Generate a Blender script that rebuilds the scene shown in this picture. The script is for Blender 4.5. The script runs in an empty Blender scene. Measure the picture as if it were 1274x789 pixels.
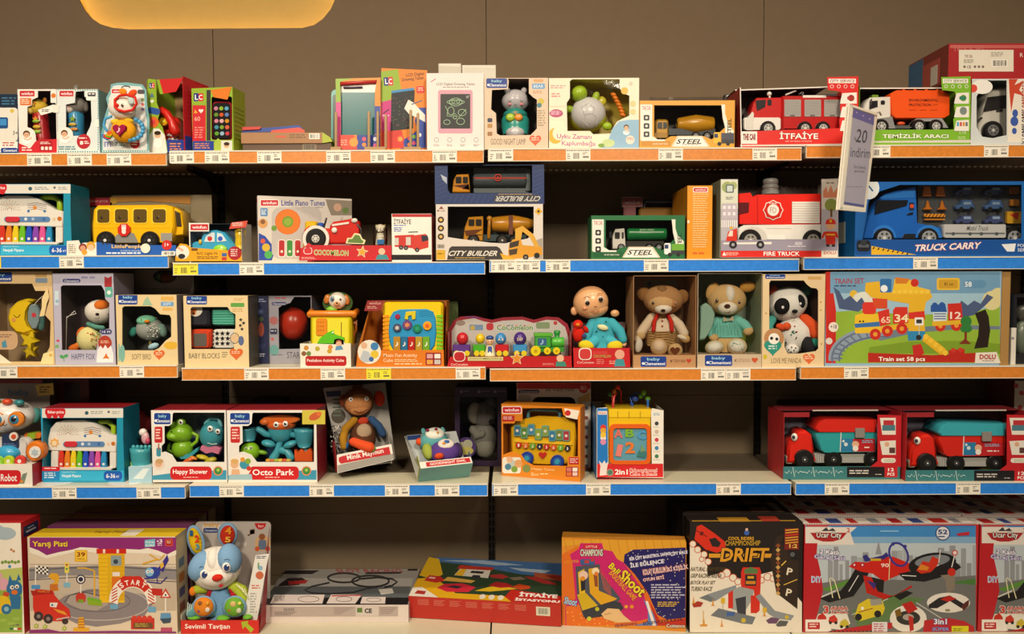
import bpy,math,random
from mathutils import Vector,Matrix,Euler
from mathutils.geometry import tessellate_polygon
R = math.radians
C = bpy.context.scene.collection
SC = bpy.context.scene
rnd = random.Random(7)

# ------------------------------------------------------------------ camera
W,H,F = 1274.0,789.0,920.0
CAM_Y,CAM_Z = -2.38,1.38
cam_d = bpy.data.cameras.new('camera')
cam_d.sensor_fit = 'HORIZONTAL';cam_d.sensor_width = 36.0;cam_d.lens = 36.0 * F / W
cam_d.clip_start = 0.05
cam = bpy.data.objects.new('camera',cam_d);C.objects.link(cam)
CAM_LOC = Vector((0,CAM_Y,CAM_Z))
CAM_ROT = Euler((R(90 - 2.7),R(0.0),0),'XYZ').to_matrix() @ Matrix.Rotation(R(-0.2),3,'Z')
cam.matrix_world = Matrix.Translation(CAM_LOC) @ CAM_ROT.to_4x4()
SC.camera = cam

# ------------------------------------------------------------------ world, lights, exposure
SC.view_settings.view_transform = 'Standard';SC.view_settings.look = 'None'
SC.view_settings.gamma = 1.0;SC.view_settings.use_curve_mapping = False
SC.view_settings.exposure = -1.1
world = bpy.data.worlds.new('shop_air');SC.world = world;world.use_nodes = True
world.node_tree.nodes['Background'].inputs[0].default_value = (1.0,0.84,0.66,1)
world.node_tree.nodes['Background'].inputs[1].default_value = 0.30
def lamp(name,loc,aim,energy,size,col=(1.0,0.80,0.57),spread=150):
    d = bpy.data.lights.new(name,'AREA');d.shape = 'DISK';d.size = size;d.energy = energy;d.color = col
    d.spread = R(spread)
    o = bpy.data.objects.new(name,d);C.objects.link(o);o.location = loc
    o.rotation_euler = (Vector(aim) - Vector(loc)).to_track_quat('-Z','Y').to_euler()
WARM = (1.0,0.86,0.66)
def spot(loc,aim,energy,ang,size=.06):
    d = bpy.data.lights.new('ceiling_spot','SPOT');d.energy = energy;d.color = WARM;d.spot_size = R(ang);d.spot_blend = 1.0;d.shadow_soft_size = size
    o = bpy.data.objects.new('ceiling_spot',d);C.objects.link(o);o.location = loc
    o.rotation_euler = (Vector(aim) - Vector(loc)).to_track_quat('-Z','Y').to_euler()
for lx,e in ((-2.2,125),(-1.3,130),(-0.4,84),(0.5,96),(1.3,112),(2.1,90)):
    spot((lx,-1.25,3.45),(lx,-.25,.55),e,82)
for lx,e in ((-1.3,70),(0.9,58)):
    lamp('aisle_light',(lx,-3.2,3.3),(lx*.8,0.1,.7),e,0.6,WARM,100)

# ------------------------------------------------------------------ materials
MATS = {}
def lin(h):
    h = h.lstrip('#')
    if len(h) == 3: h = ''.join(c * 2 for c in h)
    o = []
    for i in (0,2,4):
        c = int(h[i:i+2],16) / 255
        o.append(c / 12.92 if c <= .04045 else ((c + .055) / 1.055) ** 2.4)
    return o
FIN = dict(card=(.42,.45,0),paper=(.6,.3,0),plastic=(.28,.5,0),plush=(.95,.1,0),metal=(.38,.5,.6),
           matte=(.8,.2,0),gloss=(.12,.6,0),wood=(.6,.3,0))
def mat(hexc,fin='card'):
    k = (hexc,fin)
    if k in MATS: return MATS[k]
    m = bpy.data.materials.new(fin + '_' + hexc.lstrip('#'));m.use_nodes = True
    nt = m.node_tree;b = nt.nodes['Principled BSDF']
    ro,sp,me = FIN[fin]
    b.inputs['Roughness'].default_value = ro;b.inputs['Specular IOR Level'].default_value = sp
    b.inputs['Metallic'].default_value = me
    c = lin(hexc)
    tc = nt.nodes.new('ShaderNodeTexCoord');nz = nt.nodes.new('ShaderNodeTexNoise')
    nz.inputs['Scale'].default_value = {'plush': 260,'wood': 40,'card': 30,'paper': 60}.get(fin,24)
    nz.inputs['Detail'].default_value = 3
    nt.links.new(tc.outputs['Object'],nz.inputs['Vector'])
    mx = nt.nodes.new('ShaderNodeMix');mx.data_type = 'RGBA'
    a = .14 if fin == 'plush' else .05
    mx.inputs[6].default_value = [v * (1 - a) for v in c] + [1]
    mx.inputs[7].default_value = [min(1,v * (1 + a)) for v in c] + [1]
    nt.links.new(nz.outputs['Fac'],mx.inputs[0]);nt.links.new(mx.outputs[2],b.inputs['Base Color'])
    if fin in ('plush','wood'):
        bp = nt.nodes.new('ShaderNodeBump');bp.inputs['Strength'].default_value = .5;bp.inputs['Distance'].default_value = .002
        nt.links.new(nz.outputs['Fac'],bp.inputs['Height']);nt.links.new(bp.outputs[0],b.inputs['Normal'])
    MATS[k] = m
    return m
def film_mat():
    m = bpy.data.materials.new('clear_film');m.use_nodes = True;nt = m.node_tree
    for n in list(nt.nodes): nt.nodes.remove(n)
    out = nt.nodes.new('ShaderNodeOutputMaterial');mix = nt.nodes.new('ShaderNodeMixShader')
    tr = nt.nodes.new('ShaderNodeBsdfTransparent');gl = nt.nodes.new('ShaderNodeBsdfGlossy')
    fr = nt.nodes.new('ShaderNodeFresnel');fr.inputs[0].default_value = 1.33
    tr.inputs[0].default_value = (.93,.93,.92,1);gl.inputs['Roughness'].default_value = .07
    nz = nt.nodes.new('ShaderNodeTexNoise');nz.inputs['Scale'].default_value = 14;nz.inputs['Detail'].default_value = 1.5
    tc = nt.nodes.new('ShaderNodeTexCoord');bp = nt.nodes.new('ShaderNodeBump')
    bp.inputs['Strength'].default_value = .4;bp.inputs['Distance'].default_value = .008
    nt.links.new(tc.outputs['Object'],nz.inputs['Vector']);nt.links.new(nz.outputs['Fac'],bp.inputs['Height'])
    nt.links.new(bp.outputs[0],gl.inputs['Normal'])
    nt.links.new(fr.outputs[0],mix.inputs[0]);nt.links.new(tr.outputs[0],mix.inputs[1])
    nt.links.new(gl.outputs[0],mix.inputs[2]);nt.links.new(mix.outputs[0],out.inputs[0])
    return m
FILM = film_mat()
def clear_plastic():
    m = FILM.copy();m.name = 'clear_plastic'
    for n in m.node_tree.nodes:
        if n.type == 'BSDF_TRANSPARENT': n.inputs[0].default_value = (.8,.8,.8,1)
        if n.type == 'FRESNEL': n.inputs[0].default_value = 1.9
    return m
CLEAR = clear_plastic()

# ------------------------------------------------------------------ pixel rays
def ray(px,py):
    return CAM_ROT @ Vector(((px - W/2) / F,-(py - H/2) / F,-1))
def at(px,py,y):
    d = ray(px,py);t = (y - CAM_Y) / d.y
    return CAM_LOC + d * t
def depth_on(py,z,px=637):
    d = ray(px,py);t = (z - CAM_Z) / d.z
    return CAM_Y + d.y * t

# ------------------------------------------------------------------ 2-D outlines (photo pixels)
def rr(x0,y0,x1,y1,r=3,n=4):
    r = min(r,abs(x1-x0)/2,abs(y1-y0)/2);o = []
    for cx,cy,a in ((x1-r,y0+r,-90),(x1-r,y1-r,0),(x0+r,y1-r,90),(x0+r,y0+r,180)):
        for i in range(n+1):
            t = R(a + 90*i/n);o.append((cx + r*math.cos(t),cy + r*math.sin(t)))
    return o
def el(cx,cy,rx,ry=None,n=20,rot=0,a0=0,a1=360):
    ry = rx if ry is None else ry;o = [];full = (a1 - a0) == 360
    for i in range(n if full else n+1):
        t = R(a0 + (a1-a0)*i/n);x,y = rx*math.cos(t),ry*math.sin(t)
        c,s = math.cos(R(rot)),math.sin(R(rot));o.append((cx + x*c - y*s,cy + x*s + y*c))
    return o
def heart(cx,cy,r):
    return [(cx + r*math.sin(t)**3,cy - r*(13*math.cos(t)-5*math.cos(2*t)-2*math.cos(3*t)-math.cos(4*t))/16)
            for t in [i*2*math.pi/22 for i in range(22)]]
def star(cx,cy,r,n=5,k=.45,rot=-90):
    return [(cx + (r if i % 2 == 0 else r*k)*math.cos(R(rot+i*180/n)),cy + (r if i % 2 == 0 else r*k)*math.sin(R(rot+i*180/n))) for i in range(2*n)]
def rc(x0,y0,x1,y1): return [(x0,y0),(x1,y0),(x1,y1),(x0,y1)]
def rotp(pts,cx,cy,a):
    c,s = math.cos(R(a)),math.sin(R(a))
    return [(cx+(x-cx)*c-(y-cy)*s,cy+(x-cx)*s+(y-cy)*c) for x,y in pts]

SPH = {}
def sphere_t(n,m):
    if (n,m) in SPH: return SPH[(n,m)]
    v = [(0,0,1)];f = []
    for j in range(1,m):
        for i in range(n):
            a,b = 2*math.pi*i/n,math.pi*j/m
            v.append((math.sin(b)*math.cos(a),math.sin(b)*math.sin(a),math.cos(b)))
    v.append((0,0,-1));L = len(v)-1
    for i in range(n):
        f.append((0,1+i,1+(i+1) % n));f.append((L,L-n+(i+1) % n,L-n+i))
        for j in range(m-2):
            a = 1+j*n;f.append((a+i,a+n+i,a+n+(i+1) % n,a+(i+1) % n))
    SPH[(n,m)] = (v,f);return SPH[(n,m)]

TXT = {}
def text_mesh(s,bold):
    k = (s,bold)
    if k in TXT: return TXT[k]
    cu = bpy.data.curves.new('lettering','FONT');cu.body = s;cu.size = 1;cu.resolution_u = 2
    cu.offset = bold;cu.fill_mode = 'FRONT'
    o = bpy.data.objects.new('lettering',cu)
    me = bpy.data.meshes.new_from_object(o)
    v = [(p.co.x,p.co.y) for p in me.vertices];f = [tuple(p.vertices) for p in me.polygons]
    bpy.data.objects.remove(o);bpy.data.meshes.remove(me);bpy.data.curves.remove(cu)
    if v:
        x0 = min(p[0] for p in v);x1 = max(p[0] for p in v);y0 = min(p[1] for p in v);y1 = max(p[1] for p in v)
        v = [((p[0]-x0)/(x1-x0+1e-9),(p[1]-y0)/(y1-y0+1e-9)) for p in v]
    TXT[k] = (v,f);return TXT[k]

class Part:
    def __init__(s,K,name,parent,fin='card',label=None,stuff=False):
        s.K,s.name,s.parent,s.fin,s.label,s.stuff = K,name,parent,fin,label,stuff
        s.v,s.f,s.m,s.sm,s.mats,s.n = [],[],[],[],[],0
        s.obj = bpy.data.objects.new(name,None)   # replaced by the mesh object on close
        s.subs = [];K.parts.append(s)
    def mi(s,col,fin=None):
        m = FILM if col == 'film' else CLEAR if col == 'clear' else mat(col,fin or s.fin)
        if m not in s.mats: s.mats.append(m)
        return s.mats.index(m)
    def add(s,vs,fs,col,fin=None,smooth=False):
        b = len(s.v);i = s.mi(col,fin);s.v += vs
        for f in fs: s.f.append(tuple(b+k for k in f));s.m.append(i);s.sm.append(smooth)
    def sub(s,name,fin=None,label=None,stuff=False):
        stuff = stuff or name.endswith('_print');p = Part(s.K,name,s,fin or s.fin,label,stuff);s.subs.append(p);return p
    # --- flat print on a plane facing the viewer, each layer a hair prouder than the last
    def d(s,pts,col,y=0.0,fin=None):
        cl = getattr(s.K,'clip',None)
        if cl and abs(y) < 1e-6 and not all(cl[0] <= a <= cl[2] and cl[1] <= b <= cl[3] for a,b in pts):
            for ax,lim,sg in ((0,cl[0],1),(0,cl[2],-1),(1,cl[1],1),(1,cl[3],-1)):
                o = []
                for i,q in enumerate(pts):
                    r = pts[i-1];iq = (q[ax]-lim)*sg >= 0;ir = (r[ax]-lim)*sg >= 0
                    if iq != ir: t = (lim-r[ax])/(q[ax]-r[ax]);o.append((r[0]+t*(q[0]-r[0]),r[1]+t*(q[1]-r[1])))
                    if iq: o.append(q)
                pts = o
                if len(pts) < 3: return
        s.n += 1;yy = y - .0002 - .000006*s.n
        vs = []
        for a,b in pts:
            x,z = s.K.loc(a,b,yy);vs.append((x,yy,z))
        if len(vs) <= 4: s.add(vs,[tuple(range(len(vs)))],col,fin)
        else:
            tr = tessellate_polygon([[Vector((p[0],p[2],0)) for p in vs]])
            s.add(vs,[tuple(t) for t in tr],col,fin)
    def r(s,x0,y0,x1,y1,col,y=0.0,rad=0,fin=None):
        s.d(rr(x0,y0,x1,y1,rad) if rad else rc(x0,y0,x1,y1),col,y,fin)
    def c(s,cx,cy,rx,col,y=0.0,ry=None,rot=0,n=16,fin=None): s.d(el(cx,cy,rx,ry,n,rot),col,y,fin)
    def t(s,txt,x0,y0,x1,y1,col,y=0.0,rot=0,bold=.015,skew=0,fin=None):
        v,f = text_mesh(txt,round(bold*.45,4))
        if not v: return
        s.n += 1;yy = y - .0002 - .000006*s.n
        cx,cy = (x0+x1)/2,(y0+y1)/2;c_,s_ = math.cos(R(rot)),math.sin(R(rot));vs = []
        for u,w in v:
            a = (u-.5)*(x1-x0) + skew*(w-.5)*(y1-y0);b = (.5-w)*(y1-y0)
            x,z = s.K.loc(cx + a*c_ - b*s_,cy + a*s_ + b*c_,yy);vs.append((x,yy,z))
        s.add(vs,f,col,fin)
    def to(s,txt,x0,y0,x1,y1,col,out,y=0.0,rot=0,bold=.02,skew=0,ob=.07):   # lettering with an outline
        s.t(txt,x0-.6,y0-.6,x1+.6,y1+.6,out,y,rot,ob*1.7,skew);s.t(txt,x0,y0,x1,y1,col,y,rot,bold,skew)
    def lines(s,x0,y0,x1,y1,n,col,y=0.0,fill=.5,rag=.25):                     # rows of unreadable fine print
        h = (y1-y0)/n;q = random.Random(int(x0*7+y0*13))
        for i in range(n):
            x = x0;e = x1 - q.random()*rag*(x1-x0)
            while x < e:
                w = min(q.uniform(.6,2.6)*h + 1,e-x);s.r(x,y0+i*h,x+w,y0+i*h+h*fill,col,y);x += w + .45*h
    def ln(s,pts,w,col,y=0.0,fin=None):                                            # printed stroke
        L = [];Rr = []
        for i,p in enumerate(pts):
            a = pts[max(0,i-1)];b = pts[min(len(pts)-1,i+1)]
            dx,dy = b[0]-a[0],b[1]-a[1];k = math.hypot(dx,dy) or 1
            L.append((p[0]-dy/k*w/2,p[1]+dx/k*w/2));Rr.append((p[0]+dy/k*w/2,p[1]-dx/k*w/2))
        s.n += 1;yy = y - .0002 - .000006*s.n;vs = []
        for a,b in L + Rr:
            x,z = s.K.loc(a,b,yy);vs.append((x,yy,z))
        n = len(pts);s.add(vs,[(i,i+1,n+i+1,n+i) for i in range(n-1)],col,fin)
    # --- solids
    def slab(s,x0,x1,y0,y1,z0,z1,col,fin=None,cols=None):                      # metres, local
        v = [(x0,y0,z0),(x1,y0,z0),(x1,y1,z0),(x0,y1,z0),(x0,y0,z1),(x1,y0,z1),(x1,y1,z1),(x0,y1,z1)]
        fs = dict(b=(0,3,2,1),t=(4,5,6,7),f=(0,1,5,4),r=(1,2,6,5),k=(2,3,7,6),l=(3,0,4,7))
        for k,f in fs.items(): s.add([v[i] for i in f],[(0,1,2,3)],(cols or {}).get(k,col),fin)
    def p(s,pts,y,th,col,fin=None,bev=0.0,holes=None):                           # prism of an outline in pixels
        k = s.K
        o = [k.loc(a,b,y) for a,b in pts]
        if holes:
            hs = [[k.loc(a,b,y) for a,b in h] for h in holes]
            loops = [o] + hs;fl = [q for l in loops for q in l]
            tr = tessellate_polygon([[Vector((q[0],q[1],0)) for q in l] for l in loops]);n = len(fl)
            vs = [(q[0],y,q[1]) for q in fl] + [(q[0],y+th,q[1]) for q in fl]
            fs = [tuple(t) for t in tr] + [tuple(n+i for i in t) for t in tr];b = 0
            for l in loops:
                for i in range(len(l)): j = (i+1) % len(l);fs.append((b+i,b+j,n+b+j,n+b+i))
                b += len(l)
            s.add(vs,fs,col,fin);return
        n = len(o)
        if bev:
            cx = sum(q[0] for q in o)/n;cz = sum(q[1] for q in o)/n
            sz = max(max(q[0] for q in o)-min(q[0] for q in o),max(q[1] for q in o)-min(q[1] for q in o))/2
            e = max(.05,1 - bev/sz)
            a = [(cx+(q[0]-cx)*e,y,cz+(q[1]-cz)*e) for q in o];b = [(q[0],y+bev,q[1]) for q in o]
            e2 = 1 - .3*bev/sz;m = [(cx+(q[0]-cx)*e2,y+bev*.3,cz+(q[1]-cz)*e2) for q in o]
            c = [(q[0],y+max(th,bev*1.1),q[1]) for q in o]
            fr = [tuple(range(n))];ba = [tuple(range(3*n,4*n))]
            sd = [(r_*n+i,r_*n+(i+1) % n,(r_+1)*n+(i+1) % n,(r_+1)*n+i) for r_ in range(3) for i in range(n)]
            if n > 4:
                tr = tessellate_polygon([[Vector((q[0],q[2],0)) for q in a]]);fr = [tuple(t) for t in tr];ba = [tuple(3*n+i for i in t) for t in tr]
            bb = len(s.v);i_ = s.mi(col,fin);s.v += a+m+b+c
            for f in fr+ba: s.f.append(tuple(bb+q for q in f));s.m.append(i_);s.sm.append(False)
            for f in sd: s.f.append(tuple(bb+q for q in f));s.m.append(i_);s.sm.append(True)
            return
        vs = [(q[0],y,q[1]) for q in o] + [(q[0],y+th,q[1]) for q in o]
        if n > 4:
            tr = tessellate_polygon([[Vector((q[0],q[1],0)) for q in o]])
            fs = [tuple(t) for t in tr] + [tuple(n+i for i in t) for t in tr]
        else: fs = [tuple(range(n)),tuple(range(n,2*n))]
        fs += [(i,(i+1) % n,n+(i+1) % n,n+i) for i in range(n)]
        s.add(vs,fs,col,fin)
    def b(s,x0,y0,x1,y1,y,th,col,rad=0,bev=0.0,fin=None):
        s.p(rr(x0,y0,x1,y1,rad) if rad else rc(x0,y0,x1,y1),y,th,col,fin,bev)
    def disc(s,cx,cy,y,r,th,col,bev=0.0,ry=None,fin=None,n=20): s.p(el(cx,cy,r,ry,n),y,th,col,fin,bev)
    def ring(s,cx,cy,y,r,r2,th,col,fin=None,ry=None,ry2=None,n=24):
        s.p(el(cx,cy,r,ry,n),y,th,col,fin,0,[el(cx,cy,r2,ry2,n)])
    def ball(s,px,py,y,rx,ry,rd=None,col='#fff',rot=0,fin=None,n=16,m=10):
        x,z = s.K.loc(px,py,y);k = s.K.sc(y);v,f = sphere_t(n,m)
        rd = rx if rd is None else rd;c_,s_ = math.cos(R(-rot)),math.sin(R(-rot));vs = []
        for a,b_,c in v:
            u,w = a*rx*k,c*ry*k
            vs.append((x + u*c_ - w*s_,y + b_*rd*k,z + u*s_ + w*c_))
        s.add(vs,f,col,fin,True)
    def tube(s,pts,rad,col,fin=None,n=8,cap=True):                                # pts (px,py,y[,radius px])
        P = [];rs = []
        for q in pts:
            x,z = s.K.loc(q[0],q[1],q[2]);P.append(Vector((x,q[2],z)));rs.append((q[3] if len(q) > 3 else rad)*s.K.sc(q[2]))
        s.tubem(P,rs,col,fin,n,cap)
    def tubem(s,P,rs,col,fin=None,n=8,cap=True):
        if not isinstance(rs,list): rs = [rs]*len(P)
        if cap:
            d0 = (P[0]-P[1]).normalized();d1 = (P[-1]-P[-2]).normalized()
            P = [P[0]+d0*rs[0]*.9,P[0]+d0*rs[0]*.5] + P + [P[-1]+d1*rs[-1]*.5,P[-1]+d1*rs[-1]*.9]
            rs = [rs[0]*.35,rs[0]*.82] + rs + [rs[-1]*.82,rs[-1]*.35]
        vs = [];N = len(P);up = Vector((0,1,0))
        for i in range(N):
            d_ = (P[min(N-1,i+1)] - P[max(0,i-1)]).normalized()
            u = d_.cross(up)
            if u.length < .1: u = d_.cross(Vector((1,0,0)))
            u.normalize();w = d_.cross(u).normalized()
            for j in range(n):
                a = 2*math.pi*j/n;vs.append(tuple(P[i] + u*math.cos(a)*rs[i] + w*math.sin(a)*rs[i]))
        fs = [(i*n+j,i*n+(j+1) % n,(i+1)*n+(j+1) % n,(i+1)*n+j) for i in range(N-1) for j in range(n)]
        fs += [tuple(range(n)),tuple((N-1)*n+j for j in range(n))]
        s.add(vs,fs,col,fin,True)
    def loft(s,cx,rows,y,col,fin=None,n=16):                                      # rows (py, half width, half depth)
        vs = []
        for (py,hw,hd) in rows:
            k = s.K.sc(y)
            for j in range(n):
                a = 2*math.pi*j/n;x,z = s.K.loc(cx,py,y);vs.append((x+hw*k*math.cos(a),y+hd*k*math.sin(a),z))
        N = len(rows)
        fs = [(i*n+j,i*n+(j+1) % n,(i+1)*n+(j+1) % n,(i+1)*n+j) for i in range(N-1) for j in range(n)]
        fs += [tuple(range(n)),tuple((N-1)*n+j for j in range(n))];s.add(vs,fs,col,fin,True)
    def hcyl(s,x0,x1,cy,y,r,col,fin=None,n=20,rx0=None,rx1=None,rd=None):    # cylinder lying along x (tank, drum)
        s_ = s.K.sc(y);rows = []
        xa,z = s.K.loc(x0,cy,y);xb,_ = s.K.loc(x1,cy,y);e = (xb-xa)*.04
        ra = (rx0 or r)*s_;rb = (rx1 or r)*s_;kd = 1 if rd is None else rd/r
        prof = [(xa,ra*.6),(xa+e*.4,ra*.93),(xa+e,ra)] + ([((xa+xb)/2,r*s_)] if (rx0 or rx1) else []) + [(xb-e,rb),(xb-e*.4,rb*.93),(xb,rb*.6)]
        vs = []
        for x,q in prof:
            for j in range(n): a = 2*math.pi*j/n;vs.append((x,y+q*kd*math.cos(a),z+q*math.sin(a)))
        N = len(prof)
        fs = [(i*n+j,i*n+(j+1) % n,(i+1)*n+(j+1) % n,(i+1)*n+j) for i in range(N-1) for j in range(n)]
        fs += [tuple(range(n)),tuple((N-1)*n+j for j in range(n))];s.add(vs,fs,col,fin,True)
    def close(s,parent):
        if not s.v: return None
        me = bpy.data.meshes.new(s.name);me.from_pydata([tuple(q) for q in s.v],[],s.f)
        for m in s.mats: me.materials.append(m)
        me.polygons.foreach_set('material_index',s.m);me.polygons.foreach_set('use_smooth',s.sm);me.update()
        o = bpy.data.objects.new(s.name,me);C.objects.link(o);o.parent = parent;o.location.y = getattr(s,'dy',0)
        if s.label: o['label'] = s.label
        if s.stuff: o['kind'] = 'stuff'
        return o

class Pack:
    """one thing: an Empty at its base; its parts are drawn in photo pixels, cast onto planes of constant local depth"""
    def __init__(s,name,label,cat,px,z,y,yaw=0,pitch=0,roll=0,group=None,py=None):
        s.parts = []
        x = at(px,400 if py is None else py,y).x
        s.M = Matrix.Translation((x,y,z)) @ Euler((R(pitch),R(roll),R(yaw)),'XYZ').to_matrix().to_4x4()
        s.Mi = s.M.inverted();s.co = s.Mi @ CAM_LOC;s.Ri = s.Mi.to_3x3()
        s.root = bpy.data.objects.new(name,None);C.objects.link(s.root);s.root.matrix_world = s.M
        s.root.empty_display_size = .03
        s.root['label'] = label;s.root['category'] = cat
        if group: s.root['group'] = group
        s.name = name
    def loc(s,px,py,y):
        d = s.Ri @ ray(px,py);t = (y - s.co.y) / d.y
        return (s.co.x + d.x*t,s.co.z + d.z*t)
    def sc(s,y): return (s.M @ Vector((0,y,0))).y / F - CAM_Y / F
    def part(s,name,fin='card',label=None,stuff=False): return Part(s,name,None,fin,label,stuff)
    def ext(s,x0,y0,x1,y1,y=0):
        a,b,c,d = s.loc(x0,y0,y),s.loc(x1,y0,y),s.loc(x0,y1,y),s.loc(x1,y1,y)
        return ((a[0]+c[0])/2,(b[0]+d[0])/2,(a[1]+b[1])/2,(c[1]+d[1])/2)
    def carton(s,x0,y0,x1,y1,dep,col,side=None,top=None,inner=None,back=None,holes=None,y=0.0,zb=0.0,name='carton',fin='card',film=True):
        X0,X1,Z1,_ = s.ext(x0,y0,x1,y1,y);p = s.part(name,fin);side = side or col;top = top or col
        if y == 0:
            za = s.loc((x0+x1)/2,y0,0)[1];zc_ = s.loc((x0+x1)/2,y1,0)[1];yb = y0+(za-zb)/(za-zc_)*(y1-y0)
            s.clip = (x0+.3,y0+.3,x1-.3,min(y1,yb)-.3 if yb < y1 else yb-.3)
        if not holes:
            p.slab(X0,X1,y,y+dep,zb,Z1,col,cols=dict(l=side,r=side,t=top,k=side));return p
        e = .0015;inner = inner or side;back = back or inner
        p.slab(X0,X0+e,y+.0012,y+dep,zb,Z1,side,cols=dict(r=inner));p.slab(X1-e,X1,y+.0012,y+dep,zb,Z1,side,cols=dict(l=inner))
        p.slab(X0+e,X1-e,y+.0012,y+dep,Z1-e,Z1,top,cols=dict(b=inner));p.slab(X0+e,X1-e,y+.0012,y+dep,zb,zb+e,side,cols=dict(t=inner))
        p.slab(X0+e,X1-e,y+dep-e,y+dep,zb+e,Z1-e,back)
        # the front sheet, with its openings
        n0 = len(p.v)
        hs = []
        for h in holes:
            h = [(min(max(a,x0+.6),x1-.6),min(max(b,y0+.6),y1-.6)) for a,b in h];hs.append(h)
        o = [(X0,Z1),(X1,Z1),(X1,zb),(X0,zb)];L = [o] + [[s.loc(a,b,y) for a,b in h] for h in hs]
        L = [L[0]] + [[(min(max(q[0],X0+.002),X1-.002),min(max(q[1],zb+.002),Z1-.002)) for q in l] for l in L[1:]]
        fl = [q for l in L for q in l];tr = tessellate_polygon([[Vector((q[0],q[1],0)) for q in l] for l in L]);n = len(fl)
        fs = [tuple(t) for t in tr] + [tuple(n+i for i in t) for t in tr];b = 0
        for l in L:
            for i in range(len(l)): j = (i+1) % len(l);fs.append((b+i,b+j,n+b+j,n+b+i))
            b += len(l)
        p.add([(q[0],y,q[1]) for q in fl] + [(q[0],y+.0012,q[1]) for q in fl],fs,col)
        if film:
            w = p.sub('clear_window')
            for l in L[1:]:
                w.add([(q[0],y+.002,q[1]) for q in l],[tuple(t) for t in tessellate_polygon([[Vector((q[0],q[1],0)) for q in l]])],'film')
        return p
    def done(s):
        for p in s.parts:
            if p.parent is None:
                o = p.close(s.root)
                for q in p.subs:
                    if o is None: q.close(s.root)
                    else: q.close(o)
        return s.root
# ------------------------------------------------------------------ the setting
def mesh_obj(name,v,f,m,parent=None,kind=None,label=None):
    me = bpy.data.meshes.new(name);me.from_pydata(v,[],f);me.materials.append(m);me.update()
    o = bpy.data.objects.new(name,me);C.objects.link(o);o.parent = parent
    if kind: o['kind'] = kind
    if label: o['label'] = label
    return o
def boxv(x0,x1,y0,y1,z0,z1):
    return ([(x0,y0,z0),(x1,y0,z0),(x1,y1,z0),(x0,y1,z0),(x0,y0,z1),(x1,y0,z1),(x1,y1,z1),(x0,y1,z1)],
            [(0,3,2,1),(4,5,6,7),(0,1,5,4),(1,2,6,5),(2,3,7,6),(3,0,4,7)])
def bx(name,x0,x1,y0,y1,z0,z1,m,parent=None,kind=None,label=None):
    v,f = boxv(x0,x1,y0,y1,z0,z1);return mesh_obj(name,v,f,m,parent,kind,label)
WALL_Y = 0.45;PAN_Y = 0.405
bx('floor',-4,4,-5,1,-.05,0,mat('#8f877c','plastic'),kind='structure')
bx('ceiling',-4,4,-5,1,3.65,3.7,mat('#b5aea4','matte'),kind='structure')
wall = bpy.data.objects.new('wall_back',None);C.objects.link(wall);wall['kind'] = 'structure'
WM = mat('#84705a','matte')
seam = [-4.0] + [at(p,60,WALL_Y).x for p in (-78,265,605,950,1290)] + [4.0]
# rounded opening of the lit niche, photo pixels on the wall plane (upper half lies above the frame)
hb = [(265,35.5),(160,36.5),(140,34.5),(125,30),(113,22),(104,11),(98,0),(93,-14),(91,-30)]
hr = [(423,-30),(421,-14),(416.5,0),(411,12),(402,23),(391,31),(376,34.8),(265,35.5)]
def wl(pts): return [(q.x,q.z) for q in (at(a,b,WALL_Y) for a,b in pts)]
HL = wl(hb);HR = wl(hr);zc = HL[-1][1]
HL += [(x,2*zc - z) for x,z in reversed(HL[:-1])]
HRm = HR;HR = [(x,2*zc - z) for x,z in reversed(HRm)] + HRm[1:]
def wall_panel(pts):
    n = len(pts);tr = tessellate_polygon([[Vector((a,b,0)) for a,b in pts]])
    v = [(a,WALL_Y,b) for a,b in pts] + [(a,WALL_Y+.012,b) for a,b in pts]
    f = [tuple(t) for t in tr] + [tuple(n+i for i in t) for t in tr] + [(i,(i+1) % n,n+(i+1) % n,n+i) for i in range(n)]
    mesh_obj('wall_panel',v,f,WM,wall)
g = .0012
for i in range(6):
    a,b = seam[i]+g,seam[i+1]-g;z0,z1 = 0,3.65
    if i == 1: wall_panel([(a,z1),(a,z0),(b,z0)] + [(min(x,b),z) for x,z in HL] + [(b,z1)])
    elif i == 2: wall_panel([(b,z0),(b,z1),(a,z1)] + [(max(x,a),z) for x,z in HR] + [(a,z0)])
    else: wall_panel([(a,z0),(b,z0),(b,z1),(a,z1)])
bx('wall_backing',-4,HL[8][0]-.08,WALL_Y+.013,WALL_Y+.03,0,3.65,mat('#3a332b','matte'),wall)
bx('wall_backing',HR[len(HR)//2][0]+.08,4,WALL_Y+.013,WALL_Y+.03,0,3.65,mat('#3a332b','matte'),wall)
bx('wall_backing',HL[8][0]-.08,HR[len(HR)//2][0]+.08,WALL_Y+.013,WALL_Y+.03,0,HL[0][1]-.06,mat('#3a332b','matte'),wall)
# the niche behind the opening: a yellow tray with an LED strip hidden behind the rim
nich = bpy.data.objects.new('lit_niche',None);C.objects.link(nich);nich['kind'] = 'structure'
xa,xb = HL[8][0]-.045,HR[len(HR)//2][0]+.045;za,zb_ = HL[0][1]-.04,2*zc-HL[0][1]+.04
ym = mat('#d2b06a','matte')
def pill(x0,x1,z0,z1,r=.17,n=8):
    return [(cx+r*math.cos(R(a+90*i/n)),cz+r*math.sin(R(a+90*i/n))) for cx,cz,a in
            ((x1-r,z1-r,0),(x0+r,z1-r,90),(x0+r,z0+r,180),(x1-r,z0+r,270)) for i in range(n+1)]
P_ = pill(xa,xb,za,zb_);n = len(P_);Y2 = WALL_Y+.065
mesh_obj('niche_tray',[(a,Y2,b) for a,b in P_] + [(a,WALL_Y+.0125,b) for a,b in P_],
         [tuple(range(n))] + [(i,(i+1) % n,n+(i+1) % n,n+i) for i in range(n)],ym,nich)
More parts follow.
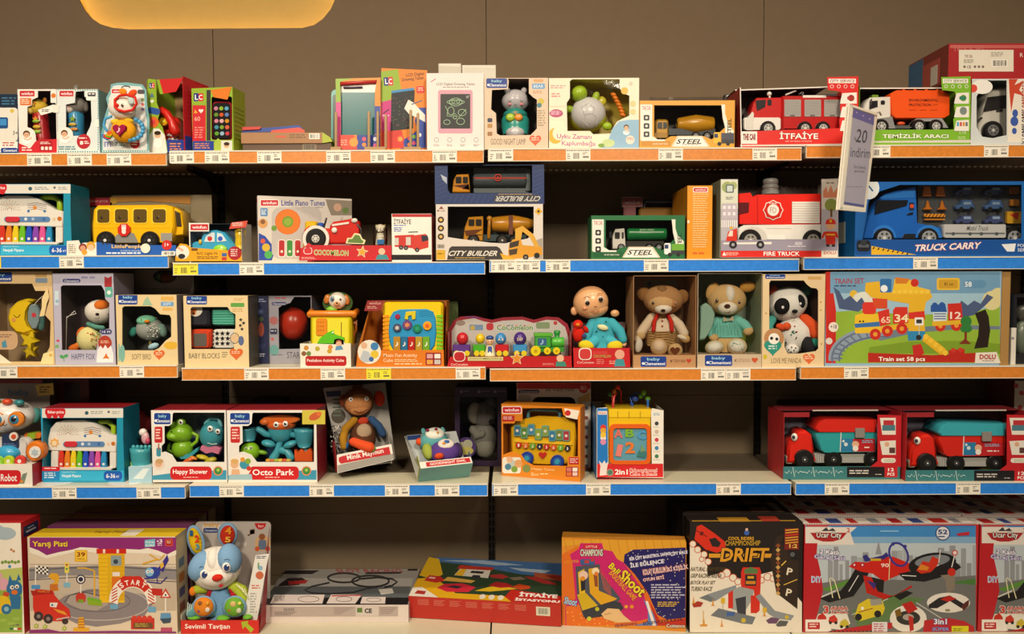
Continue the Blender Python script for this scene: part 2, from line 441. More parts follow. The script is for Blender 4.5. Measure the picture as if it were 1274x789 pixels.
em = bpy.data.materials.new('led_glow');em.use_nodes = True
em.node_tree.nodes['Principled BSDF'].inputs['Emission Color'].default_value = (1,.66,.22,1)
em.node_tree.nodes['Principled BSDF'].inputs['Emission Strength'].default_value = 17
Q = pill(xa+.012,xb-.012,za+.012,zb_-.012,.16);v = [];f = []
for i,(a,b) in enumerate(Q):
    for dy,k in ((0,0),(.012,0),(.012,1),(0,1)):
        cx,cz = (xa+xb)/2,(za+zb_)/2;s_ = .006*k;L = math.hypot(a-cx,b-cz)
        v.append((a+(a-cx)/L*s_,WALL_Y+.018+dy,b+(b-cz)/L*s_))
for i in range(n):
    for j in range(4): f.append((4*i+j,4*((i+1) % n)+j,4*((i+1) % n)+(j+1) % 4,4*i+(j+1) % 4))
mesh_obj('led_strip',v,f,em,nich)

# ------------------------------------------------------------------ shelving
EDGE = {1: [213,605,998],2: [212,606,997],3: [220,606,995],4: [226,608,991],5: [226,608,991]}
ZPY = {1: [191,187.4,184.6,180.6],2: [318.5,326.5,322.8,319.8],3: [455,457.3,458.3,455.6],4: [605.4,602.6,600.8,600]}
BX = [-1.11 + i for i in range(-1,4)]                # bay borders at the front
bord = [at(EDGE[1][i],187,0).x for i in range(3)]
MIDPX = [60,410,800,1150]
SZ = {}
for r_ in (1,2,3,4):
    SZ[r_] = [at(MIDPX[b_],ZPY[r_][b_],0).z for b_ in range(4)]
SZ[5] = [at(637,789,0).z]*4
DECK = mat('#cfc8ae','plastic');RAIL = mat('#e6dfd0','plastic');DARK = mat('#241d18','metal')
REAR_SHADE = mat('#5f5344','matte');UNDER = mat('#8a7460','matte');PANEL = mat('#71624f','matte')
def insert_mat(hexc):
    m = mat(hexc,'gloss').copy();m.name = 'strip_' + hexc[1:];nt = m.node_tree
    b = nt.nodes['Principled BSDF'];b.inputs['Roughness'].default_value = .33
    for n_ in nt.nodes:
        if n_.type == 'TEX_NOISE': n_.inputs['Scale'].default_value = 90;n_.inputs['Detail'].default_value = 5
        if n_.type == 'MIX':
            c = lin(hexc);n_.inputs[6].default_value = [q*.72 for q in c]+[1];n_.inputs[7].default_value = [min(1,q*1.2+.01) for q in c]+[1]
    return m
ORA = insert_mat('#db852e');BLU = insert_mat('#2a86ea')
ROWN = {1: 'top',2: 'second',3: 'third',4: 'fourth',5: 'bottom'}
BAYN = ['far left','left middle','right middle','far right']
def shelf(row,bay):
    xs = [at(-190,300,0).x] + [at(e,300,0).x for e in EDGE[row]] + [at(1392,300,0).x]
    x0,x1 = xs[bay]+.007,xs[bay+1]-.007;z = SZ[row][bay]
    col = 'orange' if row in (1,3) else 'blue'
    root = bpy.data.objects.new('display_shelf',None);C.objects.link(root);root.location = ((x0+x1)/2,0,z)
    cx = (x0+x1)/2;hw = (x1-x0)/2
    root['label'] = ('%s shelf of the %s bay, cream deck with %s price strip' % (ROWN[row],BAYN[bay],col)) if row < 5 else \
        'cream base shelf at the bottom of the %s bay' % BAYN[bay]
    root['category'] = 'shelf';root['group'] = 'shelves of the toy display'
    if row == 5:
        bx('deck',-hw-.004,hw+.004,-.12,.40,-.03,0,DECK,root);bx('kick_plate',-hw,hw,-.10,-.08,-z,-.03,PANEL,root);return
    bx('deck',-hw,hw,.004,.145,-.022,0,DECK,root)
    bx('rear_deck_shade',-hw,hw,.1455,.395,-.022,-.0004,REAR_SHADE,root,label='rear of the deck, coloured dark brown for the shadow of the shelf above')  # shadow of the shelf above, put into the deck as brown
    bx('front_flange',-hw,hw,.004,.02,-.040,-.0225,UNDER,root)
    bx('underside_shade',-hw+.001,hw-.001,.0205,.39,-.0228,-.0221,UNDER,root)  # brown sheet paints the shade under the cream deck
    hgt = .040
    # price rail: back plate with a white upper and lower lip, the coloured insert between them
    bx('price_rail',-hw,hw,-.002,.0035,-hgt,.001,RAIL,root)
    bx('rail_lip',-hw,hw,-.005,-.0021,-.003,.001,RAIL,root);bx('rail_lip',-hw,hw,-.005,-.0021,-hgt,-hgt+.002,RAIL,root)
    bx('strip_insert',-hw+.002,hw-.002,-.0034,-.0022,-hgt+.0021,-.0031,ORA if row in (1,3) else BLU,root,label=col + ' strip insert')
    for sx in (-1,1):
        X = sx*(hw-.003)
        v = [(X-.0015,y,q) for y,q in ((.15,-.023),(.40,-.023),(.40,-.085),(.38,-.085),(.32,-.042),(.15,-.032))]
        v += [(a+.003,y,q) for a,y,q in v];n = 6
        mesh_obj('bracket',v,[tuple(range(6)),tuple(range(11,5,-1))] + [(i,(i+1) % n,n+(i+1) % n,n+i) for i in range(n)],mat('#4c4036','metal'),root)
    # slotted lip under the back of the deck, caught light painted in pale
    v = [];f = []
    for i in range(int(2*hw/.021)-1):
        x = -hw+.02+i*.021;a,b = boxv(x,x+.011,.284,.290,-.0275,-.0229);k = len(v);v += a;f += [tuple(k+q for q in t) for t in b]
    o = mesh_obj('slot_edge',v,f,mat('#e8dcc4','matte'),root);o['kind'] = 'stuff'
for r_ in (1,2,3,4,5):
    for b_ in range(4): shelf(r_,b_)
# back boards and slotted uprights
PB = [bord[0]-1.0] + bord + [bord[2]+1.0]
zt = SZ[1][2] + .012;joints = [.03,.26,.50,.725,.95,1.175,1.40,1.60,zt]
for i in range(4):
    r0 = bpy.data.objects.new('back_panel',None);C.objects.link(r0)
    r0['kind'] = 'structure';r0.location = ((PB[i]+PB[i+1])/2,PAN_Y,0)
    hw = (PB[i+1]-PB[i])/2 - .012
    for a,b in zip(joints,joints[1:]): bx('back_board',-hw,hw,0,.012,a+.0008,b-.0008,PANEL,r0)
for i,x in enumerate(PB):
    root = bpy.data.objects.new('upright_post',None);C.objects.link(root);root.location = (x,PAN_Y-.012,0)
    root['label'] = 'black slotted upright ' + ['beyond the left edge of the frame','behind the small blue car box and the baby blocks box','behind the two stacked mixer and tanker boxes, near the middle','behind the red truck with the grey tank, right side','beyond the right edge of the frame'][i]
    root['category'] = 'upright';root['group'] = 'slotted uprights'
    bx('post',-.012,.012,.003,.045,0,zt+.01,mat('#2e2a28','metal'),root)
    v = [];f = [];z = .05
    while z < zt-.02:
        for s_ in (-.0065,.0065):
            a,b = boxv(s_-.0028,s_+.0028,0,.0032,z,z+.017);k = len(v);v += a;f += [tuple(k+q for q in t) for t in b]
        z += .029
    o = mesh_obj('slot',v,f,mat('#050505','matte'),root);o['kind'] = 'stuff'
# ------------------------------------------------------------------ price labels in the rails
PL = {1: [(34,'red maraca box'),(84,'grey bunny rattle box'),(133,'butterfly blister card'),(211,'red toy telephone box'),(255,'toy mobile phone box'),
          (320,'flat stacked boxes'),(406,'teal drawing board'),(461,'tilted orange tablet box'),(538,'white drawing tablet box'),(608,'night lamp box'),
          (704,'turtle projector box'),(819,'yellow mixer box on the top shelf'),(936,'red fire engine with grey shutters'),(1077,'orange garbage truck box'),(1224,'white truck box')],
      2: [(74,'upper rainbow key piano'),(-29,'far left end of the upper piano',1),(216,'small blue car box',1),(298,'piano tunes box'),(611,'right end of the mixer box'),(641.5,'right corner of the mixer box'),
          (679,'gap left of the green tanker'),(801,'green tanker box'),(1136,'blue truck carrier box')],
      3: [(-8,'yellow moon box'),(149,'bird box'),(304,'dark narrow box with a red figure'),(399,'peekaboo cube tray'),(456,'orange music cube box',1),(567,'left end of the egg train box'),
          (872,'left half of the dog plush box'),(903,'right half of the dog plush box'),(1050,'train set box')],
      4: [(65,'lower rainbow key piano'),(170,'green and teal cup toy'),(273,'frog and whale bath box'),(385,'octopus bath box'),(479,'left corner of the fallen owl box'),
          (541,'middle of the fallen owl box'),(614,'yellow bus piano box'),(729,'blue and red cube box'),(891,'empty stretch of shelf'),(1026,'red truck with the teal case'),(1189,'red truck with the red case')]}
bayof = lambda row,px: sum(px > e - 4 for e in EDGE[row])
for row,L in PL.items():
    for it in L:
        x0,what = it[0],it[1];yel = len(it) > 2;bay = bayof(row,x0);z = SZ[row][bay]
        a = at(x0,ZPY[row][bay]+7,-.0036).x;b = at(x0+30.5,ZPY[row][bay]+7,-.0036).x;w = b-a
        root = bpy.data.objects.new('price_label',None);C.objects.link(root);root.location = (a,-.0036,z-.019)
        root['label'] = '%s price label on the %s strip, below the %s' % ('yellow' if yel else 'white','orange' if row in (1,3) else 'blue',what)
        root['category'] = 'price label';root['group'] = 'price labels in the shelf strips'
        if row == 3 and x0 == -8: w *= .98
        off = -.0008 if x0 != 641.5 else -.0014
        bx('paper',0,w,off-.0004,off,-.0192,.0188,mat('#f0e23e' if yel else '#efe9dc','paper'),root)
        v = [];f = [];q = random.Random(int(x0)+row*100)
        def rect(u0,v0,u1,v1):
            k = len(v);y = off-.0007
            v.extend([(u0*w,y,-.0192+v0*.038),(u1*w,y,-.0192+v0*.038),(u1*w,y,-.0192+v1*.038),(u0*w,y,-.0192+v1*.038)]);f.append((k,k+1,k+2,k+3))
        u = .04
        while u < .93: d = q.uniform(.03,.1);rect(u,.8,min(u+d,.95),.86);u += d+.02
        for u in (.70,.76,.82,.88): rect(u,.2+.02*q.random(),u+.045,.36)
        for k in range(3): rect(.05,.15+.17*k,.05+q.uniform(.08,.16),.2+.17*k)
        for k in range(2): rect(.68,.5+.12*k,.68+q.uniform(.1,.25),.54+.12*k)
        for k in range(9): rect(.31+k*.027,.14,.31+k*.027+q.uniform(.008,.018),.62)
        mesh_obj('print',v,f,mat('#4a4744','paper'),root)
# ------------------------------------------------------------------ shared print helpers
def mk(name,label,cat,x0,x1,row,y=.012,group=None,yaw=0,pitch=0,roll=0,z=None,dz=0):
    cx = (x0+x1)/2;bay = bayof(row,cx) if z is None else 0
    return Pack(name,label,cat,cx,(SZ[row][bay] if z is None else z)+dz+.0003,y,yaw,pitch,roll,group,py={1: 190,2: 320,3: 455,4: 600,5: 780}[row])
def winf(p,x0,y0,x1,y1,y=0.0,rot=0):
    cx,cy = (x0+x1)/2,(y0+y1)/2
    p.d(rotp(rr(x0-1,y0-1,x1+1,y1+1,1.5),cx,cy,rot),'#f2ece6',y);p.d(rotp(rr(x0,y0,x1,y1,1),cx,cy,rot),'#c8202c',y)
    w = x1-x0;h = y1-y0;p.t('winfun',x0+w*.1,y0+h*.22,x1-w*.1,y1-h*.25,'#ffffff',y,rot,.03)
def babyc(p,x0,y0,x1,y1,y=0.0,rot=0,only=False):
    h = y1-y0;w = x1-x0;cx,cy = (x0+x1)/2,(y0+y1)/2
    p.d(rotp(rr(x0,y0,x1,y1,2),cx,cy,rot),'#1b3f93',y)
    if not only: p.t('baby',cx-w*.25,y0+h*.12,cx+w*.25,y0+h*.48,'#9fd6e8',y,rot,.03)
    p.t('Clementoni',x0+w*.14,y0+h*(.55 if not only else .25),x1-w*.05,y0+h*(.84 if not only else .8),'#ffffff',y,rot,.03)
    if not only: p.c(x0+w*.1,y0+h*.68,h*.12,'#ffffff',y)
def lc(p,x0,y0,x1,y1,y=0.0,rot=0):
    m = (x0+x1)/2;cx,cy = m,(y0+y1)/2
    p.d(rotp(rr(x0,y0,m,y1,1.2),cx,cy,rot),'#1c2f7d',y);p.d(rotp(rr(m,y0,x1,y1,1.2),cx,cy,rot),'#d8232e',y)
    h = y1-y0
    p.t('L',x0+h*.15,y0+h*.18,m-h*.05,y1-h*.18,'#fff',y,rot,.05);p.t('C',m+h*.02,y0+h*.18,x1-h*.12,y1-h*.18,'#fff',y,rot,.05)
def kid(p,cx,cy,r,y=0.0,bg='#f1ebe4',hair='#5a3b22',shirt='#ffffff'):      # round printed photo of a small child at play
    p.c(cx,cy,r,bg,y);p.d(el(cx-r*.1,cy+r*.62,r*.5,r*.36,14),shirt,y)
    p.c(cx-r*.1,cy-r*.22,r*.42,hair,y);p.c(cx-r*.1,cy-r*.08,r*.34,'#e3b391',y);p.c(cx-r*.22,cy-r*.1,r*.05,'#3a2418',y);p.c(cx+r*.02,cy-r*.1,r*.05,'#3a2418',y)
    p.ln([(cx-r*.35,cy+r*.35),(cx+r*.1,cy+r*.5),(cx+r*.5,cy+r*.2)],r*.16,'#e3b391',y)
def eye(p,x,y,d,r,col='#3a2416',white=False):
    if white: p.ball(x,y,d+.0015,r*1.6,r*1.7,r*.8,'#fbfbfb',fin='gloss',n=12,m=8)
    p.ball(x,y,d,r,r*1.1,r*.7,col,fin='gloss',n=10,m=6)
    p.ball(x+r*.3,y-r*.35,d-.0012-r*.0006,r*.32,r*.32,r*.3,'#ffffff',fin='gloss',n=8,m=5)
def wheel(t,cx,cy,y,r,hub='#8f8f92',tire='#1c1b1c',th=.018,rim=.58,name='wheel',spokes=6):
    w = t.sub(name,'plastic');w.disc(cx,cy,y,r,th,tire,.004,n=22)
    w.disc(cx,cy,y-.0008,r*rim,.002,hub,.0006,n=18,fin='plastic')
    for i in range(spokes):
        a = 2*math.pi*i/spokes;w.n = 12
        w.d(el(cx+r*rim*.62*math.cos(a),cy+r*rim*.62*math.sin(a),r*rim*.16,n=8),'#3b3b3e',y-.0012)
    w.c(cx,cy,r*rim*.25,'#d8d8d8',y-.0016)
    return w
def barcode(p,x0,y0,x1,y1,y=0.0,bg='#f4f0e6'):
    p.r(x0-1.5,y0-1,x1+1.5,y1+1,bg,y);x = x0;q = random.Random(int(x0*3+y0))
    while x < x1: w = q.choice([.35,.6,.9]);p.r(x,y0,min(x+w,x1),y1,'#222222',y);x += w+q.choice([.45,.7])
def hole(x0,y0,x1,y1,r=3,cuts=()): return rr(x0,y0,x1,y1,r)

# ================================================================== TOP SHELF
K = mk('tablet_toy_box','navy box with blue-screened white play tablet, left end of the top shelf','toy box',-30,22.5,1)
p = K.carton(-30,117,22.5,190,.09,'#1f3b57','#e9e4dc','#24507a')
p.r(-29,118,22,134,'#16283c');p.lines(2,121,20,132,3,'#3f6f93');p.r(-29,134,22,176,'#e9e3d8',rad=4);p.r(-20,146,10,160,'#174d8a',rad=2);p.r(-18,148,8,156,'#3f8ed1',rad=1)
p.c(15,138,2.5,'#d9c04c');p.t('3+',16,163,22,168,'#333');p.r(-29,176,22,189.5,'#f2eee6');p.lines(3,177,21,183,2,'#c2504a');babyc(p,1,184,22,190,only=True)
K.done()

K = mk('rattle_box','red and white window box holding a red maraca with a yellow plush giraffe head','toy box',23,71,1)
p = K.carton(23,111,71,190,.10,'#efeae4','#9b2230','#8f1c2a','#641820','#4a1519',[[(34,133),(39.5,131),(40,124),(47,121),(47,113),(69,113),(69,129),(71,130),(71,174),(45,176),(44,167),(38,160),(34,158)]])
p.d([(23,178),(30,181),(38,184),(44,176),(49,174),(71,173),(71,190),(23,190)],'#d0242f');winf(p,24.5,113,43,120);p.r(25,122,39,131,'#e07a3c',rad=1);p.lines(26.5,123.5,37,130,3,'#f4d8c0')
kid(p,34,169,10.5);p.lines(27,183,41,189,2,'#f7e6e0');p.r(49,175,65,188,'#b01d26',rad=1);p.lines(50,176.5,63,180,2,'#f7e6e0')
for i in range(3): p.r(51+i*5,182.5,54.5+i*5,186.5,'#f3e9e2',rad=.8)
p.r(63,113,70,128,'#f0ece6',rad=1);p.c(66.5,119,3,'#e07a2c')
t = K.part('toy_maraca','plastic');t.dy = -.013;t.tube([(54,146,.05,9),(55,158,.05,8.5),(56,172,.05,9.5),(56,183,.05,10)],9,'#b9202a')
t.ball(48,152,.026,4.5,2.2,2,'#9ac33c');t.ball(49,159,.026,5,2.4,2,'#e0b83a');t.ball(49,165,.026,5,2.4,2,'#9ac33c');t.p(star(47,149,4),.024,.003,'#e39a35')
h = t.sub('plush_head','plush');h.ball(50,135,.048,12.5,10,11,'#e9c343',8);h.ball(41,138,.03,4.5,5,4,'#efd070');h.ball(58,127,.05,3,5,2,'#d98a35',20);h.c(46,130,1.6,'#c97a2f',.02);eye(h,46,133,.021,1.1)
l = K.part('price_sticker','paper',label='white paper stickers across the window');l.d([(47,137),(65,130.5),(67,139),(51,143.5)],'#f1ede4',-.001);l.d([(65,130),(74,131),(73,140.5),(66,140)],'#ebe6dc',-.0012);l.lines(52,136,63,140,2,'#77736c',-.0016)
K.done()

K = mk('rattle_box','teal striped window box holding a blue rattle with a grey plush bunny head','toy box',71.5,123,1)
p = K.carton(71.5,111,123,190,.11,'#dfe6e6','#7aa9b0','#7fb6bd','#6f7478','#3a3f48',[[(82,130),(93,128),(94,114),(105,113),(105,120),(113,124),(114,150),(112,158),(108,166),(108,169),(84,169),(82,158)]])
for i in range(17): p.r(72+i*3,111,73.6+i*3,112.5,'#4f9aa4');p.r(72+i*3,188,73.6+i*3,189.6,'#4f9aa4')
for i in range(25): p.r(121.5,113+i*3,123,114.6+i*3,'#4f9aa4')
winf(p,74,113,91.5,120);p.d(rr(107,113,120,125,2),'#f3f1ec');p.r(109,115,119,120,'#4a4a52',rad=1);p.lines(110,116,118,119,1,'#eee')
kid(p,81,168,10);p.d(el(73+31,176,8.6,9.2),'#b81f2c');p.lines(98,171,110,174,1,'#f5e6e0');p.r(99.5,175.5,103.5,180,'#f5e6e0',rad=1);p.lines(105,175.5,111,180,2,'#f5e6e0');p.lines(73,182,95,187.5,2,'#5c8f98');p.r(118,149,124.5,158,'#f3f0e8')
t = K.part('toy_rattle','plastic');t.dy = -.013;t.tube([(97,145,.052,10),(98,158,.052,9),(98,171,.052,10)],10,'#3a93c4');t.p(star(93,149,4),.024,.003,'#8fae35');t.ball(93,156,.028,5,2.2,2,'#d9b64a');t.ball(95,162,.028,5,2.2,2,'#d78f3d')
h = t.sub('plush_head','plush');h.ball(97,133,.052,14,11,12,'#8a8580');h.ball(89,137,.03,5.5,5,4,'#d9cdc4');h.ball(88.5,134.5,.0215,1.4,.9,1,'#d06a6a');h.ball(97.5,115,.05,3.6,8,3,'#7d7872',5);h.ball(97.5,116,.043,2,5.5,1.5,'#b39a78',5);eye(h,94.5,131,.026,1.2);h.ball(110,134,.05,3,6,3,'#7d7872')
K.done()

K = mk('blister_card','scalloped white and teal blister card with a plush fox-faced butterfly rattle','toy box',124,186,1,y=.014)
p = K.part('backing_card');q = random.Random(3)
o = [(125,189.5),(185.5,189.5),(185,178),(186,150),(183,130),(182,112),(177,105),(168,104),(158,102.5),(146,103),(138,105),(137,112),(132,122),(134,132),(130,146),(127,160),(124,176)]
p.p(o,.01,.002,'#79b3ba');p.d([(128,187),(183,187),(183,152),(180,131),(179,113),(175,107.5),(146,106),(140,107.5),(140,113),(135,123),(137,133),(133,147),(130,162),(127.5,177)],'#dfe2e2',.01)
for i in range(20): p.r(127+i*3,187.6,128.6+i*3,189,'#e8f2f2',.01)
p.ln([(151,109),(155,107),(160,107.5),(162,109)],1.4,'#3a3a3a',.01);winf(p,139,111,155,116,.01);p.r(171,111.5,180,117,'#4d4a52',.01,2)
p.t('m',130,176,138,183,'#7c83c9',.01);p.lines(143,177,162,183,2,'#6e9aa4',.01);p.c(168,179,6,'#b81f2c',.01);p.lines(163.5,176,172,182,2,'#f5e6e0',.01)
for i,c in enumerate(['#8aa05c','#c25b5b','#8f7cb5']): p.c(177.5,124+i*6,2,c,.01)
t = K.part('toy_butterfly','plush');t.ball(154,163,-.018,15,14,10,'#efa51e');t.ball(145,152,-.014,7,4,5,'#f2c53a');t.ball(160,151,-.016,6,4,5,'#f2c53a')
t.p(heart(148,161,8.5),-.048,.01,'#9c1f45',bev=.002);t.t('♪',145,158,150,165,'#f3c9d0',-.0482)
for i in range(5): t.p(rotp(rr(133-3*i*.3,163+i*2,139,167+i*2,2),136,165,-20+i*14),-.03+i*.001,.008,['#d9622a','#efa51e','#6fae3a','#d93a2a','#3a7fc4'][i])
h = t.sub('plush_head','plush');h.ball(152,134,-.02,17,14,10,'#e9e3da',10);h.tube([(143,133,-.047),(143,124,-.045),(149,119,-.045),(158,118,-.045),(168,121,-.045),(170,129,-.045),(165,137,-.047),(155,139,-.047),(147,137,-.048),(143,133,-.047)],1.7,'#d63427',n=6,cap=False)
h.ball(145,131,-.046,3,2.4,2,'#cf2f2a');h.ball(153,114,-.03,5,4,2,'#ea8a22',20);h.ball(165,116,-.03,6,4,2,'#dd5328',-30);h.ball(163,125,-.043,4,5,1.5,'#bcd1cf');eye(h,152,131,-.047,1.6)
r_ = t.sub('teether_ring','plastic')
for i in range(9):
    a = R(-65+i*20);r_.ball(163+15*math.cos(a),161+13*math.sin(a),-.02,2.9,2.9,2.9,'#4aa3d6',n=10,m=6)
r_ = t.sub('teether_arm','plastic');r_.tube([(138,145,-.016),(131,148,-.018),(129,156,-.018),(133,163,-.018)],1.8,'#4aa3d6')
K.done()

K = mk('telephone_toy_box','open green and red box with a red toy telephone leaning inside','toy box',184,228,1,y=.035,yaw=-14)
p = K.part('carton');X0,X1,Z1,_ = K.ext(184,98,228.5,190);e = .0015
p.slab(X0,X0+e,0,.13,0,Z1,'#8dae2e');p.slab(X1-e,X1,0,.13,0,Z1+.004,'#c9242f',cols=dict(l='#8d7650'));p.slab(X0,X1,.13,.132,0,Z1,'#9a7f57');p.slab(X0,X1,0,.13,0,e,'#9a7f57');p.slab(X0,X1,.06,.13,Z1-e,Z1,'#b3252e')
p.p([(184,98),(194,99),(195,128),(199,139),(196,150),(202,158),(207,177),(208.5,190),(184,190)],0,.0012,'#93b534')
p.p([(207,174),(228.5,174),(228.5,190),(208.5,190)],0,.0012,'#2a3f96');p.lines(211,178,227,188,3,'#d98a5a')
p.p([(195,99),(228,97),(219,114),(201,117)],-.002,.001,'#cf2a2c');p.p([(195,99),(198,99),(203,117),(199,117)],-.003,.001,'#93b534')
lc(p,185.5,103,192.5,110);p.d([(189,115),(192,121),(186,121)],'#5b7a9a');p.d(heart(189,126,2.6),'#f0efe0');p.d(rotp(rr(184,134,199,142,3),191,138,12),'#2f55a6');p.c(190.5,152,7,'#e2672e');p.c(190.5,152,3,'#d93f4a')
p.d([(185,190),(186,168),(191,160),(198,160),(205,168),(208,190)],'#efeae0');p.c(196,168,4,'#deb18e');p.d(el(196,165.5,4.2,2.6),'#3a2818');p.d(el(196,178,6,6),'#faf8f4')
s_ = p.sub('side_print')
for i in range(9): s_.slab(X1,X1+.0003,.02,.10,Z1*.9-.012*i-.003,Z1*.9-.012*i,'#a31c26')
s_.slab(X1,X1+.0004,.004,.126,0,.06,'#2d3f9b')
t = K.part('toy_telephone','plastic');t.b(199,143,219,188,.05,.04,'#d6281f',9,.012);t.tube([(200,138,.035,6),(208,142,.03,5),(214,152,.03,5),(218,164,.035,7)],5,'#c92219')
t.disc(203,151,.028,5.5,.008,'#ecab1e',.002);t.disc(203,151,.026,2,.004,'#e8e24a')
for i in range(9): t.disc(209+(i % 3)*4.2+(i//3)*1.5,168+(i//3)*5,.045,1.8,.006,'#efe9ea',.001)
K.done()

K = mk('mobile_phone_toy_box','green and red window box with a toy mobile phone of round coloured buttons','toy box',239,290,1,y=.02,yaw=-8)
p = K.carton(239,109,290,188,.08,'#93b534','#9cae2e','#c9602a','#3a3536','#322c2c',[rr(263,120,289,174,3)],film=True)
p.r(239.5,131,256,176,'#cd2833');p.d([(239.5,110),(256,110),(260,115),(260,126),(255,130),(239.5,131)],'#93b534');lc(p,241,116,253,126)
p.p([(262,112),(288,108),(283,124),(266,121)],-.0015,.001,'#e07a22');p.r(240,175.5,266,187.5,'#27409a');p.lines(242,178,263,186,3,'#d48858');p.t('60',242,145,249,150.5,'#f0b9a6');p.d(heart(250,138,3),'#f5e8e0');p.d([(243,136),(246,141),(241,141)],'#e8a02c');p.lines(242,158,256,173,5,'#e58a80')
p.d([(266,178),(271,172),(277,176),(277,187.5),(267,187.5)],'#a8c046');p.r(275,175,289,187.5,'#e2ddd2');p.c(282,181,3.4,'#dcae8a');p.d(el(282,179,3.6,2.2),'#3a2818');p.r(257,112,262,175,'#3a3536')
X0,X1,Z1,_ = K.ext(239,109,290,188);s_ = p.sub('side_print')
for i in range(8): s_.slab(X1,X1+.0003,.01,.07,Z1*.7-.014*i-.004,Z1*.7-.014*i,'#6f8a22')
t = K.part('toy_phone','plastic');t.b(263,126,288,174,.012,.02,'#b3202c',5,.005);t.b(265,128,286,172.5,.009,.005,'#191a20',4,.001)
cols = ['#d58aa8','#9cc33f','#66b4df','#6f9c3c','#e0622e','#6a8ccf','#e892ac','#f0b9c4','#e39c2c','#4f9fbd','#87b23a','#e86f50','#6faf3a','#a3cbe6','#d84a5a']
b_ = t.sub('button')
for i in range(15): b_.disc(268.5+(i % 3)*6.6+(i//3)*.25,135+(i//3)*7.8,.0075,2.7,.003,cols[i],.001,n=14)
K.done()

# flat stack
zt1 = SZ[1][1]
K = mk('flat_carton','flat brown carton at the bottom of the small stack beside the mobile phone box','box',302,412,1,y=.02,group='flat cartons stacked on the top shelf')
p = K.carton(302,178,412,187.5,.17,'#5d4330','#7a8a2a','#6a4a34');barcode(p,378,180,392,186,bg='#8d7a60');K.done()
h1 = .0262
K = mk('flat_carton','flat brown carton with a green end and barcode, topmost of the small stack','box',300,414,1,y=.015,dz=h1,group='flat cartons stacked on the top shelf')
p = K.part('carton');a = K.ext(300,165,401,178)
p.slab(a[0],a[1],0,.16,0,a[2],'#a5764c',cols=dict(t='#c45a3c',r='#a9b82f'));p.r(343,169,356,171,'#d9533e');p.lines(360,167,381,173,2,'#7a5a3c');barcode(p,386,167,396,172)
p.p([(401,164.5),(411,171),(413.5,176),(401,178)],.0,.15,'#a9b82f')
fl = K.part('open_flap',label='red and blue printed flaps sticking up');fl.p([(301,161),(345,158),(371,155.5),(377,160),(340,164),(301,165)],.05,.001,'#2b4aa0');fl.p([(301,158),(325,157.5),(323,161),(301,162)],.045,.001,'#c63a35');fl.p([(338,162),(372,158.5),(379,162),(379,166),(336,166)],.04,.001,'#d0503f')
K.done()

# drawing boards
K = mk('drawing_board_box','open green, orange and pink box with a teal drawing board in it','toy box',418,473,1,y=.03)
p = K.part('carton');o = rc(418,98,473,186);X0,X1,Z1,_ = K.ext(418,98,473,186)
p.p([(418,98),(473.5,96.5),(473.5,186),(418,186)],0,.0012,'#e88d2a',holes=[[(423,102),(469,99.5),(466.5,114),(466,168),(424,168)]])
p.slab(X0,X0+.0015,.0012,.03,0,Z1,'#93b534');p.slab(X1-.0015,X1,.0012,.03,0,Z1,'#e88d2a');p.slab(X0,X1,.03,.0315,0,Z1,'#c9bfb0')
p.d([(418,98),(440,97.5),(423,102),(424,127),(418,127)],'#93b534');p.d([(418,127),(424,127),(424,168),(422,186),(418,186)],'#d94a8f');p.d([(466.3,132),(473,132),(473,167),(466,167)],'#31479f')
p.d([(422,168),(440,168),(447,186),(422,186)],'#dd4434');p.r(444,168,473,185.8,'#2c3f9a');p.c(440,177,5.5,'#eb9a3a');p.lines(424,174,434,182,3,'#f0b09a')
for i,(x,y,c) in enumerate([(453,173,'#e0566a'),(453,180,'#e88d3a'),(467,173,'#efe9f4'),(467,181,'#e0568a')]): p.c(x,y,2.6,c)
t = K.part('drawing_board','plastic');t.b(423,100,470,170,.012,.008,'#e9e2d6',3,.002);t.b(424.5,115,467,168,.010,.003,'#1d6b70',1);t.tube([(425,104,.008),(467,101.5,.008)],2.6,'#c9302a');t.tube([(428,109,.008),(450,108.5,.008)],1.2,'#4b3a5a')
K.done()
K = mk('toy_board','thin teal toy standing behind the left edge of the teal drawing board box','toy',410,420,1,y=.10)
t = K.part('board','plastic');t.b(412,111,428,190,0,.006,'#3fb0a8',6,.001);t.b(414,118,428,187,-.003,.003,'#2b3f44',2);K.done()

K = mk('drawing_tablet_box','green, orange and blue tablet box standing tilted, between the teal board and white box','toy box',474,530,1,y=.05,yaw=6,roll=1.2)
p = K.carton(474,86,531,186,.025,'#e8862a','#d9772a','#d9772a')
p.d([(474,89),(495,86),(499,111),(487,115),(486,126),(474,127)],'#93b534');p.d([(474,127),(487,124),(486,163),(497,172),(497,184),(474,185)],'#c93a86');p.d([(530,134),(521,134),(516,150),(520,162),(505,172),(497,176),(498,185),(530,184)],'#2a4aa6');p.d([(474,163),(500,162),(503,184),(474,185)],'#d23a30')
lc(p,477.5,96,489,106.5,rot=-4);p.t('LCD Digital',505,90.5,527.5,95.5,'#4a3220',rot=-6,bold=.03);p.t('Drawing Tablet',500,96,527.5,101,'#4a3220',rot=-6,bold=.03)
p.d([(487,113),(515,109),(515,113),(487,117)],'#3f8ec9');p.d([(487,116),(516,112),(514,160),(486,163)],'#1c2226');q = random.Random(5)
for i in range(40): p.c(q.uniform(489,513),q.uniform(120,158),.45,'#7f9a5c' if i % 2 else '#b9587a',n=6)
